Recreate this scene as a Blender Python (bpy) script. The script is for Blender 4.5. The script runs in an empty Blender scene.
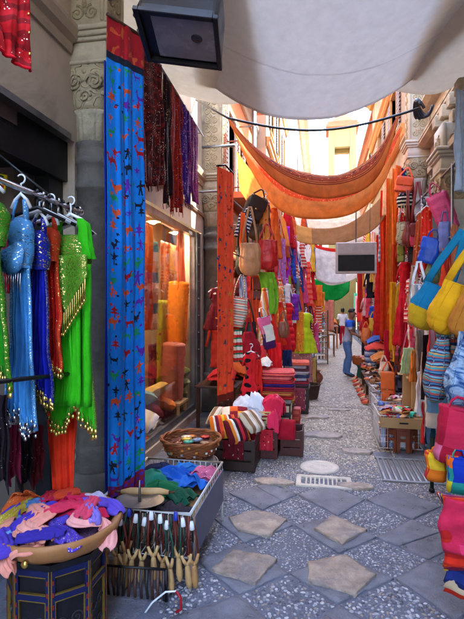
import bpy, math, random
import numpy as np
from mathutils import Vector, Matrix, noise as mnoise
from mathutils.geometry import tessellate_polygon
PI=math.pi
rnd=random.Random(7)
SC=bpy.context.scene
COL=SC.collection
# ---------------------------------------------------------------- camera model
H=1.75; F=480.; YAW=math.atan(88/480.); PIT=math.atan(4.5/480.)
cam=bpy.data.cameras.new('camera'); camo=bpy.data.objects.new('camera',cam); COL.objects.link(camo)
camo.location=(0,0,H); camo.rotation_euler=(PI/2-PIT,0,YAW)
cam.sensor_fit='VERTICAL'; cam.sensor_height=36; cam.lens=36*F/619.
cam.clip_start=.05; cam.clip_end=400; SC.camera=camo
def at(px,py,X=None,Y=None,Z=None):
    """world point seen at a pixel of the photograph, at a known plane of the alley"""
    x=(px-232)/F; z=-(py-309.5)/F
    y2=math.cos(PIT)+z*math.sin(PIT); z2=z*math.cos(PIT)-math.sin(PIT)
    dx=x*math.cos(YAW)-y2*math.sin(YAW); dy=x*math.sin(YAW)+y2*math.cos(YAW)
    t= X/dx if X is not None else Y/dy if Y is not None else (Z-H)/z2
    return Vector((dx*t,dy*t,H+z2*t))
# ---------------------------------------------------------------- tagging
def tag(o,label=None,cat=None,group=None,kind=None):
    if label: o['label']=label
    if cat: o['category']=cat
    if group: o['group']=group
    if kind: o['kind']=kind
    return o
def thing(name,label,cat,loc=(0,0,0),rz=0,group=None,rx=0,ry=0):
    o=bpy.data.objects.new(name,None); COL.objects.link(o); o.empty_display_size=.05
    o.location=loc; o.rotation_euler=(rx,ry,rz); return tag(o,label,cat,group)
def children(o): return [c for c in bpy.data.objects if c.parent==o]
def copy_tree(o,parent=None):
    c=o.copy(); COL.objects.link(c); c.parent=parent
    for ch in children(o): copy_tree(ch,c)
    return c
# ---------------------------------------------------------------- mesh builder
class MB:
    def __init__(s): s.v=[]; s.f=[]; s.uv=[]; s.mi=[]; s.m=0
    def add(s,vs,fs,uv=None):
        b=len(s.v); s.v+= [tuple(p) for p in vs]; s.uv+= (list(uv) if uv else [(p[0]+p[1]*.7,p[2]+p[1]*.3) for p in vs])
        s.f+=[tuple(b+i for i in f) for f in fs]; s.mi+=[s.m]*len(fs); return s
    def box(s,c,d,rz=0,rx=0,bev=0):
        x,y,z=[k/2 for k in d]; R=Matrix.Rotation(rz,3,'Z')@Matrix.Rotation(rx,3,'X'); c=Vector(c)
        if bev<=0:
            vs=[Vector((a*x,b*y,e*z)) for e in(-1,1) for b in(-1,1) for a in(-1,1)]
            fs=[(0,2,3,1),(4,5,7,6),(0,1,5,4),(2,6,7,3),(0,4,6,2),(1,3,7,5)]
        else:
            vs=[];fs=[]
            q=bev
            for e,zz in((-1,-z),(1,z)): pass
            rings=[(-z,x-q,y-q),(-z+q,x,y),(z-q,x,y),(z,x-q,y-q)]
            for zz,a,b in rings:
                i=q*.6
                vs+=[Vector(p) for p in[(-a+i,-b,zz),(a-i,-b,zz),(a,-b+i,zz),(a,b-i,zz),(a-i,b,zz),(-a+i,b,zz),(-a,b-i,zz),(-a,-b+i,zz)]]
            for k in range(3):
                for j in range(8): fs.append((k*8+j,k*8+(j+1)%8,(k+1)*8+(j+1)%8,(k+1)*8+j))
            fs.append(tuple(range(7,-1,-1))); fs.append(tuple(24+j for j in range(8)))
        return s.add([R@p+c for p in vs],fs,[(p.x+p.y,p.z+p.y*.5) for p in vs])
    def tube(s,pts,r,n=8,closed=False,flat=1,fx=1):
        pts=[Vector(p) for p in pts]; L=len(pts); vs=[];fs=[];uv=[]; d=0
        rr=r if isinstance(r,(list,tuple)) else [r]*L
        up=Vector((0,0,1)); prev=None
        for i,p in enumerate(pts):
            a=pts[(i-1)%L] if closed or i>0 else p; b=pts[(i+1)%L] if closed or i<L-1 else p
            t=(b-a); t=t.normalized() if t.length>1e-9 else Vector((0,0,1))
            if prev is None:
                x=t.cross(up); x=x.normalized() if x.length>1e-3 else Vector((1,0,0))
            else: x=(prev-t*prev.dot(t)); x=x.normalized() if x.length>1e-6 else Vector((1,0,0))
            prev=x; y=t.cross(x)
            if i>0: d+=(p-pts[i-1]).length
            for k in range(n):
                q=2*PI*k/n; vs.append(p+(x*math.cos(q)*fx+y*math.sin(q)*flat)*rr[i]); uv.append((k/n*.1,d))
        for i in range(L if closed else L-1):
            for k in range(n):
                j=(i+1)%L; fs.append((i*n+k,i*n+(k+1)%n,j*n+(k+1)%n,j*n+k))
        if not closed: fs.append(tuple(range(n-1,-1,-1))); fs.append(tuple((L-1)*n+k for k in range(n)))
        return s.add(vs,fs,uv)
    def grid(s,fn,nu,nv,uvfn=None,mfn=None,wrap=False):
        vs=[];uv=[]
        for j in range(nv+1):
            for i in range(nu+1):
                u=i/nu;v=j/nv; vs.append(fn(u,v)); uv.append(uvfn(u,v) if uvfn else (u,v))
        fs=[];m0=s.m;ms=[]
        for j in range(nv):
            for i in range(nu):
                a=j*(nu+1)+i; fs.append((a,a+1,a+nu+2,a+nu+1))
                if mfn: ms.append(mfn((i+.5)/nu,(j+.5)/nv))
        s.add(vs,fs,uv)
        if mfn: s.mi[-len(fs):]=ms
        return s
    def loft(s,rings,n=28,cap=True):
        """rings: (cx,cy,cz,a,b[,power,ripN,ripA,phase,rot])"""
        vs=[];uv=[];d=0;pc=None
        for r in rings:
            cx,cy,cz,a,b=r[:5]; p=r[5] if len(r)>5 else 2; rn=r[6] if len(r)>6 else 0; ra=r[7] if len(r)>7 else 0; ph=r[8] if len(r)>8 else 0; rot=r[9] if len(r)>9 else 0
            c=Vector((cx,cy,cz)); d+= (c-pc).length if pc else 0; pc=c
            for k in range(n):
                q=2*PI*k/n; co,si=math.cos(q),math.sin(q)
                ex=abs(co)**(2/p)*(1 if co>=0 else -1); ey=abs(si)**(2/p)*(1 if si>=0 else -1)
                w=1+ra*math.sin(rn*q+ph)+ra*.5*math.sin(rn*1.7*q+ph*2.3) if ra else 1
                x=ex*a*w; y=ey*b*w
                if rot: x,y=x*math.cos(rot)-y*math.sin(rot),x*math.sin(rot)+y*math.cos(rot)
                vs.append((cx+x,cy+y,cz)); uv.append(((k if k<=n/2 else n-k)/n*2*2*a,d))
        fs=[]; L=len(rings)
        for i in range(L-1):
            for k in range(n): fs.append((i*n+k,i*n+(k+1)%n,(i+1)*n+(k+1)%n,(i+1)*n+k))
        if cap: fs.append(tuple(range(n-1,-1,-1))); fs.append(tuple((L-1)*n+k for k in range(n)))
        return s.add(vs,fs,uv)
    def softloft(s,rings,n=40,cap=False,per=.02,amp=.006,fr=(22,5),seed=0):
        R=[]
        L=max(len(r) for r in rings); d=[2,0,0,0,0]
        rings=[tuple(r)+tuple(d[len(r)-5:L-5]) for r in rings]
        for a,b in zip(rings[:-1],rings[1:]):
            k=max(1,int(abs(b[2]-a[2])/per))
            for j in range(k):
                t=j/k; t2=t*t*(3-2*t); R.append(tuple(x+(y-x)*(t2 if i in(3,4) else t) for i,(x,y) in enumerate(zip(a,b))))
        R.append(rings[-1]); s0=len(s.v); s.loft(R,n,cap)
        for i in range(s0,len(s.v)):
            x,y,z=s.v[i]; l=math.hypot(x,y)+1e-6; k=amp*(mnoise.noise(Vector((x*fr[0],y*fr[0],z*fr[1]+seed)))*1.6+mnoise.noise(Vector((x*fr[0]*.5+z*9,y*9,z*fr[1]*3+seed)))*1.1)
            s.v[i]=(x+x/l*k,y+y/l*k,z)
        return s
    def lathe(s,prof,c=(0,0,0),n=24,sx=1,sy=1,rz=0,cap=False):
        return s.loft([(c[0],c[1],c[2]+z,max(r,1e-4)*sx,max(r,1e-4)*sy,2,0,0,0,rz) for r,z in prof],n,cap)
    def ball(s,c,r,n=8,m=6,sc=(1,1,1)):
        return s.loft([(c[0],c[1],c[2]-r*sc[2]*math.cos(PI*j/m),max(1e-4,r*sc[0]*math.sin(PI*j/m)),max(1e-4,r*sc[1]*math.sin(PI*j/m))) for j in range(m+1)],n,False)
    def prism(s,poly,z0,z1,bev=0):
        n=len(poly); vs=[(x,y,z0) for x,y in poly]+[(x,y,z1-bev) for x,y in poly]
        fs=[tuple(range(n-1,-1,-1))]+[(i,(i+1)%n,n+(i+1)%n,n+i) for i in range(n)]
        if bev:
            cx=sum(p[0] for p in poly)/n; cy=sum(p[1] for p in poly)/n
            vs+=[(x+(cx-x)*min(.5,bev*1.6/max(.01,math.hypot(cx-x,cy-y))),y+(cy-y)*min(.5,bev*1.6/max(.01,math.hypot(cx-x,cy-y))),z1) for x,y in poly]
            fs+=[(n+i,n+(i+1)%n,2*n+(i+1)%n,2*n+i) for i in range(n)]; fs.append(tuple(range(2*n,3*n)))
        else: fs.append(tuple(range(n,2*n)))
        return s.add(vs,fs,[(v[0],v[1]) for v in vs])
    def xf(s,M,start=0):
        s.v[start:]=[tuple(M@Vector(p)) for p in s.v[start:]]; return s
    def rough(s,amp,sc,seed=0,start=0):
        for i in range(start,len(s.v)):
            p=Vector(s.v[i]); s.v[i]=tuple(p+mnoise.noise_vector(p*sc+Vector((seed*7.3,seed*3.1,seed)))*amp)
        return s
    def build(s,name,mats,parent=None,smooth=True,solid=0,loc=None,rz=0):
        me=bpy.data.meshes.new(name); me.from_pydata(s.v,[],s.f)
        if not isinstance(mats,(list,tuple)): mats=[mats]
        for m in mats: me.materials.append(m)
        me.polygons.foreach_set('material_index',s.mi)
        ul=me.uv_layers.new(name='uv'); li=np.zeros(len(me.loops),dtype=np.int32); me.loops.foreach_get('vertex_index',li)
        ul.data.foreach_set('uv',np.array(s.uv,dtype=np.float32)[li].ravel())
        me.polygons.foreach_set('use_smooth',[smooth]*len(me.polygons)); me.update()
        o=bpy.data.objects.new(name,me); COL.objects.link(o)
        if parent: o.parent=parent
        if loc is not None: o.location=loc
        if rz: o.rotation_euler[2]=rz
        if solid:
            md=o.modifiers.new('thick','SOLIDIFY'); md.thickness=solid; md.offset=0
        return o
def mesh_thing(mb,name,label,cat,mats,loc=(0,0,0),rz=0,group=None,**k):
    o=mb.build(name,mats,None,loc=loc,rz=rz,**k); return tag(o,label,cat,group)
def struct(mb,name,mats,smooth=False,**k):
    return tag(mb.build(name,mats,None,smooth=smooth,**k),kind='structure')
# ---------------------------------------------------------------- materials
def lin(c): return c/12.92 if c<=.04045 else ((c+.055)/1.055)**2.4
def C(h,k=1.):
    if not isinstance(h,str): return tuple(h)+((1,) if len(h)==3 else ())
    return tuple(lin(int(h[i:i+2],16)/255)*k for i in(0,2,4))+(1,)
def N(nt,t,props=None,**inp):
    n=nt.nodes.new(t)
    for k,v in (props or {}).items(): setattr(n,k,v)
    for k,v in inp.items():
        key=k.replace('_',' ')
        s=n.inputs[int(k[1:])] if k[0]=='i' and k[1:].isdigit() else n.inputs[key]
        if hasattr(v,'is_linked') or isinstance(v,bpy.types.NodeSocket): nt.links.new(v,s)
        else: s.default_value=v
    return n
def M_(nt,op,a,b=0.,c=None):
    n=N(nt,'ShaderNodeMath',{'operation':op},i0=a,i1=b)
    if c is not None: 
        if isinstance(c,bpy.types.NodeSocket): nt.links.new(c,n.inputs[2])
        else: n.inputs[2].default_value=c
    return n.outputs[0]
def MIX(nt,f,a,b,bt='MIX'):
    n=nt.nodes.new('ShaderNodeMix'); n.data_type='RGBA'; n.blend_type=bt
    for s,v in((n.inputs[0],f),(n.inputs[6],a),(n.inputs[7],b)):
        if isinstance(v,bpy.types.NodeSocket): nt.links.new(v,s)
        else: s.default_value=v
    return n.outputs[2]
def UVS(nt,sx=1,sy=1,coord='UV'):
    t=N(nt,'ShaderNodeTexCoord').outputs[coord]
    m=N(nt,'ShaderNodeMapping',Vector=t); m.inputs['Scale'].default_value=(sx,sy,1 if coord=='UV' else sx); return m.outputs[0]
def RAMP(nt,f,stops,const=True):
    n=nt.nodes.new('ShaderNodeValToRGB'); r=n.color_ramp; r.interpolation='CONSTANT' if const else 'LINEAR'
    while len(r.elements)<len(stops): r.elements.new(.5)
    for e,(p,c) in zip(r.elements,stops): e.position=p; e.color=c
    nt.links.new(f,n.inputs[0]); return n.outputs[0]
def SEP(nt,v): 
    n=N(nt,'ShaderNodeSeparateXYZ',Vector=v); return n.outputs[0],n.outputs[1],n.outputs[2]
def colspec(nt,sp):
    if isinstance(sp,str): return C(sp)
    k=sp[0]
    if isinstance(k,float) or isinstance(k,int): return C(sp)
    if k=='stripes':      # axis 0/1, period m, colours, wobble
        _,ax,per,cols=sp[:4]; wob=sp[4] if len(sp)>4 else 0
        x=SEP(nt,UVS(nt))[ax]
        if wob:
            nz=N(nt,'ShaderNodeTexNoise',Vector=UVS(nt),Scale=12.).outputs[0]; x=M_(nt,'ADD',x,M_(nt,'MULTIPLY',nz,wob))
        f=M_(nt,'FRACT',M_(nt,'DIVIDE',x,per))
        r_=random.Random(len(cols)*13+int(per*1000)); ps=[0]; 
        for _i in cols[1:]: ps.append(ps[-1]+r_.uniform(.5,1.5))
        tot=ps[-1]+1; return RAMP(nt,f,[(p/tot,C(c)) for p,c in zip(ps,cols)])
    if k=='patch':        # cell size, colours
        _,cs,cols=sp[:3]; v=N(nt,'ShaderNodeVectorMath',{'operation':'FLOOR'},i0=UVS(nt,1/cs,1/cs)).outputs[0]
        w=N(nt,'ShaderNodeTexWhiteNoise',{'noise_dimensions':'3D'},Vector=v).outputs[0]
        return RAMP(nt,w,[(i/len(cols),C(c)) for i,c in enumerate(cols)])
    if k=='dots':         # base, dot colour, spacing, radius
        _,b,c,spc,rad=sp[:5]; rn=sp[5] if len(sp)>5 else 0.
        v=N(nt,'ShaderNodeTexVoronoi',Vector=UVS(nt),Scale=1/spc,Randomness=rn).outputs['Distance']
        return MIX(nt,M_(nt,'LESS_THAN',v,rad/spc),colspec(nt,b),colspec(nt,c))
    if k=='print':        # base, list colours, scale, density
        _,b,cols,scl,den=sp[:5]
        vo=N(nt,'ShaderNodeTexVoronoi',Vector=UVS(nt),Scale=scl)
        d=M_(nt,'ADD',vo.outputs['Distance'],M_(nt,'MULTIPLY',N(nt,'ShaderNodeTexNoise',Vector=UVS(nt),Scale=scl*3.).outputs[0],.5))
        w=N(nt,'ShaderNodeTexWhiteNoise',{'noise_dimensions':'3D'},Vector=vo.outputs['Position']).outputs[0]
        return MIX(nt,M_(nt,'LESS_THAN',d,den),colspec(nt,b),RAMP(nt,w,[(i/len(cols),C(c)) for i,c in enumerate(cols)]))
    if k=='paisley':      # base, line colour, scale
        _,b,c,scl=sp[:4]
        w=N(nt,'ShaderNodeTexWave',{'wave_type':'RINGS'},Vector=UVS(nt),Scale=scl,Distortion=14.,Detail=2.,**{'Detail_Scale':1.4}).outputs['Fac']
        return MIX(nt,M_(nt,'GREATER_THAN',w,.62),colspec(nt,b),colspec(nt,c))
    if k=='bands':        # axis, [(pos, spec)...]
        _,ax,lst=sp; x=SEP(nt,UVS(nt))[ax]; c=colspec(nt,lst[0][1])
        for p,s_ in lst[1:]: c=MIX(nt,M_(nt,'GREATER_THAN',x,p),c,colspec(nt,s_))
        return c
    if k=='tie':          # soft clouds of several colours
        _,cols,scl=sp; n=N(nt,'ShaderNodeTexNoise',Vector=UVS(nt),Scale=scl,Detail=3.,Distortion=1.5).outputs[0]
        return RAMP(nt,n,[(.28+.44*i/(len(cols)-1),C(c)) for i,c in enumerate(cols)],False)
    raise ValueError(k)
_mc={}
def fab(sp,rough=.85,tr=0.,seq=0,sheen=.04,weave=1.,bump=.45,gold='f0d890'):
    key=(str(sp),rough,tr,seq,sheen,weave,bump,gold)
    if key in _mc: return _mc[key]
    m=bpy.data.materials.new('fabric'); m.use_nodes=True; nt=m.node_tree; b=nt.nodes['Principled BSDF']
    c=colspec(nt,sp)
    nz=N(nt,'ShaderNodeTexNoise',Vector=UVS(nt),Scale=9.,Detail=6.,Roughness=.65).outputs[0]
    k=RAMP(nt,nz,[(.3,(.72,.72,.72,1)),(.7,(1.15,1.15,1.15,1))],False)
    c=MIX(nt,.8*weave,c,k,'MULTIPLY')
    rs=rough
    if seq:
        vo=N(nt,'ShaderNodeTexVoronoi',Vector=UVS(nt),Scale=150.); w=N(nt,'ShaderNodeTexWhiteNoise',{'noise_dimensions':'3D'},Vector=vo.outputs['Position']).outputs[0]
        cl=N(nt,'ShaderNodeTexNoise',Vector=UVS(nt),Scale=7.,Detail=2.).outputs[0]
        f=M_(nt,'MULTIPLY',M_(nt,'GREATER_THAN',M_(nt,'MULTIPLY',w,M_(nt,'ADD',cl,.5)),1-seq),M_(nt,'LESS_THAN',vo.outputs['Distance'],.42))
        c=MIX(nt,f,c,C(gold)); nt.links.new(f,b.inputs['Metallic'])
        rs=M_(nt,'SUBTRACT',rough,M_(nt,'MULTIPLY',f,rough-.28))
    if isinstance(c,bpy.types.NodeSocket): nt.links.new(c,b.inputs['Base Color'])
    else: b.inputs['Base Color'].default_value=c
    if isinstance(rs,float): b.inputs['Roughness'].default_value=rs
    else: nt.links.new(rs,b.inputs['Roughness'])
    b.inputs['Sheen Weight'].default_value=sheen; b.inputs['Sheen Roughness'].default_value=.5; b.inputs['Specular IOR Level'].default_value=.15
    if bump:
        n2=N(nt,'ShaderNodeTexNoise',Vector=UVS(nt),Scale=14.,Detail=5.).outputs[0]
        wv=N(nt,'ShaderNodeTexNoise',Vector=UVS(nt,1,2.5),Scale=160.).outputs[0]
        bp=N(nt,'ShaderNodeBump',Strength=bump,Distance=.02,Height=M_(nt,'ADD',n2,M_(nt,'MULTIPLY',wv,.12))); nt.links.new(bp.outputs[0],b.inputs['Normal'])
    if tr:
        t=N(nt,'ShaderNodeBsdfTranslucent'); nt.links.new(c,t.inputs[0]) if isinstance(c,bpy.types.NodeSocket) else None
        mx=N(nt,'ShaderNodeMixShader',i0=tr,i1=b.outputs[0],i2=t.outputs[0]); nt.links.new(mx.outputs[0],nt.nodes['Material Output'].inputs[0])
    _mc[key]=m; return m
def solid(kind,col,rough=.6,metal=0.,scale=6.,var=.3,bump=.2,spec=.4,dirt=None,bscale=None,coat=0.):
    key=(kind,str(col),rough,metal,scale,var,bump,str(dirt),bscale)
    if key in _mc: return _mc[key]
    m=bpy.data.materials.new(kind); m.use_nodes=True; nt=m.node_tree; b=nt.nodes['Principled BSDF']
    v=UVS(nt,1,1,'Object')
    n=N(nt,'ShaderNodeTexNoise',Vector=v,Scale=scale,Detail=8.,Roughness=.65).outputs[0]
    a=C(col); lo=tuple(x*(1-var) for x in a[:3])+(1,); hi=tuple(min(1,x*(1+var*.6)) for x in a[:3])+(1,)
    c=RAMP(nt,n,[(.3,lo),(.7,hi)],False)
    if dirt:
        n3=N(nt,'ShaderNodeTexNoise',Vector=v,Scale=scale*.35,Detail=6.,Roughness=.7,Distortion=.6).outputs[0]
        c=MIX(nt,RAMP(nt,n3,[(.5,(0,0,0,1)),(.68,(.75,.75,.75,1))],False),c,C(dirt))
    nt.links.new(c,b.inputs['Base Color'])
    r=RAMP(nt,n,[(.3,(max(0,rough-.12),)*3+(1,)),(.7,(min(1,rough+.1),)*3+(1,))],False); nt.links.new(r,b.inputs['Roughness'])
    b.inputs['Metallic'].default_value=metal; b.inputs['Specular IOR Level'].default_value=spec; b.inputs['Coat Weight'].default_value=coat
    if bump:
        n2=N(nt,'ShaderNodeTexNoise',Vector=v,Scale=bscale or scale*5,Detail=8.,Roughness=.6).outputs[0]
        bp=N(nt,'ShaderNodeBump',Strength=bump,Distance=.02,Height=n2); nt.links.new(bp.outputs[0],b.inputs['Normal'])
    _mc[key]=m; return m
def carved(col):
    key=('carved',col)
    if key in _mc: return _mc[key]
    m=bpy.data.materials.new('carved_stone'); m.use_nodes=True; nt=m.node_tree; b=nt.nodes['Principled BSDF']; v=UVS(nt,1,1,'Object')
    w=N(nt,'ShaderNodeTexWave',{'wave_type':'RINGS'},Vector=v,Scale=3.,Distortion=22.,Detail=1.,**{'Detail_Scale':2.2}).outputs['Fac']
    n=N(nt,'ShaderNodeTexNoise',Vector=v,Scale=9.,Detail=8.,Roughness=.7).outputs[0]
    a=C(col); c=RAMP(nt,n,[(.3,tuple(x*.6 for x in a[:3])+(1,)),(.7,a)],False)
    hh=RAMP(nt,w,[(.3,(0,0,0,1)),(.5,(1,1,1,1))],False)
    nt.links.new(c,b.inputs['Base Color']); b.inputs['Roughness'].default_value=.9
    bp=N(nt,'ShaderNodeBump',Strength=.9,Distance=.03,Height=M_(nt,'ADD',hh,M_(nt,'MULTIPLY',n,.5))); nt.links.new(bp.outputs[0],b.inputs['Normal'])
    _mc[key]=m; return m
def glassmat():
    if 'glass' in _mc: return _mc['glass']
    m=bpy.data.materials.new('window_glass'); m.use_nodes=True; nt=m.node_tree; nt.nodes.remove(nt.nodes['Principled BSDF'])
    t=N(nt,'ShaderNodeBsdfTransparent'); t.inputs[0].default_value=(.97,.98,.97,1); g=N(nt,'ShaderNodeBsdfGlossy'); g.inputs['Roughness'].default_value=.02
    fr=N(nt,'ShaderNodeFresnel',IOR=1.45); mx=N(nt,'ShaderNodeMixShader',i0=M_(nt,'MULTIPLY',fr.outputs[0],.45),i1=t.outputs[0],i2=g.outputs[0])
    nt.links.new(mx.outputs[0],nt.nodes['Material Output'].inputs[0]); _mc['glass']=m; return m
STONE=solid('weathered_stone','b9a98f',.9,scale=5,var=.3,bump=.5,dirt='6b6152')
STONE_D=solid('dark_stone','6d655c',.85,scale=5,var=.35,bump=.5,dirt='3c3833')
STONE_C=carved('b8a684')
PLASTER=solid('beige_plaster','b8a693',.92,scale=2.5,var=.16,bump=.12,dirt='877668',bscale=60)
PLASTER_L=solid('pale_plaster','beb6a8',.92,scale=2.,var=.14,bump=.12,dirt='b3a389',bscale=50)
OCHRE=solid('ochre_plaster','c9702e',.92,scale=2.,var=.2,bump=.12,dirt='b8662c',bscale=50)
CREAM=solid('cream_plaster','a3937c',.92,scale=2.,var=.12,bump=.1,dirt='d9c09a',bscale=50)
TERRA=solid('terracotta_band','a5603f',.9,scale=3.,var=.25,bump=.2)
BLACK=solid('black_paint','17161a',.45,scale=8,var=.4,bump=.05)
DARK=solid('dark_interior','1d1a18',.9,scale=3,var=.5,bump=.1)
STEEL=solid('brushed_steel','9a9a98',.42,1.,scale=4,var=.25,bump=.08,dirt='57524c')
GALV=solid('galvanised_pipe','8d8f90',.5,.8,scale=6,var=.2,bump=.05)
CHROME=solid('chrome_wire','c9c9cc',.28,1.,scale=10,var=.1,bump=0)
WHITEM=solid('white_wire','dcdcda',.45,scale=10,var=.1,bump=.02)
WOODD=solid('dark_wood','4b2c1b',.55,scale=7,var=.4,bump=.15)
WOODR=solid('red_wood','7a3a22',.5,scale=7,var=.4,bump=.15)
WOODP=solid('pale_wood','c9a06a',.55,scale=9,var=.25,bump=.08)
CARD=solid('cardboard','b48f62',.85,scale=6,var=.15,bump=.06)
WICK=solid('wicker','9c5a2e',.65,scale=14,var=.5,bump=.35)
LEATH=solid('tan_leather','b07848',.5,scale=8,var=.2,bump=.12,bscale=90)
GOLD=solid('gold_coin','e3c268',.3,.9,scale=20,var=.3,bump=0)
PLWHITE=solid('white_plastic','e6e8ec',.4,scale=10,var=.06,bump=.02)
def leather(c,r=.45): return solid('leather',c,r,scale=9,var=.22,bump=.18,bscale=70)
def paint(c,r=.5): return solid('painted',c,r,scale=8,var=.2,bump=.06)
# ================================================================ SETTING
XL=-1.9; XR=1.75
# ---- ground
g=MB(); g.grid(lambda u,v:(-40+80*u,-20+110*v,-.03),8,8,uvfn=lambda u,v:(80*u,110*v)); 
struct(g,'ground',solid('mortar_bed','5d5f66',.95,scale=3,var=.25,bump=.4))
g=MB(); g.grid(lambda u,v:(-2.+3.9*u,1+7.5*v,-.011+.003*mnoise.noise(Vector((u*12,v*24,1)))),60,120)
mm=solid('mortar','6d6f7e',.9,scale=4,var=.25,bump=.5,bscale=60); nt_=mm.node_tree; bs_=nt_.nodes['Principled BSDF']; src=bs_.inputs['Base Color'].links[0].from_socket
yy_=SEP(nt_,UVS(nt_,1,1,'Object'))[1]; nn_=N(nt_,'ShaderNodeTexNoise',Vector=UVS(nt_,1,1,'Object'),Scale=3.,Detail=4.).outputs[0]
nt_.links.new(MIX(nt_,RAMP(nt_,M_(nt_,'ADD',M_(nt_,'MULTIPLY',M_(nt_,'SUBTRACT',yy_,4.8),.5),M_(nt_,'MULTIPLY',M_(nt_,'SUBTRACT',nn_,.5),1.2)),[(0,(0,0,0,1)),(.8,(1,1,1,1))],False),src,C('988a7c')),bs_.inputs['Base Color'])  # warmer mortar up the lane, paled to put brighter light into the colour
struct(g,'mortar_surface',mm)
def cobble_mat():
    m=bpy.data.materials.new('far_cobbles'); m.use_nodes=True; nt=m.node_tree; b=nt.nodes['Principled BSDF']
    v=UVS(nt,1,1,'Object'); vo=N(nt,'ShaderNodeTexVoronoi',Vector=v,Scale=26.)
    w=N(nt,'ShaderNodeTexWhiteNoise',{'noise_dimensions':'3D'},Vector=vo.outputs['Position']).outputs[0]
    c=RAMP(nt,w,[(0,C('857868')),(.3,C('a8988a')),(.6,C('c2b4a2')),(.85,C('d8ccbc'))])  # cobble tones raised to carry the brighter light of the far lane
    c=MIX(nt,RAMP(nt,vo.outputs['Distance'],[(.35,(0,0,0,1)),(.6,(1,1,1,1))],False),c,C('75695c'))
    n=N(nt,'ShaderNodeTexNoise',Vector=v,Scale=1.3,Detail=4.).outputs[0]
    c=MIX(nt,RAMP(nt,n,[(.45,(0,0,0,1)),(.6,(.5,.5,.5,1))],False),c,C('a3937c'))
    nt.links.new(c,b.inputs['Base Color']); b.inputs['Roughness'].default_value=.65
    bp=N(nt,'ShaderNodeBump',Strength=.7,Distance=.02,Height=M_(nt,'SUBTRACT',1.,vo.outputs['Distance'])); nt.links.new(bp.outputs[0],b.inputs['Normal'])
    return m
g=MB(); g.grid(lambda u,v:(XL+(XR-XL)*u,8.4+30*v,.0+.012*mnoise.noise(Vector((u*4,v*30,1)))),10,80)
struct(g,'cobbled_lane',cobble_mat())
SLAB_G=solid('grey_flagstone','82838f',.36,scale=7,var=.4,bump=.8,dirt='5f6170',bscale=70)
SLAB_P=solid('pale_rock','ad9a8b',.42,scale=9,var=.5,bump=1.,dirt='74737d',bscale=26)
PEB=[solid('pebble',c,.4,scale=30,var=.2,bump=.05) for c in('aaa9b0','85868f','6c6d7b','94887f','595a64','c6c3c4','c6b8a4','a99b8a','93877a','bda88e','7d7268','dcd0be')]  # last tones warmer stone, also lightened to stand for brighter light farther along
Lx,Ly,D=-.18,4.12,.315
def pebble(mb,x,y,r,rr):
    a=r*rr.uniform(.75,1.15); b=r*rr.uniform(.5,.85); h=r*rr.uniform(.35,.6); th=rr.uniform(0,PI); n=7
    mb.m=rr.choices(range(6),[4,4,4,2,4,2])[0]+(6 if rr.random()<(y-4.3)/1.7 else 0); z=-.014
    mb.loft([(x,y,z,a,b,2,0,0,0,th),(x,y,z+h*.75,a*.86,b*.86,2,0,0,0,th),(x,y,z+h*1.15,a*.45,b*.45,2,0,0,0,th)],n)
slabs=MB(); peb=MB(); rr=random.Random(3)
def inside(poly,x,y):
    c=False;j=len(poly)-1
    for i in range(len(poly)):
        xi,yi=poly[i];xj,yj=poly[j]
        if (yi>y)!=(yj>y) and x<(xj-xi)*(y-yi)/(yj-yi)+xi: c=not c
        j=i
    return c
def corner(i,j): # lattice corner jitter, shared by neighbours
    q=random.Random(i*977+j*131); return (Lx+i*D+q.uniform(-.055,.055),Ly+j*D+q.uniform(-.055,.055))
def slab(mb,poly,mat,rocky,seed,zt=.0):
    """a flagstone: fan of rings from the outline to the centre with chipped edge and uneven top"""
    cx=sum(p[0] for p in poly)/len(poly); cy=sum(p[1] for p in poly)/len(poly)
    pts=[]
    for k in range(len(poly)):
        a=poly[k];b=poly[(k+1)%len(poly)]; n=9
        for t in range(n):
            u=t/n; x=a[0]+(b[0]-a[0])*u; y=a[1]+(b[1]-a[1])*u
            d=mnoise.noise(Vector((x*9,y*9,seed)))*(.012 if rocky else .007)+abs(mnoise.noise(Vector((x*40,y*40,seed))))*.006+.001
            l=math.hypot(x-cx,y-cy); pts.append((x+(cx-x)/l*(d+.004),y+(cy-y)/l*(d+.004)))
    m=len(pts); vs=[];fs=[]
    lev=[(1,-.03),(1,zt-.004),(.988,zt)]+[(s,zt) for s in(.85,.7,.55,.4,.25,.1)]
    for s,z in lev:
        for x,y in pts:
            X=cx+(x-cx)*s;Y=cy+(y-cy)*s
            dz=mnoise.noise(Vector((X*7,Y*7,seed)))*(.014 if rocky else .004)+ (abs(mnoise.noise(Vector((X*18,Y*18,seed))))*.014 if rocky else 0) if z>-.02 else 0
            vs.append((X,Y,z+dz))
    for i in range(len(lev)-1):
        for k in range(m): fs.append((i*m+k,i*m+(k+1)%m,(i+1)*m+(k+1)%m,(i+1)*m+k))
    fs.append(tuple((len(lev)-1)*m+k for k in range(m)))
    mb.m=mat; mb.add(vs,fs,[(v[0],v[1]) for v in vs])
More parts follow.
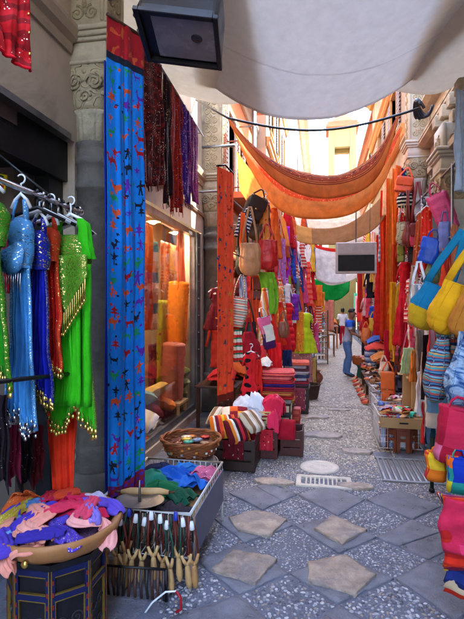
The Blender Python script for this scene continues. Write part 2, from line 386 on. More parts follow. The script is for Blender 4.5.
for i in range(-7,8):
    for j in range(-12,4):
        # cell centre at lattice point (i,j) with i+j even ; diamond corners are its 4 neighbours
        if (i+j)%2: continue
        cx,cy=Lx+i*D,Ly+j*D
        if cy>4.75 or cx<-.85 or cx>1.6: continue
        poly=[corner(i-1,j),corner(i,j-1),corner(i+1,j),corner(i,j+1)]
        if i%2==0:
            x0=min(p[0] for p in poly);x1=max(p[0] for p in poly);y0=min(p[1] for p in poly);y1=max(p[1] for p in poly)
            if cy<1.4: continue
            sp=.0185 if cy>3.3 else .025
            y=y0
            while y<y1:
                x=x0
                while x<x1:
                    px=x+rr.uniform(-.4,.4)*sp;py=y+rr.uniform(-.4,.4)*sp
                    q=[(cx+(a-cx)*.95,cy+(b-cy)*.95) for a,b in poly]
                    if inside(q,px,py): pebble(peb,px,py,sp*rr.uniform(.42,.72),rr)
                    x+=sp
                y+=sp
        else:
            rocky=(i,j) in((-1,-1),(1,-1),(1,-3),(-1,-3))
            if rocky or rr.random()<.35: slab(slabs,poly,0,False,i*5+j,.0)
            else:   # cracked into two pieces
                a_,b_=rr.uniform(.3,.7),rr.uniform(.3,.7); k0=rr.choice([0,1]); q=poly[k0:]+poly[:k0]
                mid=lambda p,r,t:(p[0]+(r[0]-p[0])*t,p[1]+(r[1]-p[1])*t)
                m1=mid(q[0],q[1],a_); m2=mid(q[2],q[3],b_)
                slab(slabs,[q[0],m1,m2,q[3]],0,False,i*5+j,.001); slab(slabs,[m1,q[1],q[2],m2],0,False,i*5+j+3,-.003)
            if rocky:
                ang0=rr.uniform(0,6); npt=rr.choice([4,5]); q=[(cx+D*.74*math.cos(ang0+2*PI*k/npt)*rr.uniform(.72,1.18),cy+D*.76*math.sin(ang0+2*PI*k/npt)*rr.uniform(.75,1.18)) for k in range(npt)]
                slab(slabs,q,1,True,i*5+j+40,.013)
# large smooth flags towards the left kerb and right edge
for k,(x0,x1,y0,y1) in enumerate([(-1.9,-1.12,1.0,2.1),(-1.88,-1.02,2.12,3.15),(-1.88,-.98,3.17,4.25),(-1.88,-.95,4.27,5.5),(-1.88,-.9,5.52,7.0),(-1.88,-.88,7.02,8.38),(-1.1,-.82,1.0,1.5)]):
    slab(slabs,[(x0,y0),(x1,y0+.03),(x1+.05,y1),(x0,y1)],0,False,90+k,-.004)
for k,(x0,x1,y0,y1) in enumerate([(1.42,1.75,2.0,4.2),(1.25,1.74,4.22,4.85),(.62,.84,5.72,5.95),(.86,1.75,5.76,6.9),(.9,1.75,6.92,8.38)]):
    slab(slabs,[(x0,y0),(x1,y0+.03),(x1,y1),(x0,y1)],0,False,70+k,-.004)
# pale rocky stones scattered through the fine cobbles further up
STN=[(.35,4.75,.2,.1),(-.45,4.72,.22,.09),(.05,6.55,.28,.16),(-.5,6.1,.2,.12),(.45,5.9,.22,.12),(-.1,7.6,.3,.13),(.3,8.2,.2,.1)]
for k,(x,y,a,b) in enumerate(STN):
    slab(slabs,[(x+a*math.cos(t)*rr.uniform(.8,1.1),y+b*math.sin(t)*rr.uniform(.8,1.15)) for t in[PI*2*q/7 for q in range(7)]],1,True,50+k,.012)
y=4.55
def blocked(x,y):
    if (x-.0)**2+(y-5.28)**2<.235**2: return True
    if -.24<x<.32 and 4.66<y<4.98: return True
    if .62<x<1.75 and 4.95<y<5.72: return True
    if x>.86 and y>5.72: return True
    if x<-.9+.02*(y-4): return True
    return any(((x-a)/c)**2+((y-b)/d)**2<1.05 for a,b,c,d in STN)
latt=[]
for i in range(-7,8):
    for j in range(-12,4):
        if (i+j)%2==0 and Ly+j*D<=4.75 and -.85<=Lx+i*D<=1.6: latt.append([corner(i-1,j),corner(i,j-1),corner(i+1,j),corner(i,j+1)])
while y<8.45:
    sp=.022 if y<6 else .029
    x=-.95
    while x<XR:
        px=x+rr.uniform(-.4,.4)*sp;py=y+rr.uniform(-.4,.4)*sp
        if not blocked(px,py) and not (py<5.1 and any(inside(q,px,py) for q in latt)): pebble(peb,px,py,sp*rr.uniform(.42,.7),rr)
        x+=sp
    y+=sp
struct(slabs,'flagstones',[SLAB_G,SLAB_P],smooth=True)
struct(peb,'pebble_paving',PEB,smooth=True)
# drains
m=MB()
m.lathe([(.001,.002),(.045,.004),(.05,.0),(.07,.0),(.075,.006),(.1,.006),(.105,.0),(.125,.0),(.13,.007),(.205,.007),(.215,-.02)],(0,0,0),40)
dr=mesh_thing(m,'manhole_cover','round pale stone drain cover with concentric rings set in the pebbles','drain cover',solid('drain_stone','cfc4b6',.6,scale=9,var=.2,bump=.3),(0,5.28,-.006))
t=thing('drain_grate','rectangular stone drain frame with a row of dark slots','drain',(.04,4.82,0))
m=MB()
for a,b,c,d in((0,-.125,.54,.05),(0,.125,.54,.05)): m.box((a,b,-.004),(c,d,.03),bev=.004)
for s in(-1,1): m.box((s*.245,0,-.004),(.05,.2,.03),bev=.004)
for k in range(9): m.box((-.17+k*.0425,0,-.006),(.016,.2,.024),bev=.002)
m.build('frame',solid('drain_stone','cfc4b6',.6,scale=9,var=.2,bump=.3),t)
m=MB(); m.box((0,0,-.024),(.44,.2,.008)); m.build('sump',DARK,t)
t=thing('ribbed_grating','wide grey ribbed metal grating beside the brown stool','grating',(1.16,5.34,0))
m=MB(); 
for k in range(19): m.box((-.51+k*.0567,0,-.004),(.03,.7,.02),bev=.003)
for s in(-1,1): m.box((0,s*.36,-.004),(1.08,.03,.022),bev=.003)
m.build('ribs',solid('galv_plate','85878c',.5,.5,scale=7,var=.25,bump=.1),t)
m=MB(); m.box((0,0,-.022),(1.06,.72,.01)); m.build('tray',solid('galv_under','55575c',.7,.3,scale=7),t)

# ---- carved ornament
def scroll(mb,c,r,ax,ay,turn=2.2,th=.008,sgn=1,ph=0):
    c=Vector(c);ax=Vector(ax);ay=Vector(ay); pts=[]
    for k in range(23):
        q=turn*2*PI*k/22; R_=r*(1-k/24); pts.append(c+(ax*math.cos(sgn*q+ph)+ay*math.sin(sgn*q+ph))*R_)
    mb.tube(pts,[th*(1-.5*k/22) for k in range(23)],5)
def column(loc,name_label,zb=0,zc=3.25,r=.17,carveh=2.2,mats=None,s=1.,group='stone columns of the arcade fronts'):
    """shaft with ring mouldings, fluted neck, carved capital, block, abacus, carved pilaster above"""
    m_st,m_dk,m_cv=mats or (STONE,STONE_D,STONE_C)
    t=thing('stone_column',name_label,'column',loc,0,group)
    m=MB(); m.box((0,0,.22),(r*2.7,r*2.7,.44),bev=.02); m.lathe([(r*1.3,.44),(r*1.35,.5),(r*1.1,.54),(r*1.25,.6),(r*1.02,.64)],(0,0,0),28)
    zr=zc-.62
    m.lathe([(r,.6),(r*1.0,zr),(r*1.12,zr+.01),(r*1.14,zr+.04),(r*1.05,zr+.06),(r*1.0,zr+.08),(r,zr+.2),(r*1.1,zr+.21),(r*1.14,zr+.25),(r*1.0,zr+.28),(r*.98,zr+.34),(r*1.08,zr+.36),(r*1.08,zr+.38)],(0,0,0),28)
    m.build('shaft',m_dk,t)
    m=MB(); m.loft([(0,0,zc-.25,r*.94,r*.94,2,14,.035),(0,0,zc-.03,r*.98,r*.98,2.4,14,.035),(0,0,zc,r*1.08,r*1.08,3)],84); m.build('fluted_neck',m_st,t)
    m=MB(); m.loft([(0,0,zc,r*1.0,r*1.0,2.5),(0,0,zc+.05,r*1.12,r*1.12,3),(0,0,zc+.2,r*1.22,r*1.22,4),(0,0,zc+.33,r*1.3,r*1.3,6)],40)
    for a in range(4):
        M=Matrix.Rotation(a*PI/2,4,'Z'); s0=len(m.v); w=r*1.2
        scroll(m,(-w*.5,-w*1.02,zc+.2),w*.42,(1,0,0),(0,0,1),2.2,.014); scroll(m,(w*.5,-w*1.02,zc+.2),w*.42,(1,0,0),(0,0,1),2.2,.014,-1,PI)
        scroll(m,(0,-w*1.0,zc+.09),w*.3,(1,0,0),(0,0,1),1.4,.012)
        m.ball((0,-w*1.0,zc+.28),.022); m.ball((-w*.9,-w,zc+.1),.018); m.ball((w*.9,-w,zc+.1),.018)
        m.xf(M,s0)
    m.build('carved_capital',m_cv,t)
    m=MB(); w=r*2.55
    m.box((0,0,zc+.345),(w*1.08,w*1.08,.03),bev=.008); m.box((0,0,zc+.43),(w,w,.14),bev=.006); m.box((0,0,zc+.515),(w*1.12,w*1.12,.03),bev=.006)
    m.box((0,0,zc+.55),(w*1.22,w*1.22,.04),bev=.008); m.box((0,0,zc+.59),(w*1.3,w*1.3,.04),bev=.008)
    m.build('abacus',m_st,t)
    m=MB(); w2=w*.94; z0=zc+.612
    m.box((0,0,z0+carveh/2),(w2,w2,carveh),bev=.01)
    for s_ in(-1,1):
        m.box((s_*w2*.44,-w2*.5,z0+carveh/2),(w2*.09,.03,carveh*.96),bev=.006)
        m.box((w2*.5*1,s_*w2*.44,z0+carveh/2),(.03,w2*.09,carveh*.96),bev=.006)
    m.build('pilaster',m_st,t)
    m=MB(); k=0; z=z0+.12
    while z<z0+carveh-.1:
        for s_ in(-1,1):
            scroll(m,(s_*w2*.18,-w2*.505,z),w2*.17,(1,0,0),(0,0,1),1.8,.011,s_,PI/2)
            for sx in(-1,1): scroll(m,(sx*w2*.505,s_*w2*.18,z),w2*.17,(0,1,0),(0,0,1),1.8,.011,s_,PI/2)
        m.ball((0,-w2*.505,z+.07),.022,sc=(1,.6,1.6)); m.ball((w2*.505,0,z+.07),.022,sc=(.6,1,1.6)); z+=.15
    m.build('carved_panel',m_cv,t)
    return t
column((-1.79,3.62,0),'stone column with carved capital between the dress shop and the blue animal cloth',zc=3.27,r=.14)
column((-1.75,7.82,0),'stone column with carved capital behind the long orange red cloth on the left',zc=3.27,r=.15)
GREYST=solid('pale_grey_stone','a7a29c',.85,scale=5,var=.2,bump=.35,dirt='77726a')
column((1.6,8.5,0),'slim grey column with ring mouldings behind the pink handbag',zc=3.84,r=.14,carveh=2.0,mats=(PLASTER_L,GREYST,STONE_C),group='stone columns on the right')
column((1.62,6.25,0),'nearest right column under a thick cornice with stepped brackets',zc=3.0,r=.17,carveh=.3,mats=(PLASTER_L,GREYST,STONE_C),group='stone columns on the right')

# ---- left near building
def cornice(mb,x,s,y0,y1,z,prof):
    """moulding running along Y on a wall face at x, s=+1 grows to +x ; prof (out,z)"""
    vs=[];n=len(prof)
    for y in(y0,y1): vs+=[(x+s*o,y,z+dz) for o,dz in prof]
    fs=[(i,i+1,n+i+1,n+i) for i in range(n-1)]+[tuple(range(n)),tuple(range(2*n-1,n-1,-1))]
    mb.add(vs,fs)
CP=[(-.02,0),(.02,0),(.03,.04),(.03,.07),(.07,.1),(.09,.16),(.09,.19),(-.02,.2)]
T=.35
def wallbox(mb,x0,x1,y0,y1,z0,z1): mb.box(((x0+x1)/2,(y0+y1)/2,(z0+z1)/2),(abs(x1-x0),abs(y1-y0),abs(z1-z0)))
b=thing('shop_building','beige plaster shop building with a dark open front and a glazed window bay','building',(0,0,0))
m=MB()
wallbox(m,XL-T,XL,-6,8.7,3.03,8.5); wallbox(m,XL-T,XL,3.5,4.15,0,3.03); wallbox(m,XL-T,XL,7.6,8.7,0,3.03)
wallbox(m,XL-T,XL,4.15,7.6,2.92,3.03); wallbox(m,XL-T,XL,4.15,7.6,-.03,.1); wallbox(m,XL-T,XL,-6,-2.5,0,3.03)
m.build('wall',PLASTER,b,smooth=False)
m=MB(); cornice(m,XL,1,-6,3.42,3.68,CP); cornice(m,XL,1,4.02,7.8,3.68,CP); cornice(m,XL,1,4.02,7.8,3.2,[(-.02,0),(.02,0),(.035,.03),(.02,.05),(-.02,.05)]); m.build('cornice',solid('cornice_plaster','a8957f',.9,scale=3,var=.15,bump=.15),b,smooth=False)
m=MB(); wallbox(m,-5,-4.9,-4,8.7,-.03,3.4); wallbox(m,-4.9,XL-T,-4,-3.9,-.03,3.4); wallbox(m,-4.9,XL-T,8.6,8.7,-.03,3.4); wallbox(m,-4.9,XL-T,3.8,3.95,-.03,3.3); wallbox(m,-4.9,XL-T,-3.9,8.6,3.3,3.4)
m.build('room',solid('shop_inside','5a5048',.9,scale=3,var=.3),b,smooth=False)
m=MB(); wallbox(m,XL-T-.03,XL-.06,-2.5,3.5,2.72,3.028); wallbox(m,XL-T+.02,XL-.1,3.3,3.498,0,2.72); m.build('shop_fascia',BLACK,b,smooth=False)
m=MB(); wallbox(m,XL-.5,XL-.22,3.05,3.3,0,2.72); m.build('door_jamb',solid('jamb','6a5d54',.7,scale=4,var=.2,bump=.1),b,smooth=False)
m=MB(); wallbox(m,-3.4,-3.3,-2,3.7,0,2.7)
m.build('back_screen',solid('dark_panel','2a2522',.7,scale=3,var=.5),b,smooth=False)
# glazed display in the second bay
w=MB(); xw=XL-.05
for y0,y1,z0,z1 in((4.16,4.24,.11,2.9),(7.28,7.34,.11,2.9),(4.24,7.28,2.82,2.9),(4.24,7.28,.11,.2)): wallbox(w,xw-.06,xw+.02,y0,y1,z0,z1)
wf=w.build('window',STEEL,b,smooth=False)
g=MB(); wallbox(g,xw-.028,xw-.02,4.24,7.28,.2,2.82); g.build('pane',glassmat(),wf,smooth=False)
w=MB(); wallbox(w,xw-.04,xw+.04,7.36,7.58,.02,2.9); 
for k in range(9): w.ball((xw+.045,7.44,.5+k*.27),.012)
w.build('steel_post',STEEL,b,smooth=False)
m=MB(); wallbox(m,-2.95,-2.88,4.0,8.55,.002,3.25); m.build('display_back',solid('warm_panel','c8a888',.8,scale=2,var=.2),b,smooth=False)
m=MB(); wallbox(m,-2.87,xw-.07,4.2,7.5,.08,.17); m.build('display_floor',solid('display','8a7a66',.7),b,smooth=False)
# upper window bay + lintel line
m=MB(); wallbox(m,XL-.02,XL+.05,-2.5,3.36,3.0,3.045); m.build('lintel_trim',STEEL,b,smooth=False)

# ---- buildings up the lane
def facade(name,label,side,y0,y1,h,mat,trim,bands,wins,eave=.35,shop=True,xoff=0,thk=4.):
    x=(XL-xoff) if side<0 else (XR+xoff); s=-side  # s = direction of outward normal in X
    b=thing(name,label,'building',(0,0,0))
    m=MB(); 
    # wall with openings: strips between window rows
    zs=2.75 if shop else 0
    ys=sorted(wins['y']); ww=wins['w']; rows=wins['z']; wh=wins['h']
    cuts=[zs]+[q for z in rows for q in(z,z+wh)]+[h]
    for k in range(0,len(cuts),2): 
        if cuts[k+1]>cuts[k]+.01: wallbox(m,x,x-s*T,y0,y1,cuts[k],cuts[k+1])
    for z in rows:
        e=[y0]+[q for yy in ys for q in(yy-ww/2,yy+ww/2)]+[y1]
        for k in range(0,len(e),2):
            if e[k+1]>e[k]+.01: wallbox(m,x,x-s*T,e[k],e[k+1],z,z+wh)
    if shop:
        n=max(1,int((y1-y0)/3)); 
        for k in range(n+1):
            yy=y0+(y1-y0)*k/n; wallbox(m,x,x-s*T,max(y0,yy-.25),min(y1,yy+.25),-.03,zs)
    wallbox(m,x-s*thk,x-s*(thk+.2),y0,y1,-.03,h); 
    for yy in(y0,y1-.15): wallbox(m,x-s*T,x-s*thk,yy+.002,yy+.148,-.03,h)
    m.build('wall',mat,b,smooth=False)
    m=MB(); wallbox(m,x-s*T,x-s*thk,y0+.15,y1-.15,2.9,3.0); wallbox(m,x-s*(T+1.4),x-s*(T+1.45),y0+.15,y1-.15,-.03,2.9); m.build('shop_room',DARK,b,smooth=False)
    m=MB()
    for z in bands: cornice(m,x,s,y0,y1,z,[(-.02,0),(.05,0),(.09,.06),(.09,.16),(.14,.22),(.14,.27),(-.02,.28)])
    m.build('string_course',trim,b,smooth=False)
    m=MB(); cornice(m,x,s,y0,y1,h-.25,[(-.02,0),(.1,0),(eave*.6,.12),(eave,.16),(eave,.25),(eave-.02,.3),(-thk,.32),(-thk,.2),(-.02,.2)])
    m.build('eaves',trim,b,smooth=False)
    for z in rows:
        for yy in ys:
            f=MB(); e=.07
            for a0,a1,b0,b1 in((yy-ww/2-e,yy-ww/2,z-e,z+wh+e),(yy+ww/2,yy+ww/2+e,z-e,z+wh+e),(yy-ww/2,yy+ww/2,z+wh,z+wh+e),(yy-ww/2,yy+ww/2,z-e,z)): wallbox(f,x+s*.05,x-s*.12,a0,a1,b0,b1)
            wallbox(f,x-s*.15,x-s*.19,yy-.03,yy+.03,z,z+wh)
            wo=f.build('window',trim,b,smooth=False)
            p=MB(); wallbox(p,x-s*.2,x-s*.21,yy-ww/2,yy+ww/2,z,z+wh); p.build('pane',solid('dim_glass','3b4850',.15,scale=2,var=.3,bump=0),wo,smooth=False)
            q=MB(); 
            for k in range(int(wh/.09)): 
                for sg in(-1,1): q.box((x+s*.03,yy+sg*(ww*.5+.07+ww*.22),z+.05+k*.09),(.03,ww*.42,.06),rx=0)
            q.build('shutter',WOODD if side<0 else paint('6b4a33'),wo,smooth=False)
    return b,x,s
bl,x_,s_=facade('ochre_building','tall ochre building with balconies rising behind the left handbags',-1,8.72,14,9.6,OCHRE,PLASTER_L,[3.4,6.6],dict(y=[10.2,12.4],w=.9,z=[4.1,7.2],h=1.7))
def balcony(bl,x,s,y0,y1,z):
    m=MB(); wallbox(m,x,x+s*.55,y0,y1,z-.12,z); o=m.build('balcony',TERRA,bl,smooth=False)
    m=MB(); 
    for zz in(z+.08,z+1.): m.tube([(x+s*.5,y0,zz),(x+s*.5,y1,zz)],.015,6); m.tube([(x,y0,zz),(x+s*.5,y0,zz)],.015,6)
    n=int((y1-y0)/.12)
    for k in range(n+1):
        y=y0+(y1-y0)*k/n; m.tube([(x+s*.5,y,z),(x+s*.5,y,z+1)],.008,5)
        if k<n: m.tube([(x+s*.5,y,z+.1),(x+s*.5,y+(y1-y0)/n,z+.5),(x+s*.5,y,z+.9)],.006,4)
    for k in range(5): m.tube([(x+s*.1*k,y0,z),(x+s*.1*k,y0,z+1)],.008,5)
    m.build('railing',paint('5b2f22'),o,smooth=False)
balcony(bl,x_,s_,9.4,13.2,4.0); balcony(bl,x_,s_,9.4,13.2,7.1)
facade('cream_building','tall cream building with orange eaves on the left above the hanging clothes',-1,14.02,22,12.4,CREAM,solid('peach_trim','c08850',.9,scale=2.,var=.15,bump=.1),[3.4,6.4,9.4],dict(y=[15.5,18,20.5],w=.9,z=[4.2,7.2,10],h=1.6),eave=.5,xoff=-.35)
facade('far_left_building','far left building with a tiled eave seen over the draped cloths',-1,22.02,34,11.,PLASTER_L,CREAM,[3.4,6.6],dict(y=[24,27,30],w=.9,z=[4.2,7.4],h=1.6),eave=.5,xoff=-.8)
# right side
b=thing('right_shop_building','pale stone building with cornices above the right hand stalls','building',(0,0,0))
m=MB(); wallbox(m,XR+.02,XR+T,-6,8.,3.55,11.5);wallbox(m,XR+.02,XR+T,8.,10.3,3.55,11.5); wallbox(m,XR+.02,XR+T,-6,-2,-.03,3.55); wallbox(m,XR+.02,XR+T,5.9,6.6,-.03,3.55); wallbox(m,XR+.02,XR+T,8.75,9.3,-.03,3.55); wallbox(m,XR+.02,XR+T,10.,10.3,-.03,3.55)  # upper wall carried higher, out of view, to block sun from the left wall
wallbox(m,XR+3,XR+3.2,-6,10.3,-.03,6.2); m.build('wall',PLASTER_L,b,smooth=False)
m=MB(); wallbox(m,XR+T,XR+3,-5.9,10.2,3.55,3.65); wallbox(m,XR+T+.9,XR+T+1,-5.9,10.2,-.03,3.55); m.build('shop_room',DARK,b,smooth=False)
m=MB(); cornice(m,XR+.02,-1,5.6,7.1,3.4,[(-.02,0),(.1,0),(.16,.06),(.16,.12),(.3,.18),(.3,.26),(-.02,.27)])
cornice(m,XR+.02,-1,-6,5.6,3.55,[(-.02,0),(.1,0),(.16,.06),(.16,.12),(-.02,.13)])
for k in range(4):
    for q in range(3): m.box((XR-.05+q*.0,5.75+k*.36,3.78+q*.2),(.28+q*.07,.16,.16),bev=.012)
for z in(4.3,4.36,4.9): cornice(m,XR+.02,-1,-6,10.3,z,[(-.02,0),(.12,0),(.2,.05),(.2,.08),(-.02,.09)])
m.build('cornice',STONE,b,smooth=False)
m=MB()
for k in range(9): scroll(m,(XR+.01,6.75+k*.22,4.05),.1,(0,1,0),(0,0,1),2,.014,1 if k%2 else -1)
for k in range(9): scroll(m,(XR+.01,6.75+k*.22,3.78),.1,(0,1,0),(0,0,1),2,.014,-1 if k%2 else 1)
m.build('carved_frieze',STONE_C,b)
facade('striped_building','cream building with orange bands above the orange drapes on the right',1,10.32,17,8.6,CREAM,solid('peach_trim','c08850',.9,scale=2.,var=.15,bump=.1),[3.6,5.2,6.9],dict(y=[12,14.6],w=.9,z=[5.6],h=1.2),eave=.3)
facade('rose_building','cream building with a brick coloured edge behind the hanging black sign',1,17.02,26,8.9,CREAM,TERRA,[3.6,6.3],dict(y=[19,21.5,24],w=.8,z=[4.2,7.0],h=1.3),eave=.3,xoff=.4)
facade('far_right_building','far right building closing the lane on the shaded side',1,26.02,36,7.5,PLASTER_L,CREAM,[3.4],dict(y=[28,31,34],w=.8,z=[4.2],h=1.4),eave=.3,xoff=.9)
# end of lane
b=thing('end_building','pale building closing the far end of the lane behind the shoppers','building',(0,0,0))
m=MB(); wallbox(m,-6,.8,40,42,-.03,6.2); wallbox(m,2.8,6,40,42,-.03,6.2); wallbox(m,.8,2.8,40,42,2.8,6.2); wallbox(m,.8,2.8,41.8,42,-.03,2.8); m.build('wall',CREAM,b,smooth=False)
m=MB(); cornice(m,0,0,0,0,0,[(0,0),(0,0.001),(0.001,0)]) if 0 else wallbox(m,-6.2,6.2,39.7,42.2,6.2,6.45); m.build('eaves',TERRA,b,smooth=False)
m=MB(); wallbox(m,.8,2.8,40.3,40.36,-.03,2.8); m.build('door',paint('9cc4ae'),b,smooth=False)  # pale green paints the greenish glow at the lane end into the door
tw=thing('bell_tower','slim yellow tower with a tall opening against the bright sky','tower',(1.55,36,0))
m=MB()
for sx in(-1,1):
    for sy in(-1,1): m.box((sx*.75,sy*.75,7.2),(.42,.42,14.4))
for z,hh in((0,9.6),(13.,1.3)): 
    for sx in(-1,1): m.box((sx*.75,0,z+hh/2),(.4,1.06,hh)); m.box((0,sx*.75,z+hh/2),(1.06,.4,hh))
m.build('shaft',solid('yellow_stucco','8f7c4c',.9,scale=1.5,var=.15,bump=.1),tw,smooth=False)
m=MB(); m.box((0,0,14.5),(2.3,2.3,.22)); m.box((0,0,14.72),(2.1,2.1,.2)); m.lathe([(1.1,14.82),(.7,15.3),(.05,16)],(0,0,0),4,rz=PI/4); m.build('roof',TERRA,tw,smooth=False)

# rear buildings behind the camera keep the lane enclosed
b=thing('house_block','plain pale house block across the lane behind the viewer','building',(0,0,0))
m=MB(); wallbox(m,-6,-2.3,-16,-6.1,-.03,8); wallbox(m,2.3,6,-16,-6.1,-.03,8); m.build('wall',PLASTER_L,b,smooth=False)

# drainpipe and conduit
t=thing('drainpipe','grey vertical drainpipe on the left wall above the brown handbags','pipe',(0,0,0))
p=at(254,110,X=-1.55)
m=MB(); m.tube([(p.x,p.y,1.6),(p.x,p.y,7.2)],.055,12); m.build('pipe',GALV,t)
m=MB()
for z in(2.4,3.6,4.8,6.): m.lathe([(.07,z-.03),(.075,z),(.07,z+.03)],(p.x,p.y,0),12); m.box((p.x-.2,p.y,z),(.35,.03,.03))
m.build('clamp',GALV,t)
t=thing('cable_conduit','black cable strung across the lane under the white awning','cable',(0,0,0))
m=MB(); a=at(228,118,Y=6.4);b_=at(420,108,Y=6.4); pts=[a.lerp(b_,k/16)-Vector((0,0,.22*math.sin(PI*k/16))) for k in range(17)]; pts=[at(196,100,X=XL+.02)]+pts
m.tube(pts,.016,8); m.build('cable',BLACK,t)
t=thing('wall_pipe','short horizontal grey pipe jutting from the left column top','pipe',(0,0,0))
a=at(226,146,X=-1.5); m=MB(); m.tube([(-1.9,a.y,a.z),(-1.35,a.y,a.z)],.025,10); m.build('pipe',GALV,t)
a=at(395,118,Y=7.6)
t=thing('cable_bracket','dark bundle of cables and hooks fixed high on the right wall','cable bundle',(0,0,0))
m=MB(); c=at(424,106,X=1.45)
for k in range(5):
    q=k*.5; m.tube([c+Vector((.12*math.cos(j/5+q),.2*math.sin(j/4+q)+.02*k,-.08*math.sin(j/2.5+q))) for j in range(14)],.022,7)
m.build('cable',solid('blue_black_cable','222a35',.4,scale=9),t)

# ---- sun and sky
W=bpy.data.worlds.new('World'); SC.world=W; W.use_nodes=True; nt=W.node_tree
SUN_EL=math.radians(52); SUN_AZ=math.radians(48)   # measured from +Y towards +X
sk=nt.nodes.new('ShaderNodeTexSky'); sk.sky_type='NISHITA'; sk.sun_disc=False; sk.sun_elevation=SUN_EL; sk.sun_rotation=SUN_AZ; sk.air_density=1.; sk.dust_density=1.5; sk.ozone_density=1.
bg=nt.nodes['Background']; nt.links.new(sk.outputs[0],bg.inputs[0]); bg.inputs[1].default_value=.15
sl=bpy.data.lights.new('sun','SUN'); sl.energy=2.1; sl.angle=math.radians(.55); sl.color=(1,.94,.84); so=bpy.data.objects.new('sun',sl); COL.objects.link(so)
dv=Vector((math.sin(SUN_AZ)*math.cos(SUN_EL),math.cos(SUN_AZ)*math.cos(SUN_EL),math.sin(SUN_EL))); so.rotation_euler=dv.to_track_quat('Z','Y').to_euler()
SC.view_settings.view_transform='Standard'; SC.view_settings.look='None'; SC.view_settings.gamma=1; SC.view_settings.exposure=4.45
SC.render.engine='CYCLES'; SC.cycles.max_bounces=10; SC.cycles.diffuse_bounces=6; SC.cycles.transparent_max_bounces=12; SC.cycles.sample_clamp_indirect=8; SC.cycles.use_denoising=True
# ================================================================ AWNINGS
def spl(pts,t):
    """Catmull-Rom through 3D points"""
    n=len(pts)-1; x=min(t*n,n-1e-6); i=int(x); f=x-i
    P=[pts[max(0,i-1)],pts[i],pts[i+1],pts[min(n,i+2)]]
    return .5*((2*P[1])+(P[2]-P[0])*f+(2*P[0]-5*P[1]+4*P[2]-P[3])*f*f+(3*P[1]-P[0]-3*P[2]+P[3])*f**3)
def sheet(name,label,cat,top,bot,mat,nu=60,nv=14,wr=.02,seed=1,solid_=.004,bow=0,group=None,smooth=True,uvs=None):
    L=sum((top[i+1]-top[i]).length for i in range(len(top)-1)); W=(bot[len(bot)//2]-top[len(top)//2]).length
    m=MB()
    def f(u,v):
        a=spl(top,u);b=spl(bot,u); p=a.lerp(b,v); k=math.sin(PI*v)
        n_=mnoise.noise(Vector((u*L*2.2+seed,v*2.,seed)))*wr*2+math.sin(u*L*9+seed+3*v)*wr*.5+mnoise.noise(Vector((u*L*7,v*5.,seed*2)))*wr*.6
        return p+Vector((0,1,0))*(n_+bow*k)+Vector((0,0,1))*(n_*.4-bow*.4*k)
    m.grid(f,nu,nv,uvfn=lambda u,v:(u*L,v*W)); return mesh_thing(m,name,label,cat,mat,solid=solid_,group=group)
WHITE_AWN=fab(('bands',1,[(0,('dots','dcdad8','77777c',.4,.011,1.)),(1.1,'d0cecc'),(1.125,('dots','dcdad8','77777c',.4,.011,1.)),(2.3,'d0cecc'),(2.325,('dots','dcdad8','77777c',.35,.011,1.)),(3.14,'cccac8')]),.8,tr=.46,bump=.12,weave=.35)
CREAM_AWN=fab('d8d2c6',.85,tr=.48,bump=.12,weave=.35)
def zaw(x,y,zc,sag,x0,x1):
    t=(x-x0)/(x1-x0)*2-1; return zc+sag*t*t
m=MB()
def fa(u,v):
    y=2.3+3.25*v; xl=-.45-.95*v**.8; xr=1.75-.72*v; x=xl+(xr-xl)*u
    z=3.9+.5*(2*u-1.1)**2*(.5+.5*v)-.05*v+.06*math.sin(u*5+v*3)*(1-v)+.18*math.sin(PI*v)*.6+.012*mnoise.noise(Vector((u*5,v*6,2)))+.006*mnoise.noise(Vector((u*30,v*6,4)))+.004*mnoise.noise(Vector((u*9,v*40,6)))
    if u<.06: z+=.3*(.06-u)
    return (x,y,z+.0)
m.grid(fa,60,40,uvfn=lambda u,v:(3*u,3.2*v))
mesh_thing(m,'white_awning','big white sagging cloth awning filling the top of the view','awning',WHITE_AWN,solid=.006)
m=MB()
m.grid(lambda u,v:(-1.9+1.35*u,2.1+3.9*v,4.42-.12*math.sin(PI*u)+.1*v-.18*u*v+.02*mnoise.noise(Vector((u*3,v*6,5)))),30,40,uvfn=lambda u,v:(1.3*u,3.9*v))
mesh_thing(m,'cream_awning','cream awning sheet sagging between the left wall and the white awning','awning',CREAM_AWN,solid=.006)
m=MB()
m.grid(lambda u,v:(.85+.95*u,2.3+3.6*v,4.42-.14*math.sin(PI*u)-.16*(1-u)+.03*mnoise.noise(Vector((u*3,v*6,9)))),30,40,uvfn=lambda u,v:(1.3*u,3.9*v))
mesh_thing(m,'cream_awning','cream awning sheet stretched from the white awning to the right wall','awning',CREAM_AWN,solid=.006)

Y1=7.0
tp=[at(x,y,Y=Y1) for x,y in((229,121),(252,144),(287,167),(335,175),(372,156),(398,116))]
bt=[at(x,y,Y=Y1-.35) for x,y in((229,124),(262,168),(298,194),(342,197),(378,177),(398,122))]
RED=fab(('bands',1,[(0,('paisley','dc8c4c','963c20',4.)),(.05,('stripes',1,.04,['d07840','9c4428','e09a5c'])),(.12,('paisley','c05c30','6c2414',4.)),(.2,('print','a8401f',['ec9c58','5c1c12'],26.,.5)),(.28,('stripes',1,.035,['d07840','94381f'])),(.35,'d88444')]),.8,tr=.7,bump=.2)
sheet('scarf_canopy','large translucent red and brown patterned scarf slung highest across the lane','scarf',tp,bt,RED,wr=.02,bow=-.12)
Y2=8.2
tp=[at(x,y,Y=Y2) for x,y in((232,128),(262,163),(298,186),(338,190),(374,170),(399,128))]
bt=[at(x,y,Y=Y2-.35) for x,y in((234,133),(258,183),(286,214),(338,218),(374,198),(399,150))]
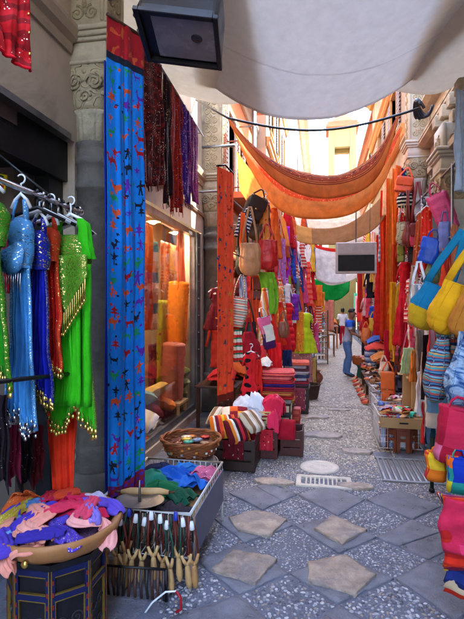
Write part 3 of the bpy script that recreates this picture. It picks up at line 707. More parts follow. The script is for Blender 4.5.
ORG=fab(('bands',1,[(0,'e8a458'),(.08,('paisley','f0803c','c43c18',5.)),(.2,('print','ec6a34',['b83a20','f0c088'],26.,.5)),(.34,'e8a660')]),.8,tr=.78,bump=.15)
sheet('scarf_canopy','bright orange printed scarf slung just below the brown one','scarf',tp,bt,ORG,wr=.02,bow=-.12,seed=4)
Y3=10.
tp=[at(x,y,Y=Y3) for x,y in((262,186),(290,222),(338,227),(374,205),(392,176))]
bt=[at(x,y,Y=Y3-.2) for x,y in((262,196),(292,238),(338,244),(378,226),(394,190))]
sheet('cloth_canopy','plain tan cloth strip slung under the orange scarf','cloth',tp,bt,fab(('bands',0,[(0,'d09a52'),(1.25,'a87a4e')]),.8,tr=.5),wr=.015,seed=6)
tp=[at(x,y,Y=8.6) for x,y in((236,150),(252,172),(268,196),(286,222))]
bt=[at(x,y,Y=8.9) for x,y in((240,190),(254,215),(268,238),(290,246))]
sheet('cloth_canopy','glowing yellow cloth slung beside the left wall under the scarves','cloth',tp,bt,fab('ecb878',.8,tr=.55),wr=.03,seed=8)
tp=[at(x,y,Y=12.5) for x,y in((291,232),(305,240),(325,247),(346,250))]
bt=[at(x,y,Y=12.4) for x,y in((298,262),(312,276),(328,284),(346,283))]
sheet('cloth_canopy','white cloth canopy with a red edge left of the hanging sign','cloth',tp,bt,fab(('bands',1,[(0,'e2342c'),(.09,'eceae6')]),.8,tr=.5),wr=.03,seed=9)
tp=[at(x,y,Y=15) for x,y in((310,262),(330,272),(350,268),(368,258))]
bt=[at(x,y,Y=14.8) for x,y in((312,276),(330,285),(350,281),(368,270))]
sheet('cloth_canopy','white cloth canopy sagging below the hanging sign','cloth',tp,bt,fab('f0efe9',.8,tr=.5),wr=.03,seed=10)
tp=[at(x,y,Y=16) for x,y in((313,278),(322,281),(336,283),(350,281))]
bt=[at(x,y,Y=16) for x,y in((316,296),(325,300),(337,301),(349,291))]
sheet('cloth_canopy','small green cloth hung across the lane low in the distance','cloth',tp,bt,fab('1fb35a',.8,tr=.5),wr=.05,seed=11,nu=24,nv=8)
tp=[at(x,y,Y=20) for x,y in((300,206),(330,214),(360,206))]
bt=[at(x,y,Y=20) for x,y in((300,222),(330,236),(362,226))]
sheet('cloth_canopy','pale far canopy over the end of the lane','cloth',tp,bt,fab('e8e4d6',.8,tr=.5),wr=.05,seed=12,nu=24,nv=8)
tp=[at(x,y,Y=13.5) for x,y in((292,210),(320,219),(352,219),(385,204))]
bt=[at(x,y,Y=13.4) for x,y in((296,228),(322,243),(352,244),(388,232))]
sheet('cloth_canopy','white cloth strip strung behind the tan one','cloth',tp,bt,fab('efe6d6',.8,tr=.55),wr=.03,seed=13,nu=30,nv=8)
# hanging sign
c=at(356,258,Y=9.2); t=thing('hanging_sign','square hanging sign, pale above and black below','sign',c,rz=.06)
m=MB(); m.box((0,0,0),(.74,.07,.58),bev=.01); m.build('frame',paint('b3aca8'),t,smooth=False)
m=MB(); m.box((0,-.038,-.095),(.66,.01,.3)); m.build('panel',paint('040409',.7),t,smooth=False)
m=MB(); m.box((0,-.038,.17),(.66,.01,.19)); m.build('panel',paint('9c9491',.5),t,smooth=False)
m=MB(); m.tube([(-.0,0,.29),(0,0,1.6)],.012,6); m.tube([(.25,0,.29),(.25,0,1.6)],.006,6); m.build('hanger_rod',GALV,t)
# floodlight
c=at(183,28,Y=2.75); t=thing('floodlight','black box floodlight with a glass face tilted down over the lane','floodlight',c,rz=.1,rx=math.radians(-14),ry=.16)
m=MB(); m.loft([(0,0,.2,.2,.13,8),(0,0,.15,.22,.15,8),(0,0,-.04,.235,.19,12),(0,0,-.07,.235,.19,12)],32); 
for k in range(5): m.box((-.16+k*.08,.0,.215),(.012,.22,.05))
m.build('housing',BLACK,t,smooth=False)
m=MB()
for s in(-1,1): m.box((s*.225,0,-.085),(.03,.4,.03),bev=.004); m.box((0,s*.185,-.085),(.42,.03,.03),bev=.004)
m.build('bezel',BLACK,t,smooth=False)
m=MB(); m.box((.03,0,-.078),(.36,.3,.006)); m.build('glass_face',solid('frosted_lamp_glass','8d8388',.25,scale=5,var=.3,bump=0),t,smooth=False)
m=MB(); m.ball((.1,-.02,-.08),.035,12,8,(1,1,.3)); m.build('bulb',paint('3b3236',.3),t)
m=MB(); m.tube([(-.23,0,.0),(-.3,0,.05),(-.32,.1,.3),(-.6,.2,.35)],.018,8); m.build('bracket',BLACK,t)
# ================================================================ ITEM HELPERS
V=Vector
def dep(p): return -p.x*math.sin(YAW)+p.y*math.cos(YAW)
def pm(p): return dep(p)/F      # metres per photograph pixel at p
def drape(pL,pR,L,folds=5,amp=.02,seed=0,hem=None,wb=1.,wt=1.,sway=0.,n=1.):
    mid=(pL+pR)/2; d=pR-pL; nr=V((d.y,-d.x,0)); nr=nr.normalized() if nr.length>1e-6 else V((0,-1,0))
    if nr.y>0: nr=-nr
    def f(u,v):
        w=wt+(wb-wt)*v; p=mid+d*((u-.5)*w)-mid
        h=hem(u) if hem else 1.
        a=amp*(.35+.65*v**.7)
        q=2*PI*folds*(u+.16*mnoise.noise(V((v*.9,seed*1.3,u*2.4)))+.05*mnoise.noise(V((v*4,seed,u*5))))+seed; a*=.65+.7*abs(mnoise.noise(V((u*3.1,v*1.2,seed+5))))*1.6
        o=a*(math.sin(q)+.35*math.sin(2.3*q+seed+v*2))+amp*.8*n*mnoise.noise(V((u*3,v*3+seed,seed)))
        s_=sway*math.sin(v*PI*.9)+amp*.5*mnoise.noise(V((seed,v*3,7)))
        return p+V((0,0,-L*v*h))+nr*o+d.normalized()*s_
    return mid,f
def cloth(name,label,cat,pL,pR,L,mat,folds=5,amp=.02,seed=0,nu=40,nv=40,parent=None,group=None,solid_=.004,mfn=None,**k):
    mid,f=drape(pL,pR,L,folds,amp,seed,**k); w=(pR-pL).length; m=MB()
    m.grid(f,nu,nv,uvfn=lambda u,v:(u*w*1.3,v*L),mfn=mfn)
    if parent is not None: 
        o=m.build(name,mat,parent,solid=solid_); o.location=mid-parent.location; return o,mid,f
    o=mesh_thing(m,name,label,cat,mat,loc=mid,solid=solid_,group=group); return o,mid,f
def beads(pts,r,mat,parent,name='coin_fringe',off=V((0,0,0)),flat=.45):
    m=MB()
    for p in pts: m.ball(p,r*rnd.uniform(.8,1.15),7,5,(1,flat,1))
    o=m.build(name,mat,parent); o.location=off; return o
def hanger(parent,w,z=0,mat=None,y=0):
    m=MB(); m.tube([(-w*.5,y,z-.07),(-w*.3,y,z-.03),(0,y,z),(w*.3,y,z-.03),(w*.5,y,z-.07)],.009,6)
    m.tube([(0,y,z),(0,y,z+.05)]+[(.022*math.sin(q),y,z+.072-.022*math.cos(q)) for q in[k*.5 for k in range(9)]],.0045,6)
    return m.build('hanger',mat or PLWHITE,parent)
def sleeve(m,x0,z0,sx,l,r,seed=0,ang=.25):
    dx=math.sin(ang)*l*sx; m.tube([(x0-sx*.02,0,z0),(x0+dx*.3,0.004,z0-l*.33),(x0+dx*.65,-.006,z0-l*.68),(x0+dx,0,z0-l)],[r*.9,r,r*.85,r*.95],12,flat=.5)
def garment(kind,label,p,h,w,mat,rz=0,seed=0,mat2=None,group=None,hang=True,dpt=.16,cat=None,rip=.12):
    """a garment on a hanger; p is the top of the shoulders, h its length, w its widest"""
    names={'dress':'dress','shirt':'shirt','skirt':'skirt','trousers':'trousers','scarf':'scarf'}
    t=thing(names[kind],label,cat or names[kind],p,rz,group); q=seed*1.7; m=MB(); c=w*.5
    if kind=='dress':
        pr_=[(0,.42,.5),(-.03,.5,.6),(-.12,.5,.7),(-.22,.44,.8),(-.34,.38,.8),(-.45,.5,1),(-.65,.72,1.2),(-.85,.9,1.3),(-1,1,1.4)]
        rg=[]
        for z,a,b in pr_:
            rp=rip*max(0,(-z-.3)/.7)
            rg.append((0.01*math.sin(q+z*5),.01*math.cos(q+z*7),z*h,a*c,b*dpt*.5,2.3,9,rp,q+z*1.5))
        m.softloft(rg,54,seed=seed,amp=.012); m.build('body',mat,t,solid=.003)
        s=MB(); sleeve(s,-c*.42,-.02*h,-1,h*.22,w*.1); sleeve(s,c*.42,-.02*h,1,h*.22,w*.1); s.build('sleeve',mat2 or mat,t)
    elif kind=='skirt':
        rg=[(0,0,z*h,(a)*c,a*dpt*.5,2.2,11,rip*(-z),q+z) for z,a in((0,.45),(-.05,.5),(-.3,.68),(-.6,.85),(-1,1))]
        m.softloft(rg,60,seed=seed,amp=.01); m.build('body',mat,t,solid=.003)
        b=MB(); b.loft([(0,0,.0,.46*c,.24*dpt),(0,0,.03,.45*c,.23*dpt),(0,0,.035,.4*c,.2*dpt)],30); b.build('waistband',mat2 or mat,t)
    elif kind=='shirt':
        rg=[(0,0,z*h,a*c,b*dpt*.5,2.6,6,.05*(-z),q+z) for z,a,b in((0.0,.3,.4),(-.03,.6,.6),(-.1,.68,.8),(-.4,.64,1),(-.7,.66,1),(-1,.72,1.1))]
        m.softloft(rg,44,seed=seed,amp=.014,fr=(16,8)); m.build('body',mat,t,solid=.003)
        for sx in(-1,1):
            s=MB(); sleeve(s,sx*c*.62,-.06*h,sx,h*.55,w*.11,seed,.22); s.build('sleeve',mat2 or mat,t)
    elif kind=='trousers':
        m.loft([(0,0,0,.55*c,.3*dpt),(0,0,-.1*h,.62*c,.42*dpt),(0,0,-.25*h,.66*c,.5*dpt),(0,0,-.3*h,.64*c,.48*dpt)],30,False); m.build('waist',mat,t,solid=.003)
        for sx in(-1,1):
            s=MB(); s.softloft([(sx*.3*c,0,-.2*h,.36*c,.46*dpt,2,0,0),(sx*.34*c,0,-.5*h,.36*c,.45*dpt,2.2,5,.08,q),(sx*.4*c,.0,-.8*h,.4*c,.46*dpt,2.2,5,.12,q+1),(sx*.45*c,0,-h,.44*c,.5*dpt,2.2,5,.16,q+2)],30,seed=seed,amp=.01); s.build('leg',mat2 or mat,t,solid=.003)
    elif kind=='scarf':
        m=MB(); mid,f=drape(V((-c,0,0)),V((c,0,0)),h,3+seed%3,.02,seed+1,wb=.8+.3*(seed%2),wt=.55,hem=lambda u:1-.12*abs(math.sin(u*PI+seed)))
        m.grid(f,24,26,uvfn=lambda u,v:(u*w,v*h)); m.build('drape',mat,t,solid=.004)
        k=MB(); 
        for a in range(12): x=-c*.85+a*c*1.7/11; k.tube([(x,0,-h*.93),(x+.006,0,-h*.93-.05)],.003,4)
        k.build('tassels',mat2 or mat,t)
    if hang and kind!='skirt': hanger(t,w*.7,.012)
    return t
def bag(style,label,top,h,bh,w,mat,rz=0,mat2=None,d=.12,seed=0,group=None,tilt=0.,name='handbag',strapw=.012,lean=0.):
    """top = where the strap hangs; h = whole height; bh = body height"""
    t=thing(name,label,'bag',top,rz,group,ry=tilt); m=MB(); c=w/2; zb=-h; zt=-h+bh; q=seed
    if style=='hobo':
        pf=[(0,.25,.3),(.04,.6,.62),(.14,.86,.85),(.3,1.,1.),(.5,1.,1.),(.7,.93,.8),(.85,.84,.55),(.95,.78,.36),(1,.75,.3)]
    elif style=='slouch':
        pf=[(0,.3,.35),(.04,.62,.7),(.12,.88,.95),(.25,1,1),(.4,.97,.95),(.55,.82,.8),(.7,.6,.58),(.85,.38,.36),(1,.2,.2)]
    elif style=='tote':
        pf=[(0,.7,.6),(.03,.86,.85),(.15,.93,1),(.5,.97,.95),(.85,1,.7),(1,1.02,.55)]
    elif style=='sack':
        pf=[(0,.3,.4),(.05,.65,.75),(.2,.95,1),(.4,1,1.05),(.65,.8,.85),(.85,.5,.55),(1,.34,.4)]
    else:
        pf=[(0,.9,.85),(.04,.97,.98),(.3,1,1),(.75,.98,.95),(.95,.94,.8),(1,.86,.6)]
    pw=5 if style=='satchel' else 3.2 if style=='tote' else 2.4
    m.softloft([(.008*math.sin(q+k*9)+(lean*k*k if lean else 0),0,zb+bh*k,a*c,b*d/2,pw,9,.0 if style=='satchel' else (.02+.13*k*k if style in('slouch','sack','hobo') else .03),q+k*1.2) for k,a,b in pf],44,cap=True,per=bh/22,amp=(.0015 if style=='satchel' else .007),fr=(11,9),seed=seed)
    m.build('body',mat,t)
    s=MB(); e=pf[-1][1]*c*.9
    sh=h-bh
    if style=='slouch':
        for sx in(-1,1): s.tube([(lean+sx*e*.5,0,zt-.03),(lean*.9+sx*e*.8,0,zt+sh*.4),(sx*.012,0,0)],[strapw*1.5,strapw,strapw],8,flat=.35)
    elif style in('tote',):
        for sy in(-1,1):
            s.tube([(-e*.55,sy*d*.2,zt-.03),(-e*.5,sy*d*.2,zt+sh*.5),(-.02,sy*.012,-.0),(.02,sy*.012,0),(e*.5,sy*d*.2,zt+sh*.5),(e*.55,sy*d*.2,zt-.03)],strapw,8,flat=.45)
    else:
        s.tube([(-e,0,zt-.02),(-e*.8,0,zt+sh*.35),(-e*.35,0,zt+sh*.8),(-.015,0,0),(.015,0,0),(e*.35,0,zt+sh*.8),(e*.8,0,zt+sh*.35),(e,0,zt-.02)],strapw,8,fx=.25)
    s.build('strap',mat2 or mat,t)
    if style=='satchel':
        f=MB(); f.loft([(0,-d*.47,zb+bh*.42,.8*c,.012,4),(0,-d*.5,zb+bh*.5,.93*c,.014,5),(0,-d*.5,zt-.02,.95*c,.014,5),(0,-d*.3,zt+.008,.9*c,.05*1,4)],28); f.build('flap',mat2 or mat,t)
        f=MB(); f.box((0,-d*.55,zb+bh*.45),(.03,.008,.025),bev=.002); f.build('buckle',GOLD,t)
    else:
        f=MB()
        for sx in((-.42,.42) if style!='tote' else (-.8,.8)): f.tube([(sx*a*c,-b*d/2*(1.03 if style!='tote' else .9)*(1-abs(sx)**pw)**(1/pw)-.001,zb+bh*k) for k,a,b in pf[1:]],.0035,5)
        f.build('seam',mat,t); f=MB(); pz=zt-.004
        if style=='slouch': e*=.9
        f.tube([((lean if style=='slouch' else 0)+e*1.02*math.cos(a),pf[-1][2]*d/2*math.sin(a),pz) for a in[2*PI*k/24 for k in range(24)]],.006,6,closed=True); f.build('rim',mat2 or mat,t)
    return t
def pillow_mb(m,w,d,h,n=16,pw=3.5,seed=0,z0=0):
    def s(sg): 
        def f(u,v):
            x=(u*2-1);y=(v*2-1); e=(1-abs(x)**pw)*(1-abs(y)**pw); k=.5*h*max(0,e)**.5
            pinch=1-.06*(abs(x*y))
            return V((x*w/2*pinch,y*d/2*pinch,z0+h/2+sg*k+.06*h*mnoise.noise(V((x*2.5,y*2.5,seed)))))
        return f
    for sg in(1,-1): m.grid(s(sg),n,n,uvfn=lambda u,v:(u*w,v*d))
    return m
def cushion(label,c,w,d,h,mat,rz=0,seed=0,name='cushion',cat='cushion',rx=0,ry=0,group=None,piping=None):
    t=thing(name,label,cat,c,rz,group,rx=rx,ry=ry); m=MB(); pillow_mb(m,w,d,h,seed=seed); m.build('cover',mat,t)
    if piping:
        m=MB(); pts=[]
        for k in range(40):
            a=2*PI*k/40; x=math.copysign(abs(math.cos(a))**.35,math.cos(a)); y=math.copysign(abs(math.sin(a))**.35,math.sin(a)); pts.append((x*w/2*.985,y*d/2*.985,h/2))
        m.tube(pts,.006,6,closed=True); m.build('piping',piping,t)
    return t
def folded(label,c,w,d,h,mat,rz=0,seed=0,group=None,name='folded_cloth',cat='folded cloth'):
    m=MB(); L=max(2,int(h/.022))
    rg=[]
    for k in range(L):
        z0=h*k/L;z1=h*(k+1)/L; zz=(z1-z0)
        ox=.008*math.sin(seed*3+k*2.1);oy=.01*math.cos(seed*5+k*1.7)
        for f_,s_ in((.03,.97),(.3,1.),(.7,1.),(.97,.97)): rg.append((ox,oy,z0+zz*f_,w/2*s_,d/2*s_,7,5,.006,k+seed))
    rg=[(0,0,0,w/2*.9,d/2*.9,7)]+rg+[(0,0,h+.002,w/2*.8,d/2*.8,7)]
    m.loft(rg,44); m.rough(.009,7,seed)
    # stripes follow the height of the pile
    m.uv=[(p[0]+p[1]*.7,p[2]+seed*.13) if p[2]<h*.98 else (p[0],p[1]) for p in m.v]
    return mesh_thing(m,name,label,cat,mat,loc=c,rz=rz,group=group)
def crumple(label,c,rx,ry,h,mat,seed=0,rz=0,name='cloth',cat='cloth',group=None,n=64,droop=.0,passes=2.4):
    m=MB(); ph=seed*.9
    def f(u,v):
        s=v; w=2*u-1; nn=mnoise.noise(V((s*2.3,seed*1.7,u*.8))); n2=mnoise.noise(V((u*3,s*4,seed*2.3)))
        x=rx*(.82+.22*nn)*math.cos(PI*passes*s+.3*w*math.sin(seed)); y=ry*w*(.8+.3*mnoise.noise(V((s*3,seed,2))))+.035*math.sin(5*s+seed)
        d=max(0,1-.85*(x/rx)**2)*max(0,1-.8*(y/ry)**2)
        an=seed*1.3; q=(x*math.cos(an)+y*math.sin(an)); wv=math.cos(2*PI*q/.075+6*mnoise.noise(V((x*5,y*5,seed+s*2)))+seed)
        z=h*(.15+.55*s)*(.25+.75*d)+.35*h*d*(.8+.6*n2)+(.006+.008*d)*wv+.012*mnoise.noise(V((x*11,y*11,s*6+seed)))-droop*max(0,abs(w)-.6)*3
        return V((x,y,z))
    m.grid(f,n//2+8,n,uvfn=lambda u,v:(v*rx*4,u*ry*2))
    return mesh_thing(m,name,label,cat,mat,loc=c,rz=rz,group=group,solid=.005)
def ribbon(label,pts,w,mat,seed=0,name='scarf',cat='scarf',group=None,folds=3.6,amp=.0055):
    m=MB(); c=sum(pts,V((0,0,0)))/len(pts); P_=[p-c for p in pts]
    def f(u,v):
        p=spl(P_,v); t=spl(P_,min(1,v+.02))-spl(P_,max(0,v-.02)); s_=V((-t.y,t.x,0)); s_=s_.normalized() if s_.length>1e-5 else V((1,0,0))
        k=u-.5; ww=w*(.85+.3*mnoise.noise(V((v*2.2,seed,1))))*max(.12,1-abs(2*v-1)**5)**.5 
        z=amp*(1-abs(2*v-1)**4)*math.cos(2*PI*folds*u+seed+5*mnoise.noise(V((v*3,u,seed))))+.008*mnoise.noise(V((u*3,v*6,seed)))-.022*abs(2*k)**3
        return p+s_*k*ww+V((0,0,z))
    m.grid(f,22,60,uvfn=lambda u,v:(u*w,v*.5)); return mesh_thing(m,name,label,cat,mat,loc=c,group=group,solid=.005)
def basket(label,c,r,h,mat=None,rb=None,group=None,sx=1,name='wicker_basket',rz=0):
    mat=mat or WICK; rb=rb or r*.72; t=thing(name,label,'basket',c,rz,group)
    m=MB(); n=36
    for k in range(int(h/.014)):
        z=k*.014; R_=rb+(r-rb)*(z/h)**.7
        m.tube([((R_+.005*(1 if (j+k)%2 else -1))*sx*math.cos(2*PI*j/n),(R_+.005*(1 if (j+k)%2 else -1))*math.sin(2*PI*j/n),z) for j in range(n)],.0072,5,closed=True)
    m.lathe([(.001,0),(rb,0),(rb,.01),(.001,.01)],(0,0,0),24,sx=sx); m.build('woven_side',mat,t)
    m=MB()
    for ph in(0,PI):
        m.tube([((r+.008*math.cos(6*q+ph))*sx*math.cos(q),(r+.008*math.cos(6*q+ph))*math.sin(q),h+.008*math.sin(6*q+ph)) for q in[2*PI*j/72 for j in range(72)]],.011,6,closed=True)
    m.build('rim',mat,t); return t
def crate(label,c,w,d,h,mat,rz=0,slats=3,group=None,name='wooden_crate',cat='crate',legs=0):
    t=thing(name,label,cat,c,rz,group); m=MB(); z0=legs; sh=h/slats
    for k in range(slats):
        z=z0+sh*(k+.5)
        for s in(-1,1): m.box((0,s*(d/2-.008),z),(w-.034,.014,sh*.84),bev=.002); m.box((s*(w/2-.008),0,z),(.014,d-.03,sh*.84),bev=.002)
    m.box((0,0,z0+.008),(w-.02,d-.02,.012)); m.build('slats',mat,t,smooth=False)
    m=MB()
    for a in(-1,1):
        for b_ in(-1,1): m.box((a*(w/2-.018),b_*(d/2-.018),(z0+h)/2),(.036,.036,z0+h),bev=.003)
    m.build('posts',mat,t,smooth=False); return t
def table(label,c,w,d,h,mat,rz=0,name='table'):
    t=thing(name,label,'table',c,rz); m=MB(); m.box((0,0,h-.015),(w,d,.03),bev=.004); m.build('tabletop',mat,t,smooth=False)
    for a in(-1,1):
        for b_ in(-1,1):
            m=MB(); m.box((a*(w/2-.04),b_*(d/2-.04),(h-.03)/2),(.045,.045,h-.034),bev=.003); m.build('leg',mat,t,smooth=False)
    return t
# ================================================================ LEFT NEAR
GOLDF='f0d080'
red=fab(('paisley','c5101c','8a0812',3.),.7,seq=.04,gold='ffc8b8')
# red garment at the top left corner
a=at(-22,-30,Y=1.75);b_=at(28,-8,Y=1.95)
t=thing('red_garment','red embroidered garment hanging at the upper left corner over the dress shop','garment',(a+b_)/2)
o,mid,f=cloth('panel',None,None,a,b_,(at(26,72,Y=1.95)-b_).length*-1 if 0 else b_.z-at(26,68,Y=1.95).z,red,3,.02,2,parent=t,hem=lambda u:.78+.26*u,wb=1.05)
beads([f(1-.02,v) +V((0,-.006,0)) for v in(.3,.55,.8)],.007,GOLD,t,'button',off=mid-t.location)
m=MB(); m.tube([mid-t.location+f(u/20,1) for u in range(21)],.008,6); m.build('hem',fab('e01428'),t)
# rail
p0=V((-1.42,.9,2.32));p1=at(80,212,X=-1.36)
t=thing('clothes_rail','silver clothes rail with hangers in front of the dark dress shop','rail',(-1.4,1.8,2.3))
o_=t.location; m=MB(); m.tube([p0-o_,p1-o_],.014,10); m.ball(p1-o_,.022); m.build('rail',CHROME,t)
m=MB()
for yy in(1.2,p1.y-.15): m.tube([V((-1.41,yy,2.31))-o_,V((-1.99,yy,2.76))-o_],.008,6)
m.build('bracket',BLACK,t)
for k,px in enumerate((36,42,48,56,60,66,71,75)):
    p=at(px,193+px*.2,X=-1.38); q=p.lerp(p,1); tt=(p.y-p0.y)/(p1.y-p0.y); q=p0.lerp(p1,tt)
    t=thing('hanger',['black','white'][k%2]+' plastic hanger hooked on the silver clothes rail','hanger',q,rz=.5+.1*k,group='empty hangers on the clothes rail')
    m=MB(); m.tube([(0,0,-.06)]+[(0,.024*math.sin(a_),.0-.024*math.cos(a_)) for a_ in[j*.55 for j in range(9)]],.007,6); m.build('hook',CHROME if k%2 else BLACK,t)
    m=MB(); m.tube([(-.13,0,-.12),(0,0,-.06),(.13,0,-.12)],.01,6); m.build('arms',PLWHITE if k%2 else BLACK,t)
GRN=fab('35b814',.75,bump=.3); GRNS=fab('2fa012',.7,seq=.42,gold=GOLDF); GSEQ=fab('4f8a1c',.55,seq=.62,gold=GOLDF)
def outfit(label,pxl,pxr,yt,yb,Y,mat,matb,seed,hemf,fringe=True,panel=None,coin=GOLD,cr=.012,edge=None):
    """belly-dance outfit: skirt drape with coin-edged hem, bodice, hanger"""
    a=at(pxl,yt,Y=Y);b_=at(pxr,yt,Y=Y); mid=(a+b_)/2; L=a.z-at(pxl,yb,Y=Y).z; w=(b_-a).length
    t=thing('dance_costume',label,'dance costume',mid)
    rz=math.atan2((b_-a).y,(b_-a).x)
    # skirt in two overlapping panels
    o,mm,f=cloth('skirt',None,None,a-V((0,0,L*.3)),b_-V((0,0,L*.3)),L*.7,mat,4,.022,seed,parent=t,hem=hemf,wb=1.15,wt=.6,nu=60,nv=50)
    if fringe:
        off=mm-t.location
        pts=[f(u/26,1)+V((0,-.012,0)) for u in range(27)]+[f(u/20,.955)+V((0,-.014,0)) for u in range(21)]
        beads([p+V((0,0,-.008-.02*rnd.random())) for p in pts],cr,coin,t,off=off)
        g=MB()
        for k in range(20): 
            g.tube([f(k/20,.93)+V((0,-.008,0)),f(k/20+.02,1)+V((0,-.01,-.012))],.004,4)
        go=g.build('gold_edge',matb,t); go.location=off
        e=MB(); 
        for uu in((0.0,1.0)):
            e.tube([f(uu,v/30)+V((0,-.006,0)) for v in range(31)],.012,6,flat=.5)
        eo=e.build('side_trim',matb,t); eo.location=off
    m=MB(); c=w*.5
    m.softloft([(0,0,-.1*L,.5*c,.022,2.6),(0,0,-.12*L,.78*c,.04,2.4),(0,0,-.17*L,.9*c,.055,2.4,5,.05),(0,0,-.22*L,.86*c,.045,2.4,5,.06),(0,0,-.31*L,.8*c,.04,2.4)],36,amp=.007,seed=seed)
    for sx in(-1,1): m.tube([(sx*.34*c,0,-.03),(sx*.5*c,-.01,-.07*L),(sx*.6*c,-.015,-.13*L)],.014,8,flat=.5)
    m.build('bodice',matb,t)
    hanger(t,w*.8,.0)
    return t,f,mm,L,w,c
# green costume in front
t,f,mm,L,w,c=outfit('bright green costume with gold sequins, front one on the silver rail',49,93,214,424,2.42,GRN,GSEQ,3,lambda u:.84+.2*abs(math.sin(u*PI*1.5+.3)))
m=MB()
for sx in(-1,1): m.softloft([(sx*c*.5,-.02,-.03,.012,.012),(sx*c*.62,-.02,-.06,.032,.022,2,5,.1),(sx*c*.72,-.02,-.14,.036,.024,2,5,.16),(sx*c*.76,-.02,-.22,.038,.02,2,7,.22,1),(sx*c*.78,-.02,-.25,.042,.016,2,7,.25,1)],30,amp=.01,fr=(24,6))
m.build('sleeve',GRN,t)
m=MB() # pointed sequin wrap over the hips
m.grid(lambda u,v:V(((u-.5)*w*1.05,-.075-.012*math.sin(u*9),-L*.2-v*L*(.1+.17*(1-abs(2*u-1.0))))),24,12,uvfn=lambda u,v:(u*w,v*.25)); m.build('hip_wrap',GSEQ,t,solid=.006)
m=MB()
for k in range(22):
    u=(k+.5)/22; z=-L*.2-L*(.1+.17*(1-abs(2*u-1))); m.tube([((u-.5)*w,-.085,z),((u-.5)*w+.004,-.09,z-.11)],.004,4); m.ball(((u-.5)*w,-.09,z-.118),.009,6,4)
m.build('gold_fringe',GOLD,t)
m=MB()
for k in range(5):
    mid2,f2=drape(V(((k-2.5)*w*.19,-.03-.015*(k%2),0)),V(((k-1.4)*w*.19,-.03-.015*(k%2),0)),L*.66,1,.02,k); s0=len(m.v); m.grid(lambda u,v:f2(u,v)+mid2+V((0,0,-L*.24)),8,20,uvfn=lambda u,v:(u*.1,v*L))
m.build('pleats',GRN,t,solid=.004)
outfit('deep green costume with gold coins at the left edge of the photograph',-40,9,178,398,1.95,fab('1c8a10',.75),fab('3a8016',.6,seq=.5,gold=GOLDF),8,lambda u:.9+.12*math.cos(u*5))
a=at(4,214,Y=2.3);b_=at(13,216,Y=2.34); cloth('scarf','dark red scarf squeezed between the deep green and sky blue costumes','scarf',a,b_,.42,fab('9c1420'),2,.015,4)
SKY=fab('3f8fd6',.75); SKYS=fab('4f93cc',.6,seq=.4,gold='dfe9f2')
t,f,mm,L,w,c=outfit('sky blue costume with a silver sequined top on the rail',9,33,194,432,2.12,SKY,SKYS,5,lambda u:.86+.14*u+.04*math.sin(u*12),coin=CHROME,cr=.011)
m=MB(); 
for sx in(0,): m.softloft([(-.02,-.05,-.4,.012,.01),(-.025,-.055,-.37,.06,.02),(-.025,-.06,-.33,.075,.026),(-.01,-.05,-.28,.06,.02),(.0,-.03,-.24,.02,.01)],28,amp=.008,cap=True)
m.m=1
for k in range(12): m.tube([(-.09+.012*k,-.07,-.39),(-.09+.012*k,-.075,-.44-.02*(k%3))],.003,4)
m.build('bra_cup',[SKYS,CHROME],t)
outfit('navy blue costume with gold beaded edges beside the sky blue one',29,50,212,398,2.22,fab('0c1aa0',.7),fab('14208c',.6,seq=.5,gold=GOLDF),6,lambda u:.85+.2*u)
t,f,mm,L,w,c=outfit('scarlet costume with sparkling beads between the navy and green ones',42,60,212,372,2.32,fab('c81c14',.7,seq=.1,gold='ffd9b0'),fab('cf3a18',.6,seq=.2,gold=GOLDF),7,lambda u:.9+.1*u)
a=at(44,372,Y=2.5);b_=at(80,366,Y=2.55)
cloth('long_scarf','long plain orange red scarf hanging below the green costume to the cloth pile','scarf',a,b_,a.z-at(50,520,Y=2.5).z,fab('e2381a',.8),3,.02,9,hem=lambda u:.93+.07*math.sin(u*3.2),wb=.55,nu=30)
for k,(x0,x1,y0,y1,Y,c_,lb) in enumerate([(-10,8,395,500,2.0,'241820','black cloth hanging lowest at the left edge below the deep green costume'),(6,20,425,486,2.1,'7c1a3c','plum shawl hanging under the sky blue costume'),(18,32,432,492,2.25,'1d1519','black fringed shawl between the plum and maroon shawls'),(30,44,425,490,2.35,'5a1220','maroon shawl hanging under the navy costume')]):
    a=at(x0,y0,Y=Y);b_=at(x1,y0,Y=Y+.05); cloth('shawl',lb,'shawl',a,b_,a.z-at(x0,y1,Y=Y).z,fab(c_,.8,seq=.03,gold='d8c0c8'),3,.02,20+k,hem=lambda u:.9+.1*math.sin(u*7),nu=24,nv=24)
# second rail for the low ones
t=thing('clothes_rail','low dark rail carrying the black and plum shawls','rail',(-1.5,1.9,1.2))
m=MB(); m.tube([at(-30,385,Y=1.7)-t.location,at(84,372,Y=2.56)-t.location],.011,8); m.build('rail',BLACK,t)
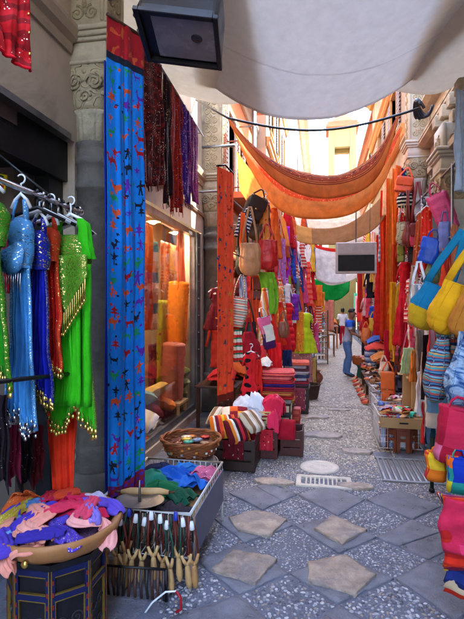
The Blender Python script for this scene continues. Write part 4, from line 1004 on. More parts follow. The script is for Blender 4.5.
# pennants & clutter in the dark shop
t=thing('pennant_string','string of yellow pennants across the dark shop opening','pennants',(-2.2,2.2,2.5))
a=at(-5,168,X=-2.1);b_=at(66,222,X=-2.35); m=MB(); m.tube([a.lerp(b_,k/14)-V((0,0,.05*math.sin(PI*k/14)))-t.location for k in range(15)],.005,5); m.build('string',BLACK,t)
for k in range(7):
    p=a.lerp(b_,(k+.5)/7)-V((0,0,.05*math.sin(PI*(k+.5)/7)))-t.location; m=MB(); s_=.05+.02*rnd.random()
    m.add([p+V((-.01,-s_,0)),p+V((.01,s_,0)),p+V((.02,0,-s_*2.2)),p+V((.035,0,-.002))],[(0,1,2),(0,3,1),(0,2,3),(1,3,2)]); m.build('pennant',fab(('patch',.03,['e8d820','e8d820','c83a20','20402a'])),t,smooth=False)
for k,(px,py,c_,lb) in enumerate([(10,200,'b07a30','glass jar in the dark shop beside the pennants'),(45,196,'9aa6ad','silver pot in the dark shop behind the rail')]):
    p=at(px,py,X=-2.4); t=thing('pot',lb,'pot',p); m=MB(); m.lathe([(.001,-.1),(.06,-.1),(.09,-.04),(.09,.02),(.05,.08),(.055,.1),(.001,.1)],n=20); m.build('body',solid('glazed',c_,.3,scale=9,var=.3,bump=.02),t); m=MB(); m.lathe([(.001,.1),(.05,.1),(.02,.13),(.001,.15)],n=16); m.build('lid',GOLD,t)
t=thing('shelf','dark shelf with pots inside the dress shop','shelf',(-2.45,2.4,2.35)); m=MB(); m.box((0,0,0),(.3,2.6,.03)); m.build('board',WOODD,t,smooth=False); m=MB(); m.box((0,-1.1,-.2),(.03,.03,.38)); m.box((0,.9,-.2),(.03,.03,.38)); m.build('bracket',WOODD,t,smooth=False)
p=at(5,108,X=-1.97); t=thing('window_sticker','pale blue framed notice high in the dark shop front','notice',p); m=MB(); m.box((0,0,0),(.02,.26,.22),bev=.003); m.build('frame',paint('b9c6d2'),t,smooth=False); m=MB(); m.box((.012,0,0),(.006,.2,.15)); m.build('sheet',paint('6e6058'),t,smooth=False)
# octagonal table
tc=V((-1.37,2.33,0)); t=thing('octagonal_table','octagonal painted table with blue and gold frames under the tray of scarves','table',tc)
DP=solid('dark_panel_wood','1c1a20',.45,scale=8,var=.4,bump=.1); BLU=paint('141d52'); YEL=paint('7d6226'); R8=.245; HT=.5
m=MB(); m.loft([(0,0,.0,R8*.97,R8*.97,2,0,0,0,PI/8),(0,0,HT-.03,R8*.97,R8*.97,2,0,0,0,PI/8)],8); m.build('core',DP,t,smooth=False)
m=MB(); m.loft([(0,0,HT-.03,R8*1.06,R8*1.06,2,0,0,0,PI/8),(0,0,HT,R8*1.06,R8*1.06,2,0,0,0,PI/8)],8); m.build('tabletop',DP,t,smooth=False)
ap=R8*.97*math.cos(PI/8); sw=2*R8*.97*math.sin(PI/8)
for k in range(8):
    M=Matrix.Rotation(k*PI/4,4,'Z'); m=MB()
    for z in(.03,.33,HT-.05): m.box((0,-ap-.006,z),(sw,.014,.03))
    for s in(-1,1): m.box((s*sw*.46,-ap-.006,HT/2-.01),(.022,.016,HT-.05))
    m.m=1
    for z in(.047,.313,.347,HT-.067): m.box((0,-ap-.007,z),(sw*.84,.014,.005))
    for s in(-1,1): m.box((s*sw*.46+s*-.013,-ap-.007,.18),(.004,.014,.26)); m.box((s*sw*.498,-ap-.009,.25),(.006,.014,.44))
    m.m=2
    for s in(-1,1):
        for j in range(7): m.box((s*sw*.46,-ap-.015,.05+j*.06),(.01,.004,.022))
    m.m=3
    for s in(-1,1): scroll(m,(s*.035,-ap-.002,.2),.032,(1,0,0),(0,0,1),1.6,.004,s); scroll(m,(s*.035,-ap-.002,.1),.03,(1,0,0),(0,0,1),1.6,.004,-s)
    m.xf(M); m.build('side_frame',[BLU,YEL,paint('8f2a20'),paint('3a3638')],t,smooth=False)
t=thing('round_tray','big round tan leather tray holding crumpled scarves on the octagonal table','tray',tc+V((0,0,HT+.002)))
m=MB(); m.loft([(0,0,0,.2,.2),(0,0,.005,.25,.25,2,12,.01),(0,0,.05,.315,.315,2,16,.012,1),(0,0,.1,.335,.335,2,16,.012,2),(0,0,.125,.33,.33,2,16,.01,3),(0,0,.115,.3,.3),(0,0,.05,.26,.26),(0,0,.03,.001,.001)],96); m.build('shell',LEATH,t)
m=MB(); m.ball((.03,-.335,.05),.018,10,8,(1,.6,1)); m.build('stud',GOLD,t)
zt=HT+.1
PL=[(0,.02,.2,.17,.12,'cf1f4e','big crimson scarf on top of the tray heap',1),(-.03,-.16,.12,.12,.1,'f09a88','salmon scarf lying in the middle of the tray over the crimson one',2),(.0,-.31,.08,.06,.08,'ee9a86','salmon scarf end drooping over the front rim of the tray',3),(-.17,-.02,.12,.11,.1,'5a3fbe','violet scarf in the left half of the tray',4),(.2,.14,.11,.09,.1,'6a52c8','violet scarf at the back right of the tray',5),(.13,-.17,.1,.08,.08,'5540b4','violet beaded scarf at the front right of the tray',6),(.24,-.06,.11,.09,.06,'f2a6a0','pale pink scarf over the right rim of the tray',7),(-.24,.06,.1,.1,.08,'d9602a','orange beaded scarf at the left of the tray',8),(-.19,-.18,.1,.09,.06,'7fa6d8','light blue beaded scarf at the front left of the tray',9),(-.1,.2,.14,.1,.1,'8f93c8','lavender scarf at the back left of the tray',10),(-.25,-.2,.09,.06,.05,'e8967c','peach scarf at the front left rim of the tray',11),(.08,.24,.13,.08,.09,'c8c0d8','pale grey lilac scarf at the back of the tray',12),(-.13,-.28,.07,.05,.05,'5a44c0','violet scarf tucked beside the peach one at the tray front',13)]
def hz_(x,y): return HT+.1+.075*(1-min(1,(x*x+y*y)/.3**2))-(.25*max(0,math.hypot(x,y)-.335))
for x,y,a,b_,h_,c_,lb,sd in PL:
    mt=fab(c_,.85,seq=.22 if 'beaded' in lb else 0,gold='d8c080'); lay=.018*(sd%3)+(.02 if sd in(1,2) else 0)
    if sd in(1,4,8,12): crumple(lb,tc+V((x,y,HT+.07+lay)),a*1.15,b_*1.15,.1,mt,sd,rz=sd,name='scarf',cat='scarf',group='scarves in the round tray')
    else:
        an={2:-1.2,3:-1.5,7:-.3,11:-2.3,13:-1.7}.get(sd,sd*1.9); dx,dy=math.cos(an),math.sin(an); L_=.105 if sd!=3 else .06
        P_=[]
        for k in range(6):
            t_=k/5*2-1; xx=x+dx*L_*t_-dy*.05*math.sin(t_*3+sd); yy=y+dy*L_*t_+dx*.05*math.sin(t_*3+sd); P_.append(tc+V((xx,yy,hz_(xx,yy)+.012+lay*.7-(.1*max(0,t_-.3) if sd in(3,7,11) else 0))))
        ribbon(lb,P_,.13 if sd!=3 else .1,mt,sd,group='scarves in the round tray')
crumple('dark beaded scarf lining the bottom of the round tray',tc+V((0,0,HT+.05)),.27,.27,.08,fab('6a4a6a',.8,seq=.1),77,name='scarf',cat='scarf',group='scarves in the round tray')
for k,(x,y,an,c_,lb) in enumerate([(-.05,-.13,.9,'4a38b0','indigo scarf knotted at the centre front of the tray'),(.2,-.02,-1.1,'8a78d8','pale violet scarf knotted at the right of the tray'),(-.13,.0,-.8,'5a88c8','sky blue scarf crossing the left of the tray'),(.06,-.24,.2,'3c2f98','deep violet beaded scarf by the front rim of the tray'),(-.05,.13,1.1,'d84a2a','orange red scarf crossing the back of the tray'),(.06,-.05,.4,'d83458','crimson scarf end lying across the violet ones in the tray'),(-.1,.08,2.2,'c41a44','dark crimson scarf band at the back of the tray heap'),(.02,-.22,-.6,'f0a494','light salmon scarf band near the front of the tray'),(-.2,-.08,1.2,'c8b040','gold beaded scarf band at the left of the tray'),(.16,.02,1.8,'e0486a','rose scarf band at the right of the tray heap')]):
    dx,dy=math.cos(an),math.sin(an); ribbon(lb,[tc+V((x+dx*.17*t_,y+dy*.17*t_+.03*math.sin(4*t_),hz_(x+dx*.17*t_,y+dy*.17*t_)+.045)) for t_ in(-.6,-.3,0,.3,.6)],.11,fab(c_,.85,seq=.3 if 'gold' in lb else 0),k+45,group='scarves in the round tray')
# round wicker things behind table
# ---------------- motifs for the printed cloths
def P(s): 
    a=[float(x) for x in s.split()]; return list(zip(a[::2],a[1::2]))
CAMEL=P("0 0 .07 0 .1 .38 .25 .42 .5 .4 .55 .1 .53 0 .6 0 .64 .4 .7 .5 .8 .5 .86 .72 .84 .86 .98 .88 1 .98 .86 1 .76 .92 .72 .68 .62 .68 .5 .72 .42 .92 .3 .72 .12 .7 .02 .55 0 .3")
DEER=P("0 0 .06 0 .12 .35 .55 .35 .58 0 .64 0 .68 .42 .78 .55 .82 .78 .98 .8 .92 .9 .84 .95 .86 1.15 .8 1 .7 1.15 .74 .9 .68 .65 .5 .58 .12 .6 -.04 .75 0 .5")
BIRD=P("0 .4 .25 .3 .35 0 .4 0 .42 .28 .5 0 .55 0 .55 .3 .75 .45 .82 .75 1 .8 .85 .9 .72 .85 .62 .62 .4 .6 .1 .75")
TREE=P(".45 0 .55 0 .55 .25 .95 .3 .6 .5 .85 .6 .57 .75 .5 1.1 .43 .75 .15 .6 .4 .5 .05 .3 .45 .25")
FLOW=P(".45 0 .55 0 .55 .4 .8 .35 .6 .5 .95 .75 .62 .7 .5 1.05 .38 .7 .05 .75 .4 .5 .2 .35 .45 .4")
MAN=P(".25 0 .38 0 .48 .4 .6 0 .72 0 .6 .6 .95 .75 .9 .83 .58 .78 .58 .9 .62 1.05 .42 1.05 .42 .9 .38 .78 .08 .6 .12 .52 .4 .62")
SHAPES=[CAMEL,DEER,BIRD,TREE,FLOW,MAN]
def printed(w,L,seed,cols,size=(.07,.12),rows=None,border=0,skip=0,dens=120):
    """material index at (u,v): 0 ground, 1.. motif colours"""
    r_=random.Random(seed); lst=[]; y=.08
    while y<L-border:
        n=max(1,round(w/.125)); 
        for k in range(n):
            if r_.random()<skip: continue
            s=r_.uniform(*size); x=(k+.5+r_.uniform(-.2,.2))*w/n-s/2; sh=r_.choice(SHAPES); fl=r_.random()<.5; ci=1+r_.randrange(cols-1)
            poly=[((x+(s*(1-a) if fl else s*a)),y+r_.uniform(-.001,.001)-s*b*1.05) for a,b in sh]; yy=y+r_.uniform(-.03,.03); poly=[(a,b+yy-y+s) for a,b in poly]
            lst.append((min(p[0] for p in poly),max(p[0] for p in poly),min(p[1] for p in poly),max(p[1] for p in poly),poly,ci))
        y+=.108
    for _ in range(int(w*L*dens)):
        x=r_.uniform(0,w);y=r_.uniform(0,L-border); s=r_.uniform(.006,.014); q=[(x+s*math.cos(t)*r_.uniform(.6,1.6),y+s*math.sin(t)) for t in(0,1.3,2.6,3.9,5.2)]
        lst.append((x-s*2,x+s*2,y-s*2,y+s*2,q,1+r_.randrange(cols-1)))
    def fn(u,v):
        x=u*w;y=v*L
        for x0,x1,y0,y1,pl,ci in lst:
            if x0<=x<=x1 and y0<=y<=y1 and inside(pl,x,y): return ci
        return 0
    return fn
BL=fab('1479d6',.85,bump=.3,weave=.5)
a=at(107,14,Y=3.02);b_=at(144,42,Y=3.34); b_.z=a.z; w=(b_-a).length; L=a.z-at(126,505,Y=3.1).z
t=thing('printed_cloth','tall bright blue cloth printed with small animals hanging in front of the first column','printed cloth',(a+b_)/2)
fn=printed(w*1.05,L,5,6,(.062,.1),border=.12)
def mf(u,v):
    if v>.955: return 6 if (int(u*14)+int(v*150))%3 else 2
    if v<.07: return 1 if mnoise.noise(V((u*9,v*60,1)))<.3 else 4
    if v<.085: return 5
    return fn(u,v)
cloth('sheet',None,None,a,b_,L,[BL,fab('a51a24'),fab('5b2a9c'),fab('1f8a5a'),fab('c9502a'),fab('1b2030'),fab('8e2038')],3,.012,3,nu=90,nv=480,parent=t,mfn=mf,hem=lambda u:1.01-.03*abs(u-.3))
m=MB(); m.tube([a-t.location+V((0,0,.0)),b_-t.location],.012,8); m.build('rod',WOODD,t)
cloth('cloth','deep blue cloth hanging behind the blue animal print','cloth',at(104,60,Y=3.25),at(112,66,Y=3.4),3.2,fab('1334a8'),2,.012,5,nu=12)
# shawls on a rail under the cornice
t=thing('shawl_rail','thin rail under the cornice carrying the dark red and purple shawls','rail',(-1.35,4.6,3.85))
p0=at(138,30,Y=3.62);p1=at(203,112,Y=6.1); p1.z=p0.z+.02
m=MB(); m.tube([p0-t.location,p1-t.location],.012,8)
for k in(.05,.55,.95): q=p0.lerp(p1,k)-t.location; m.tube([q,V((-1.9-t.location.x,q.y,q.z+.05))],.009,6)
m.build('rail',GALV,t)
def on_rail(px): # point of the rail seen at column px
    lo,hi=0,1
    for _ in range(30):
        k=(lo+hi)/2; q=p0.lerp(p1,k); d_=(q.x*math.cos(YAW)+q.y*math.sin(YAW))/dep(q)*F+232
        if d_<px: lo=k
        else: hi=k
    return q
for pl,pr_,yb,mt,lb,fo,sd in[(140,163,186,fab(('paisley','4e1216','7a1f1c',3.),.75,seq=.05,gold='ffe8e0'),'widest dark wine shawl with tiny beads next to the blue animal cloth',4,1),(164,172,205,fab('2a0c12',.7,seq=.03),'narrow almost black shawl between the wine and red ones',2,2),(170,182,222,fab(('print','a31d12',['d8401e','6c1010','3a1a4a'],26.,.5),.75,seq=.04,gold='ffe0c0'),'red patterned shawl with a tasselled tip hanging lowest over the shop window',3,3),(180,190,205,fab(('print','4a1f8c',['b04ac0','c890e0','2a1260'],24.,.5),.75,seq=.06,gold='fff'+'0f0'),'purple sequined shawl with pink print on the cornice rail',3,4),(188,197,200,fab(('print','7a2a7e',['c03a6a','3a1f6a'],24.,.5),.75,seq=.06),'magenta sequined shawl last on the cornice rail',2,5)]:
    a=on_rail(pl);b_=on_rail(pr_); L=a.z-at((pl+pr_)/2,yb,Y=(a.y+b_.y)/2).z
    t=thing('shawl',lb,'shawl',(a+b_)/2); o,mid,f=cloth('drape',None,None,a,b_,L,mt,fo,.025,sd,parent=t,nu=40,nv=60,hem=lambda u:.95+.07*math.sin(u*2.5+sd))
    m=MB()
    for k in range(18): q=f(k/17,1); m.tube([q,q+V((.004,0,-.05))],.003,4)
    m.build('tassels',mt,t)
# ================================================================ LEFT MIDDLE
def wirebin(label,c,w,d,h,zb,mat,name='wire_bin',n=9,rows=4,legs=True,rz=0):
    t=thing(name,label,'bin',c,rz); m=MB()
    for z,r in((zb,.006),(h,.011)): m.tube([(-w/2,-d/2,z),(w/2,-d/2,z),(w/2,d/2,z),(-w/2,d/2,z)],r,6,closed=True)
    m.build('rim',mat,t)
    m=MB()
    for k in range(1,rows): z=zb+(h-zb)*k/rows; m.tube([(-w/2,-d/2,z),(w/2,-d/2,z),(w/2,d/2,z),(-w/2,d/2,z)],.003,5,closed=True)
    for k in range(n+1):
        u=-.5+k/n
        for s in(-1,1): m.tube([(u*w,s*d/2,zb),(u*w,s*d/2,h)],.003,5); m.tube([(s*w/2,u*d,zb),(s*w/2,u*d,h)],.003,5)
        m.tube([(u*w,-d/2,zb),(u*w,d/2,zb)],.003,5)
    m.build('mesh_side',mat,t)
    if legs:
        for a in(-1,1):
            for b_ in(-1,1): m=MB(); m.tube([(a*w/2,b_*d/2,0),(a*w/2,b_*d/2,zb)],.01,6); m.build('leg',mat,t)
    return t
BC=V((-1.1,3.32,0)); BW,BD,BH=.64,.98,.47
bin0=wirebin('white wire display bin full of folded green and blue clothes beside the animal cloth',BC,BW,BD,BH,.2,WHITEM,n=14)
m=MB(); m.box((BW/2+.012,0,.3),(.008,BD*.94,.26)); m.build('side_board',solid('bluegrey_board','6f7690',.6,scale=4,var=.2),bin0,smooth=False)
zb=BH-.08
CL=[(-.05,.28,.17,.13,.1,'1c58b8','blue crumpled shirt at the back of the wire bin'),(.12,.12,.16,.12,.1,'1f66c4','bright blue shirt in the middle of the wire bin'),(-.17,.14,.16,.14,.1,'1d7a66','teal shirt at the left of the wire bin'),(.0,-.02,.18,.12,.09,'1b6b40','green shirt in the middle of the wire bin'),(.16,-.12,.14,.12,.08,'15503a','dark green shirt near the lane side of the wire bin'),(-.1,-.16,.16,.12,.08,'23443c','bottle green cloth at the front of the wire bin'),(.19,.34,.13,.12,.09,'d06a90','pink printed blouse at the back right corner of the wire bin'),(-.2,.38,.14,.1,.08,'2b2f52','navy cloth at the back left corner of the wire bin'),(-.2,-.34,.12,.12,.07,'3d2a2a','brown cloth at the front left of the wire bin'),(.12,-.32,.16,.12,.06,'2a2330','dark violet cloth at the front right of the wire bin'),(0.05,.4,.14,.08,.1,'2f7fd0','light blue cloth against the back of the wire bin')]
for k,(x,y,rx_,ry_,h_,c_,lb) in enumerate(CL):
    crumple(lb,BC+V((x,y,zb)),rx_,ry_,h_,fab(('print',c_,['f0b8c8','a03050'],30.,.45) if 'printed' in lb else c_),30+k,k,name='shirt',cat='shirt',group='clothes in the wire bin')
m=MB(); m.box((0,0,zb-.06),(BW-.03,BD-.03,.01)); m.build('bottom_board',CARD,bin0,smooth=False)
t=thing('wooden_tool','pale turned wooden rolling pin lying across the front of the wire bin','wooden tool',BC+V((-.05,-.28,BH+.03)),rz=.15)
m=MB(); m.tube([(-.16,0,0),(-.1,0,.004),(.1,0,.004),(.16,0,0)],[.014,.024,.024,.014],12); m.build('roller',WOODP,t); m=MB(); m.tube([(.16,0,0),(.2,0,0)],.009,8); m.tube([(-.2,0,0),(-.16,0,0)],.009,8); m.build('handle',WOODD,t)
t=thing('metal_tray','round metal tray with a pointed spindle at the front of the wire bin','tray',BC+V((-.04,-.4,BH+.012)))
m=MB(); m.lathe([(.001,.004),(.09,.004),(.13,.016),(.135,.016),(.09,-.002),(.001,-.002)],n=32,sx=1.2); m.build('dish',solid('old_tin','8b7d70',.4,.7,scale=9),t); m=MB(); m.tube([(0,0,0),(0,0,.14)],[.012,.005],8); m.build('spindle',STEEL,t)
# wooden slingshots with leather straps hanging on the front edge
fy=BC.y-BD/2-.03
def slingshot(p,sd,white):
    t=thing('slingshot','pale forked wooden handle hanging by brown leather straps from the wire bin','slingshot',p,rz=rnd.uniform(-.5,.5),group='forked wooden handles on leather straps',ry=rnd.uniform(-.1,.1))
    L=.2+.03*rnd.random()
    m=MB(); m.tube([(0,0,-L-.19),(0,0,-L-.178),(0,0,-L-.14),(0,0,-L-.07),(0,0,-L-.03)],[.006,.015,.022,.017,.011],10)
    for s in(-1,1): m.tube([(0,0,-L-.045),(s*.018,0,-L-.02),(s*.03,0,-L+.02)],[.013,.011,.008],8)
    m.build('handle',WOODP if white else solid('oiled_wood','b98a55',.5,scale=9,var=.25),t)
    for s in(-1,1): 
        m=MB(); m.tube([(s*.03,0,-L+.01),(s*.026,.01,-L*.5),(s*.012,0,0)],.008,6,flat=.4); m.build('strap',leather(rnd.choice(['5a1f1c','3b2a22','6d2a20','24443a'])),t)
    m=MB(); m.loft([(0,0,.022,.01,.008),(0,-.004,.0,.014,.01,3),(0,-.008,-.026,.015,.009,3),(0,-.008,-.03,.006,.005)],12); m.build('clip',PLWHITE if sd%6 else paint('2b3fae',.4),t)
for k in range(15):
    x=BC.x-.36+.052*k*.96; slingshot(V((x,fy-.02*(k%2),BH-.0-.025*(k%3))),k,k%4!=2)
for k in range(44):
    x=BC.x-.36+k*.0165; m=MB(); z0=BH-.01; y_=fy+.02
    c_=['4a1a1a','6b2420','2a2422','8a7260','3a4a40'][k%5]; Lk=rnd.uniform(.15,.26)
    m.tube([(0,0,0),(.006,-.006,-Lk*.5),(rnd.uniform(-.02,.02),0,-Lk)],.007,6,flat=.5); 
    mesh_thing(m,'leather_strap','thin leather strap hanging among the forked wooden handles','strap',leather(c_),loc=(x,y_,z0),group='leather straps on the wire bin')
t=thing('strap_stand','dark stand of hanging leather straps at the bottom edge under the forked handles','stand',(BC.x-.05,fy-.1,0))
m=MB(); m.tube([(-.3,0,.17),(.26,0,.19)],.008,8); m.tube([(-.3,0,0),(-.3,0,.17)],.01,8); m.tube([(.26,0,0),(.26,0,.19)],.01,8); m.build('bar',BLACK,t)
for k in range(16):
    m=MB(); x=-.28+k*.035; m.tube([(x,0,.185),(x+.004,-.02,.1),(x+rnd.uniform(-.01,.01),-.01,.01)],.009,6,flat=.5); m.build('strap',leather(['2c2422','4a2a22','5a3a32','3c3038'][k%4]),t)
t=thing('walking_cane','pale curved cane with a red loop at the bottom edge','cane',(BC.x+.3,fy-.2,-.07))
m=MB(); m.tube([(-.22,0,0),(-.14,0,.12),(-.06,0,.19),(.0,0,.2),(.03,0,.16)],.0055,8); m.build('shaft',PLWHITE,t); m=MB(); m.tube([(.0,0,.2),(.03,-.005,.17),(.03,0,.1),(.0,0,.08)],.008,8); m.build('grip',paint('a8182a',.4),t)
m=MB(); p=at(172,505,Y=2.7); 
# wicker basket on a pouf
pb=at(191,452,Y=4.25)
t=thing('pouf','round grey leather pouf under the wicker basket','pouf',V((pb.x,pb.y,0)))
m=MB(); m.loft([(0,0,.0,.2,.2),(0,0,.03,.23,.23,2,18,.012),(0,0,.2,.25,.25,2,18,.015),(0,0,pb.z-.1,.24,.24,2,18,.012),(0,0,pb.z-.035,.2,.2,2,18,.01),(0,0,pb.z-.03,.02,.02)],72); m.build('cover',solid('grey_leather','8e8884',.55,scale=7,var=.2,bump=.1),t)
m=MB(); m.tube([(.245*math.cos(q),.245*math.sin(q),pb.z-.08) for q in[2*PI*k/40 for k in range(40)]],.008,6,closed=True); m.build('piping',solid('grey_leather','8e8884',.55,scale=7,var=.2,bump=.1),t)
bz=pb.z-.028
bsk=basket('reddish round wicker basket of trinkets on the grey pouf',V((pb.x,pb.y,bz)),.27,.16,WICK,rb=.19)
TR=[('d8dce0','silver'),('e8e0d0','cream'),('4aa890','turquoise'),('c03a30','red'),('e0b040','yellow'),('8090a8','slate'),('d88040','orange'),('7a3a2a','brown')]
for k,(c_,nm) in enumerate(TR):
    q=k*2.4; r_=.04+.17*((k%4)/4); m=MB(); m.lathe([(.001,0),(.045,.004),(.05,.012),(.03,.02),(.001,.024)],n=18); 
    mesh_thing(m,'trinket_box',nm+' round trinket dish in the reddish wicker basket','trinket',solid('enamel',c_,.25,.2,scale=30,var=.3,bump=0),loc=(pb.x+r_*math.cos(q),pb.y+r_*math.sin(q),bz+.13+.01*(k%3)),rz=k)
m=MB()
for k in range(40): q=rnd.uniform(0,2*PI); r_=.23+.03*rnd.random(); z=rnd.uniform(.05,.15); m.m=k%5; R_=.19+.08*(z/.16)**.7+.012; m.box((R_*math.cos(q),R_*math.sin(q),z),(.004,.02,.016),rz=q)
m.build('mirror_trim',[solid('mirror_chip','eef2f4',.15,.6,scale=30,var=.1,bump=0),paint('e08a30'),paint('5ab090'),paint('efe8dc'),paint('c8382c')],bsk,smooth=False)
m=MB(); m.loft([(0,0,0,.22,.22),(0,0,.07,.235,.235),(0,0,.1,.2,.2),(0,0,.11,.01,.01)],24); m.rough(.012,14,3); m.build('lining',fab(('print','6a3a2a',['c8a080','a84030','e0d0b0'],40.,.5)),bsk).location=(0,0,.02)

# ---------------- shop window display (inside the glass)
xw=XL-.05
def inwin(px,py,X=-2.3): return at(px,py,X=X)
def bolster(label,pxt,pyt,pyb,r,mat,X=-2.25,lean=0.,seed=0):
    a=at(pxt,pyt,X=X);b_=at(pxt,pyb,X=X); L=a.z-b_.z; t=thing('bolster',label,'bolster',b_,rz=0,ry=lean)
    m=MB(); rg=[(0,0,0,.01,.01),(0,0,.01,r*.8,r*.8)]
    n=int(L/.03)
    for k in range(n+1): rg.append((0,0,.02+(L-.04)*k/n,r*(1+.06*(k%2)),r*(1+.06*(k%2)),2,11,.035,k*1.7+seed))
    rg+=[(0,0,L-.01,r*.8,r*.8),(0,0,L,.01,.01)]; m.loft(rg,32); m.build('cover',mat,t); 
    m=MB(); m.lathe([(.001,L),(.02,L),(.02,L+.012),(.001,L+.02)],n=10); m.build('button',mat,t); return t
bolster('tall orange ruched bolster standing in the shop window',176,281,345,.15,fab('e8821e'),lean=.05,seed=1,X=-2.13)
bolster('dusty pink ruched bolster below the orange one in the shop window',171,342,400,.16,fab('b9705c'),lean=.06,seed=2,X=-2.12)
for k,(c_,nm) in enumerate([('8f9a4e','lowest'),('a9ad6a','second'),('b8b884','third'),('9aa65c','top')]):
    p=V((-2.22,7.1,.27+.15*k)); cushion('%s olive green cushion of the pile in the shop window'%nm,p+V((0,0,-.1)),.42,.42,.2,fab(c_),rz=k*.4,seed=k)
def wcl(label,pl,pr_,yt,yb,X,mat,seed,fo=3,am=.03):
    a=at(pl,yt,X=X);b_=at(pr_,yt,X=X); b_.z=a.z; mid=(a+b_)/2; L=min(a.z-at((pl+pr_)/2,yb,X=X).z,a.z-.22); cloth('draped_cloth',label,'cloth',a,b_,L,mat,fo,am,seed,nu=30,nv=30)
wcl('orange patterned cloth at the left side of the shop window',142,152,222,330,-2.08,fab(('bands',1,[(0,'e0702a'),(.5,('print','d85a1e',['f0c060','a82a18'],20.,.5)),(1.0,'e8642a')])),1)
wcl('turquoise and cream cloth beside the orange one in the shop window',151,157,240,330,-2.1,fab(('stripes',1,.4,['3a98b0','e8d8c0','d8b090'])),2,1)
wcl('brown beaded cloth in the middle of the shop window',161,176,240,320,-2.3,fab('8a5a2c',.7,seq=.08),3)
wcl('yellow green cloth behind the bolsters in the shop window',158,174,300,430,-2.25,fab(('print','a8a82a',['c87a2a','6f8a2a','9a3a50'],12.,.5)),4)
wcl('orange red striped cloth at the right of the shop window',178,184,228,290,-2.05,fab(('stripes',0,.09,['e8502a','f09050'])),5,2)
wcl('plum flowered cloth low behind the bolsters in the shop window',148,164,345,440,-2.3,fab(('print','6a2040',['b0304a','d0a040','5a7a3a'],12.,.55)),6,4)
crumple('white folded cloth lying at the bottom of the shop window',V((-2.25,5.8,.18)),.3,.25,.2,fab('e6e6ea'),51)
crumple('rust coloured cloth lying at the bottom left of the shop window',V((-2.2,5.2,.18)),.25,.25,.16,fab('b8583a'),52)
crumple('deep red cloth lying beside the white one in the shop window',V((-2.2,6.35,.18)),.2,.25,.2,fab('8a1f34'),53)

# ---------------- long orange red cloth
RO=fab('f8512a',.85,bump=.3)
a=at(217,166,Y=5.55);b_=at(233,178,Y=5.9); b_.z=a.z; L=a.z-at(225,401,Y=5.7).z
t=thing('printed_cloth','long orange red cloth with dark blue birds hanging before the second column','printed cloth',(a+b_)/2)
w=(b_-a).length; fn=printed(w*1.05,L,9,5,(.06,.1),skip=.6,dens=60)
def mf2(u,v): return 5 if v>.97 else fn(u,v)
cloth('sheet',None,None,a,b_,L,[RO,fab('22306c'),fab('a8301c'),fab('d88a2a'),fab('56444c'),fab('7a2418')],2,.011,2,nu=50,nv=260,parent=t,mfn=mf2)
m=MB(); 
cloth('band',None,None,a-V((0,.01,L)),b_-V((0,.01,L)),.22,fab(('print','5a2616',['8a5a2a','2a1812'],22.,.5)),3,.02,2,nu=24,nv=12,parent=t)
m=MB(); q0=a-t.location+V((0,0,.0)); m.tube([q0,q0.lerp(b_-t.location,.5)+V((0,0,.06)),b_-t.location],.012,8); m.build('rod',BLACK,t)
a2=at(216,418,Y=5.75);b2=at(230,420,Y=5.8); cloth('cloth','plain scarlet cloth under the brown band of the orange red cloth','cloth',a2,b2,.42,fab('c4141c'),2,.015,4,nu=16,nv=16)

# ---------------- crates, cushions, baskets on the ground
DKW=solid('dark_crate','33211c',.6,scale=8,var=.4,bump=.1); DKR=solid('maroon_crate','4a1a18',.55,scale=8,var=.35,bump=.08)
def gx(px,Y): return at(px,305,Y=Y).x
crate('dark wooden crate of patchwork cushions nearest on the left of the lane',V(((gx(214,5.1)+gx(256,5.0))/2,5.2,0)),.46,.5,.33,DKW)
cr=V(((gx(214,5.1)+gx(256,5.0))/2,5.2,.25))
PAT=[fab(('stripes',0,.16,['e87a1e','f2e6d8','7a1a30','e8502a','f0c030'])),fab(('stripes',0,.2,['6a1420','e8862a','f0e8e0','3a1018','c82a3a'])),fab(('stripes',0,.13,['c8b8a0','8a6a50','e8dcd0'])),fab(('patch',.09,['e8642a','f2e2d0','8a1a2a','f0a020']))]
for k,(x,y,z,rz,rx_,lb) in enumerate([(-.14,-.1,.16,.5,.9,'orange and cream striped cushion at the left of the dark crate'),(.0,-.16,.14,.9,1.0,'maroon cushion with white and orange stripes at the front of the dark crate'),(.14,.0,.2,1.1,.8,'beige striped cushion leaning at the right of the dark crate'),(-.04,.1,.22,.2,.7,'orange patchwork cushion at the back of the dark crate'),(-.2,.14,.2,-.3,.6,'cream and brown cushion at the back left of the dark crate')]):
    cushion(lb,cr+V((x,y,z)),.3,.28,.09,PAT[k%4] if k<4 else PAT[2],rz=rz,rx=rx_,seed=k)
c2=V(((gx(240,5.3)+gx(276,5.3))/2,5.62,0))
crate('maroon crate under the punched basket of white and pink cloth',c2,.42,.4,.33,DKR)
t=thing('punched_basket','cream basket with coloured cut-outs holding the white and pink cloth','basket',c2+V((.02,0,.332)))
m=MB(); m.loft([(0,0,0,.15,.13,3),(0,0,.1,.19,.16,3.4),(0,0,.19,.21,.18,3.6),(0,0,.19,.195,.165,3.6),(0,0,.02,.14,.12,3)],40); m.build('shell',fab(('dots','d9c28c','8a2a2a',.045,.014,.2),bump=.1),t)
m=MB(); m.loft([(0,0,.185,.213,.183,3.6),(0,0,.2,.213,.183,3.6),(0,0,.2,.192,.162,3.6),(0,0,.185,.192,.162,3.6)],40,False); m.build('rim',WOODP,t)
crumple('white lace cloth heaped at the left of the punched basket',c2+V((-.14,-.03,.5)),.23,.19,.24,fab('dcdfee'),61,droop=.05)
crumple('pink checked cloth heaped at the right of the punched basket',c2+V((.12,.0,.5)),.18,.2,.24,fab(('print','d8284a',['f08098','b01030'],30.,.5)),62,droop=.08)
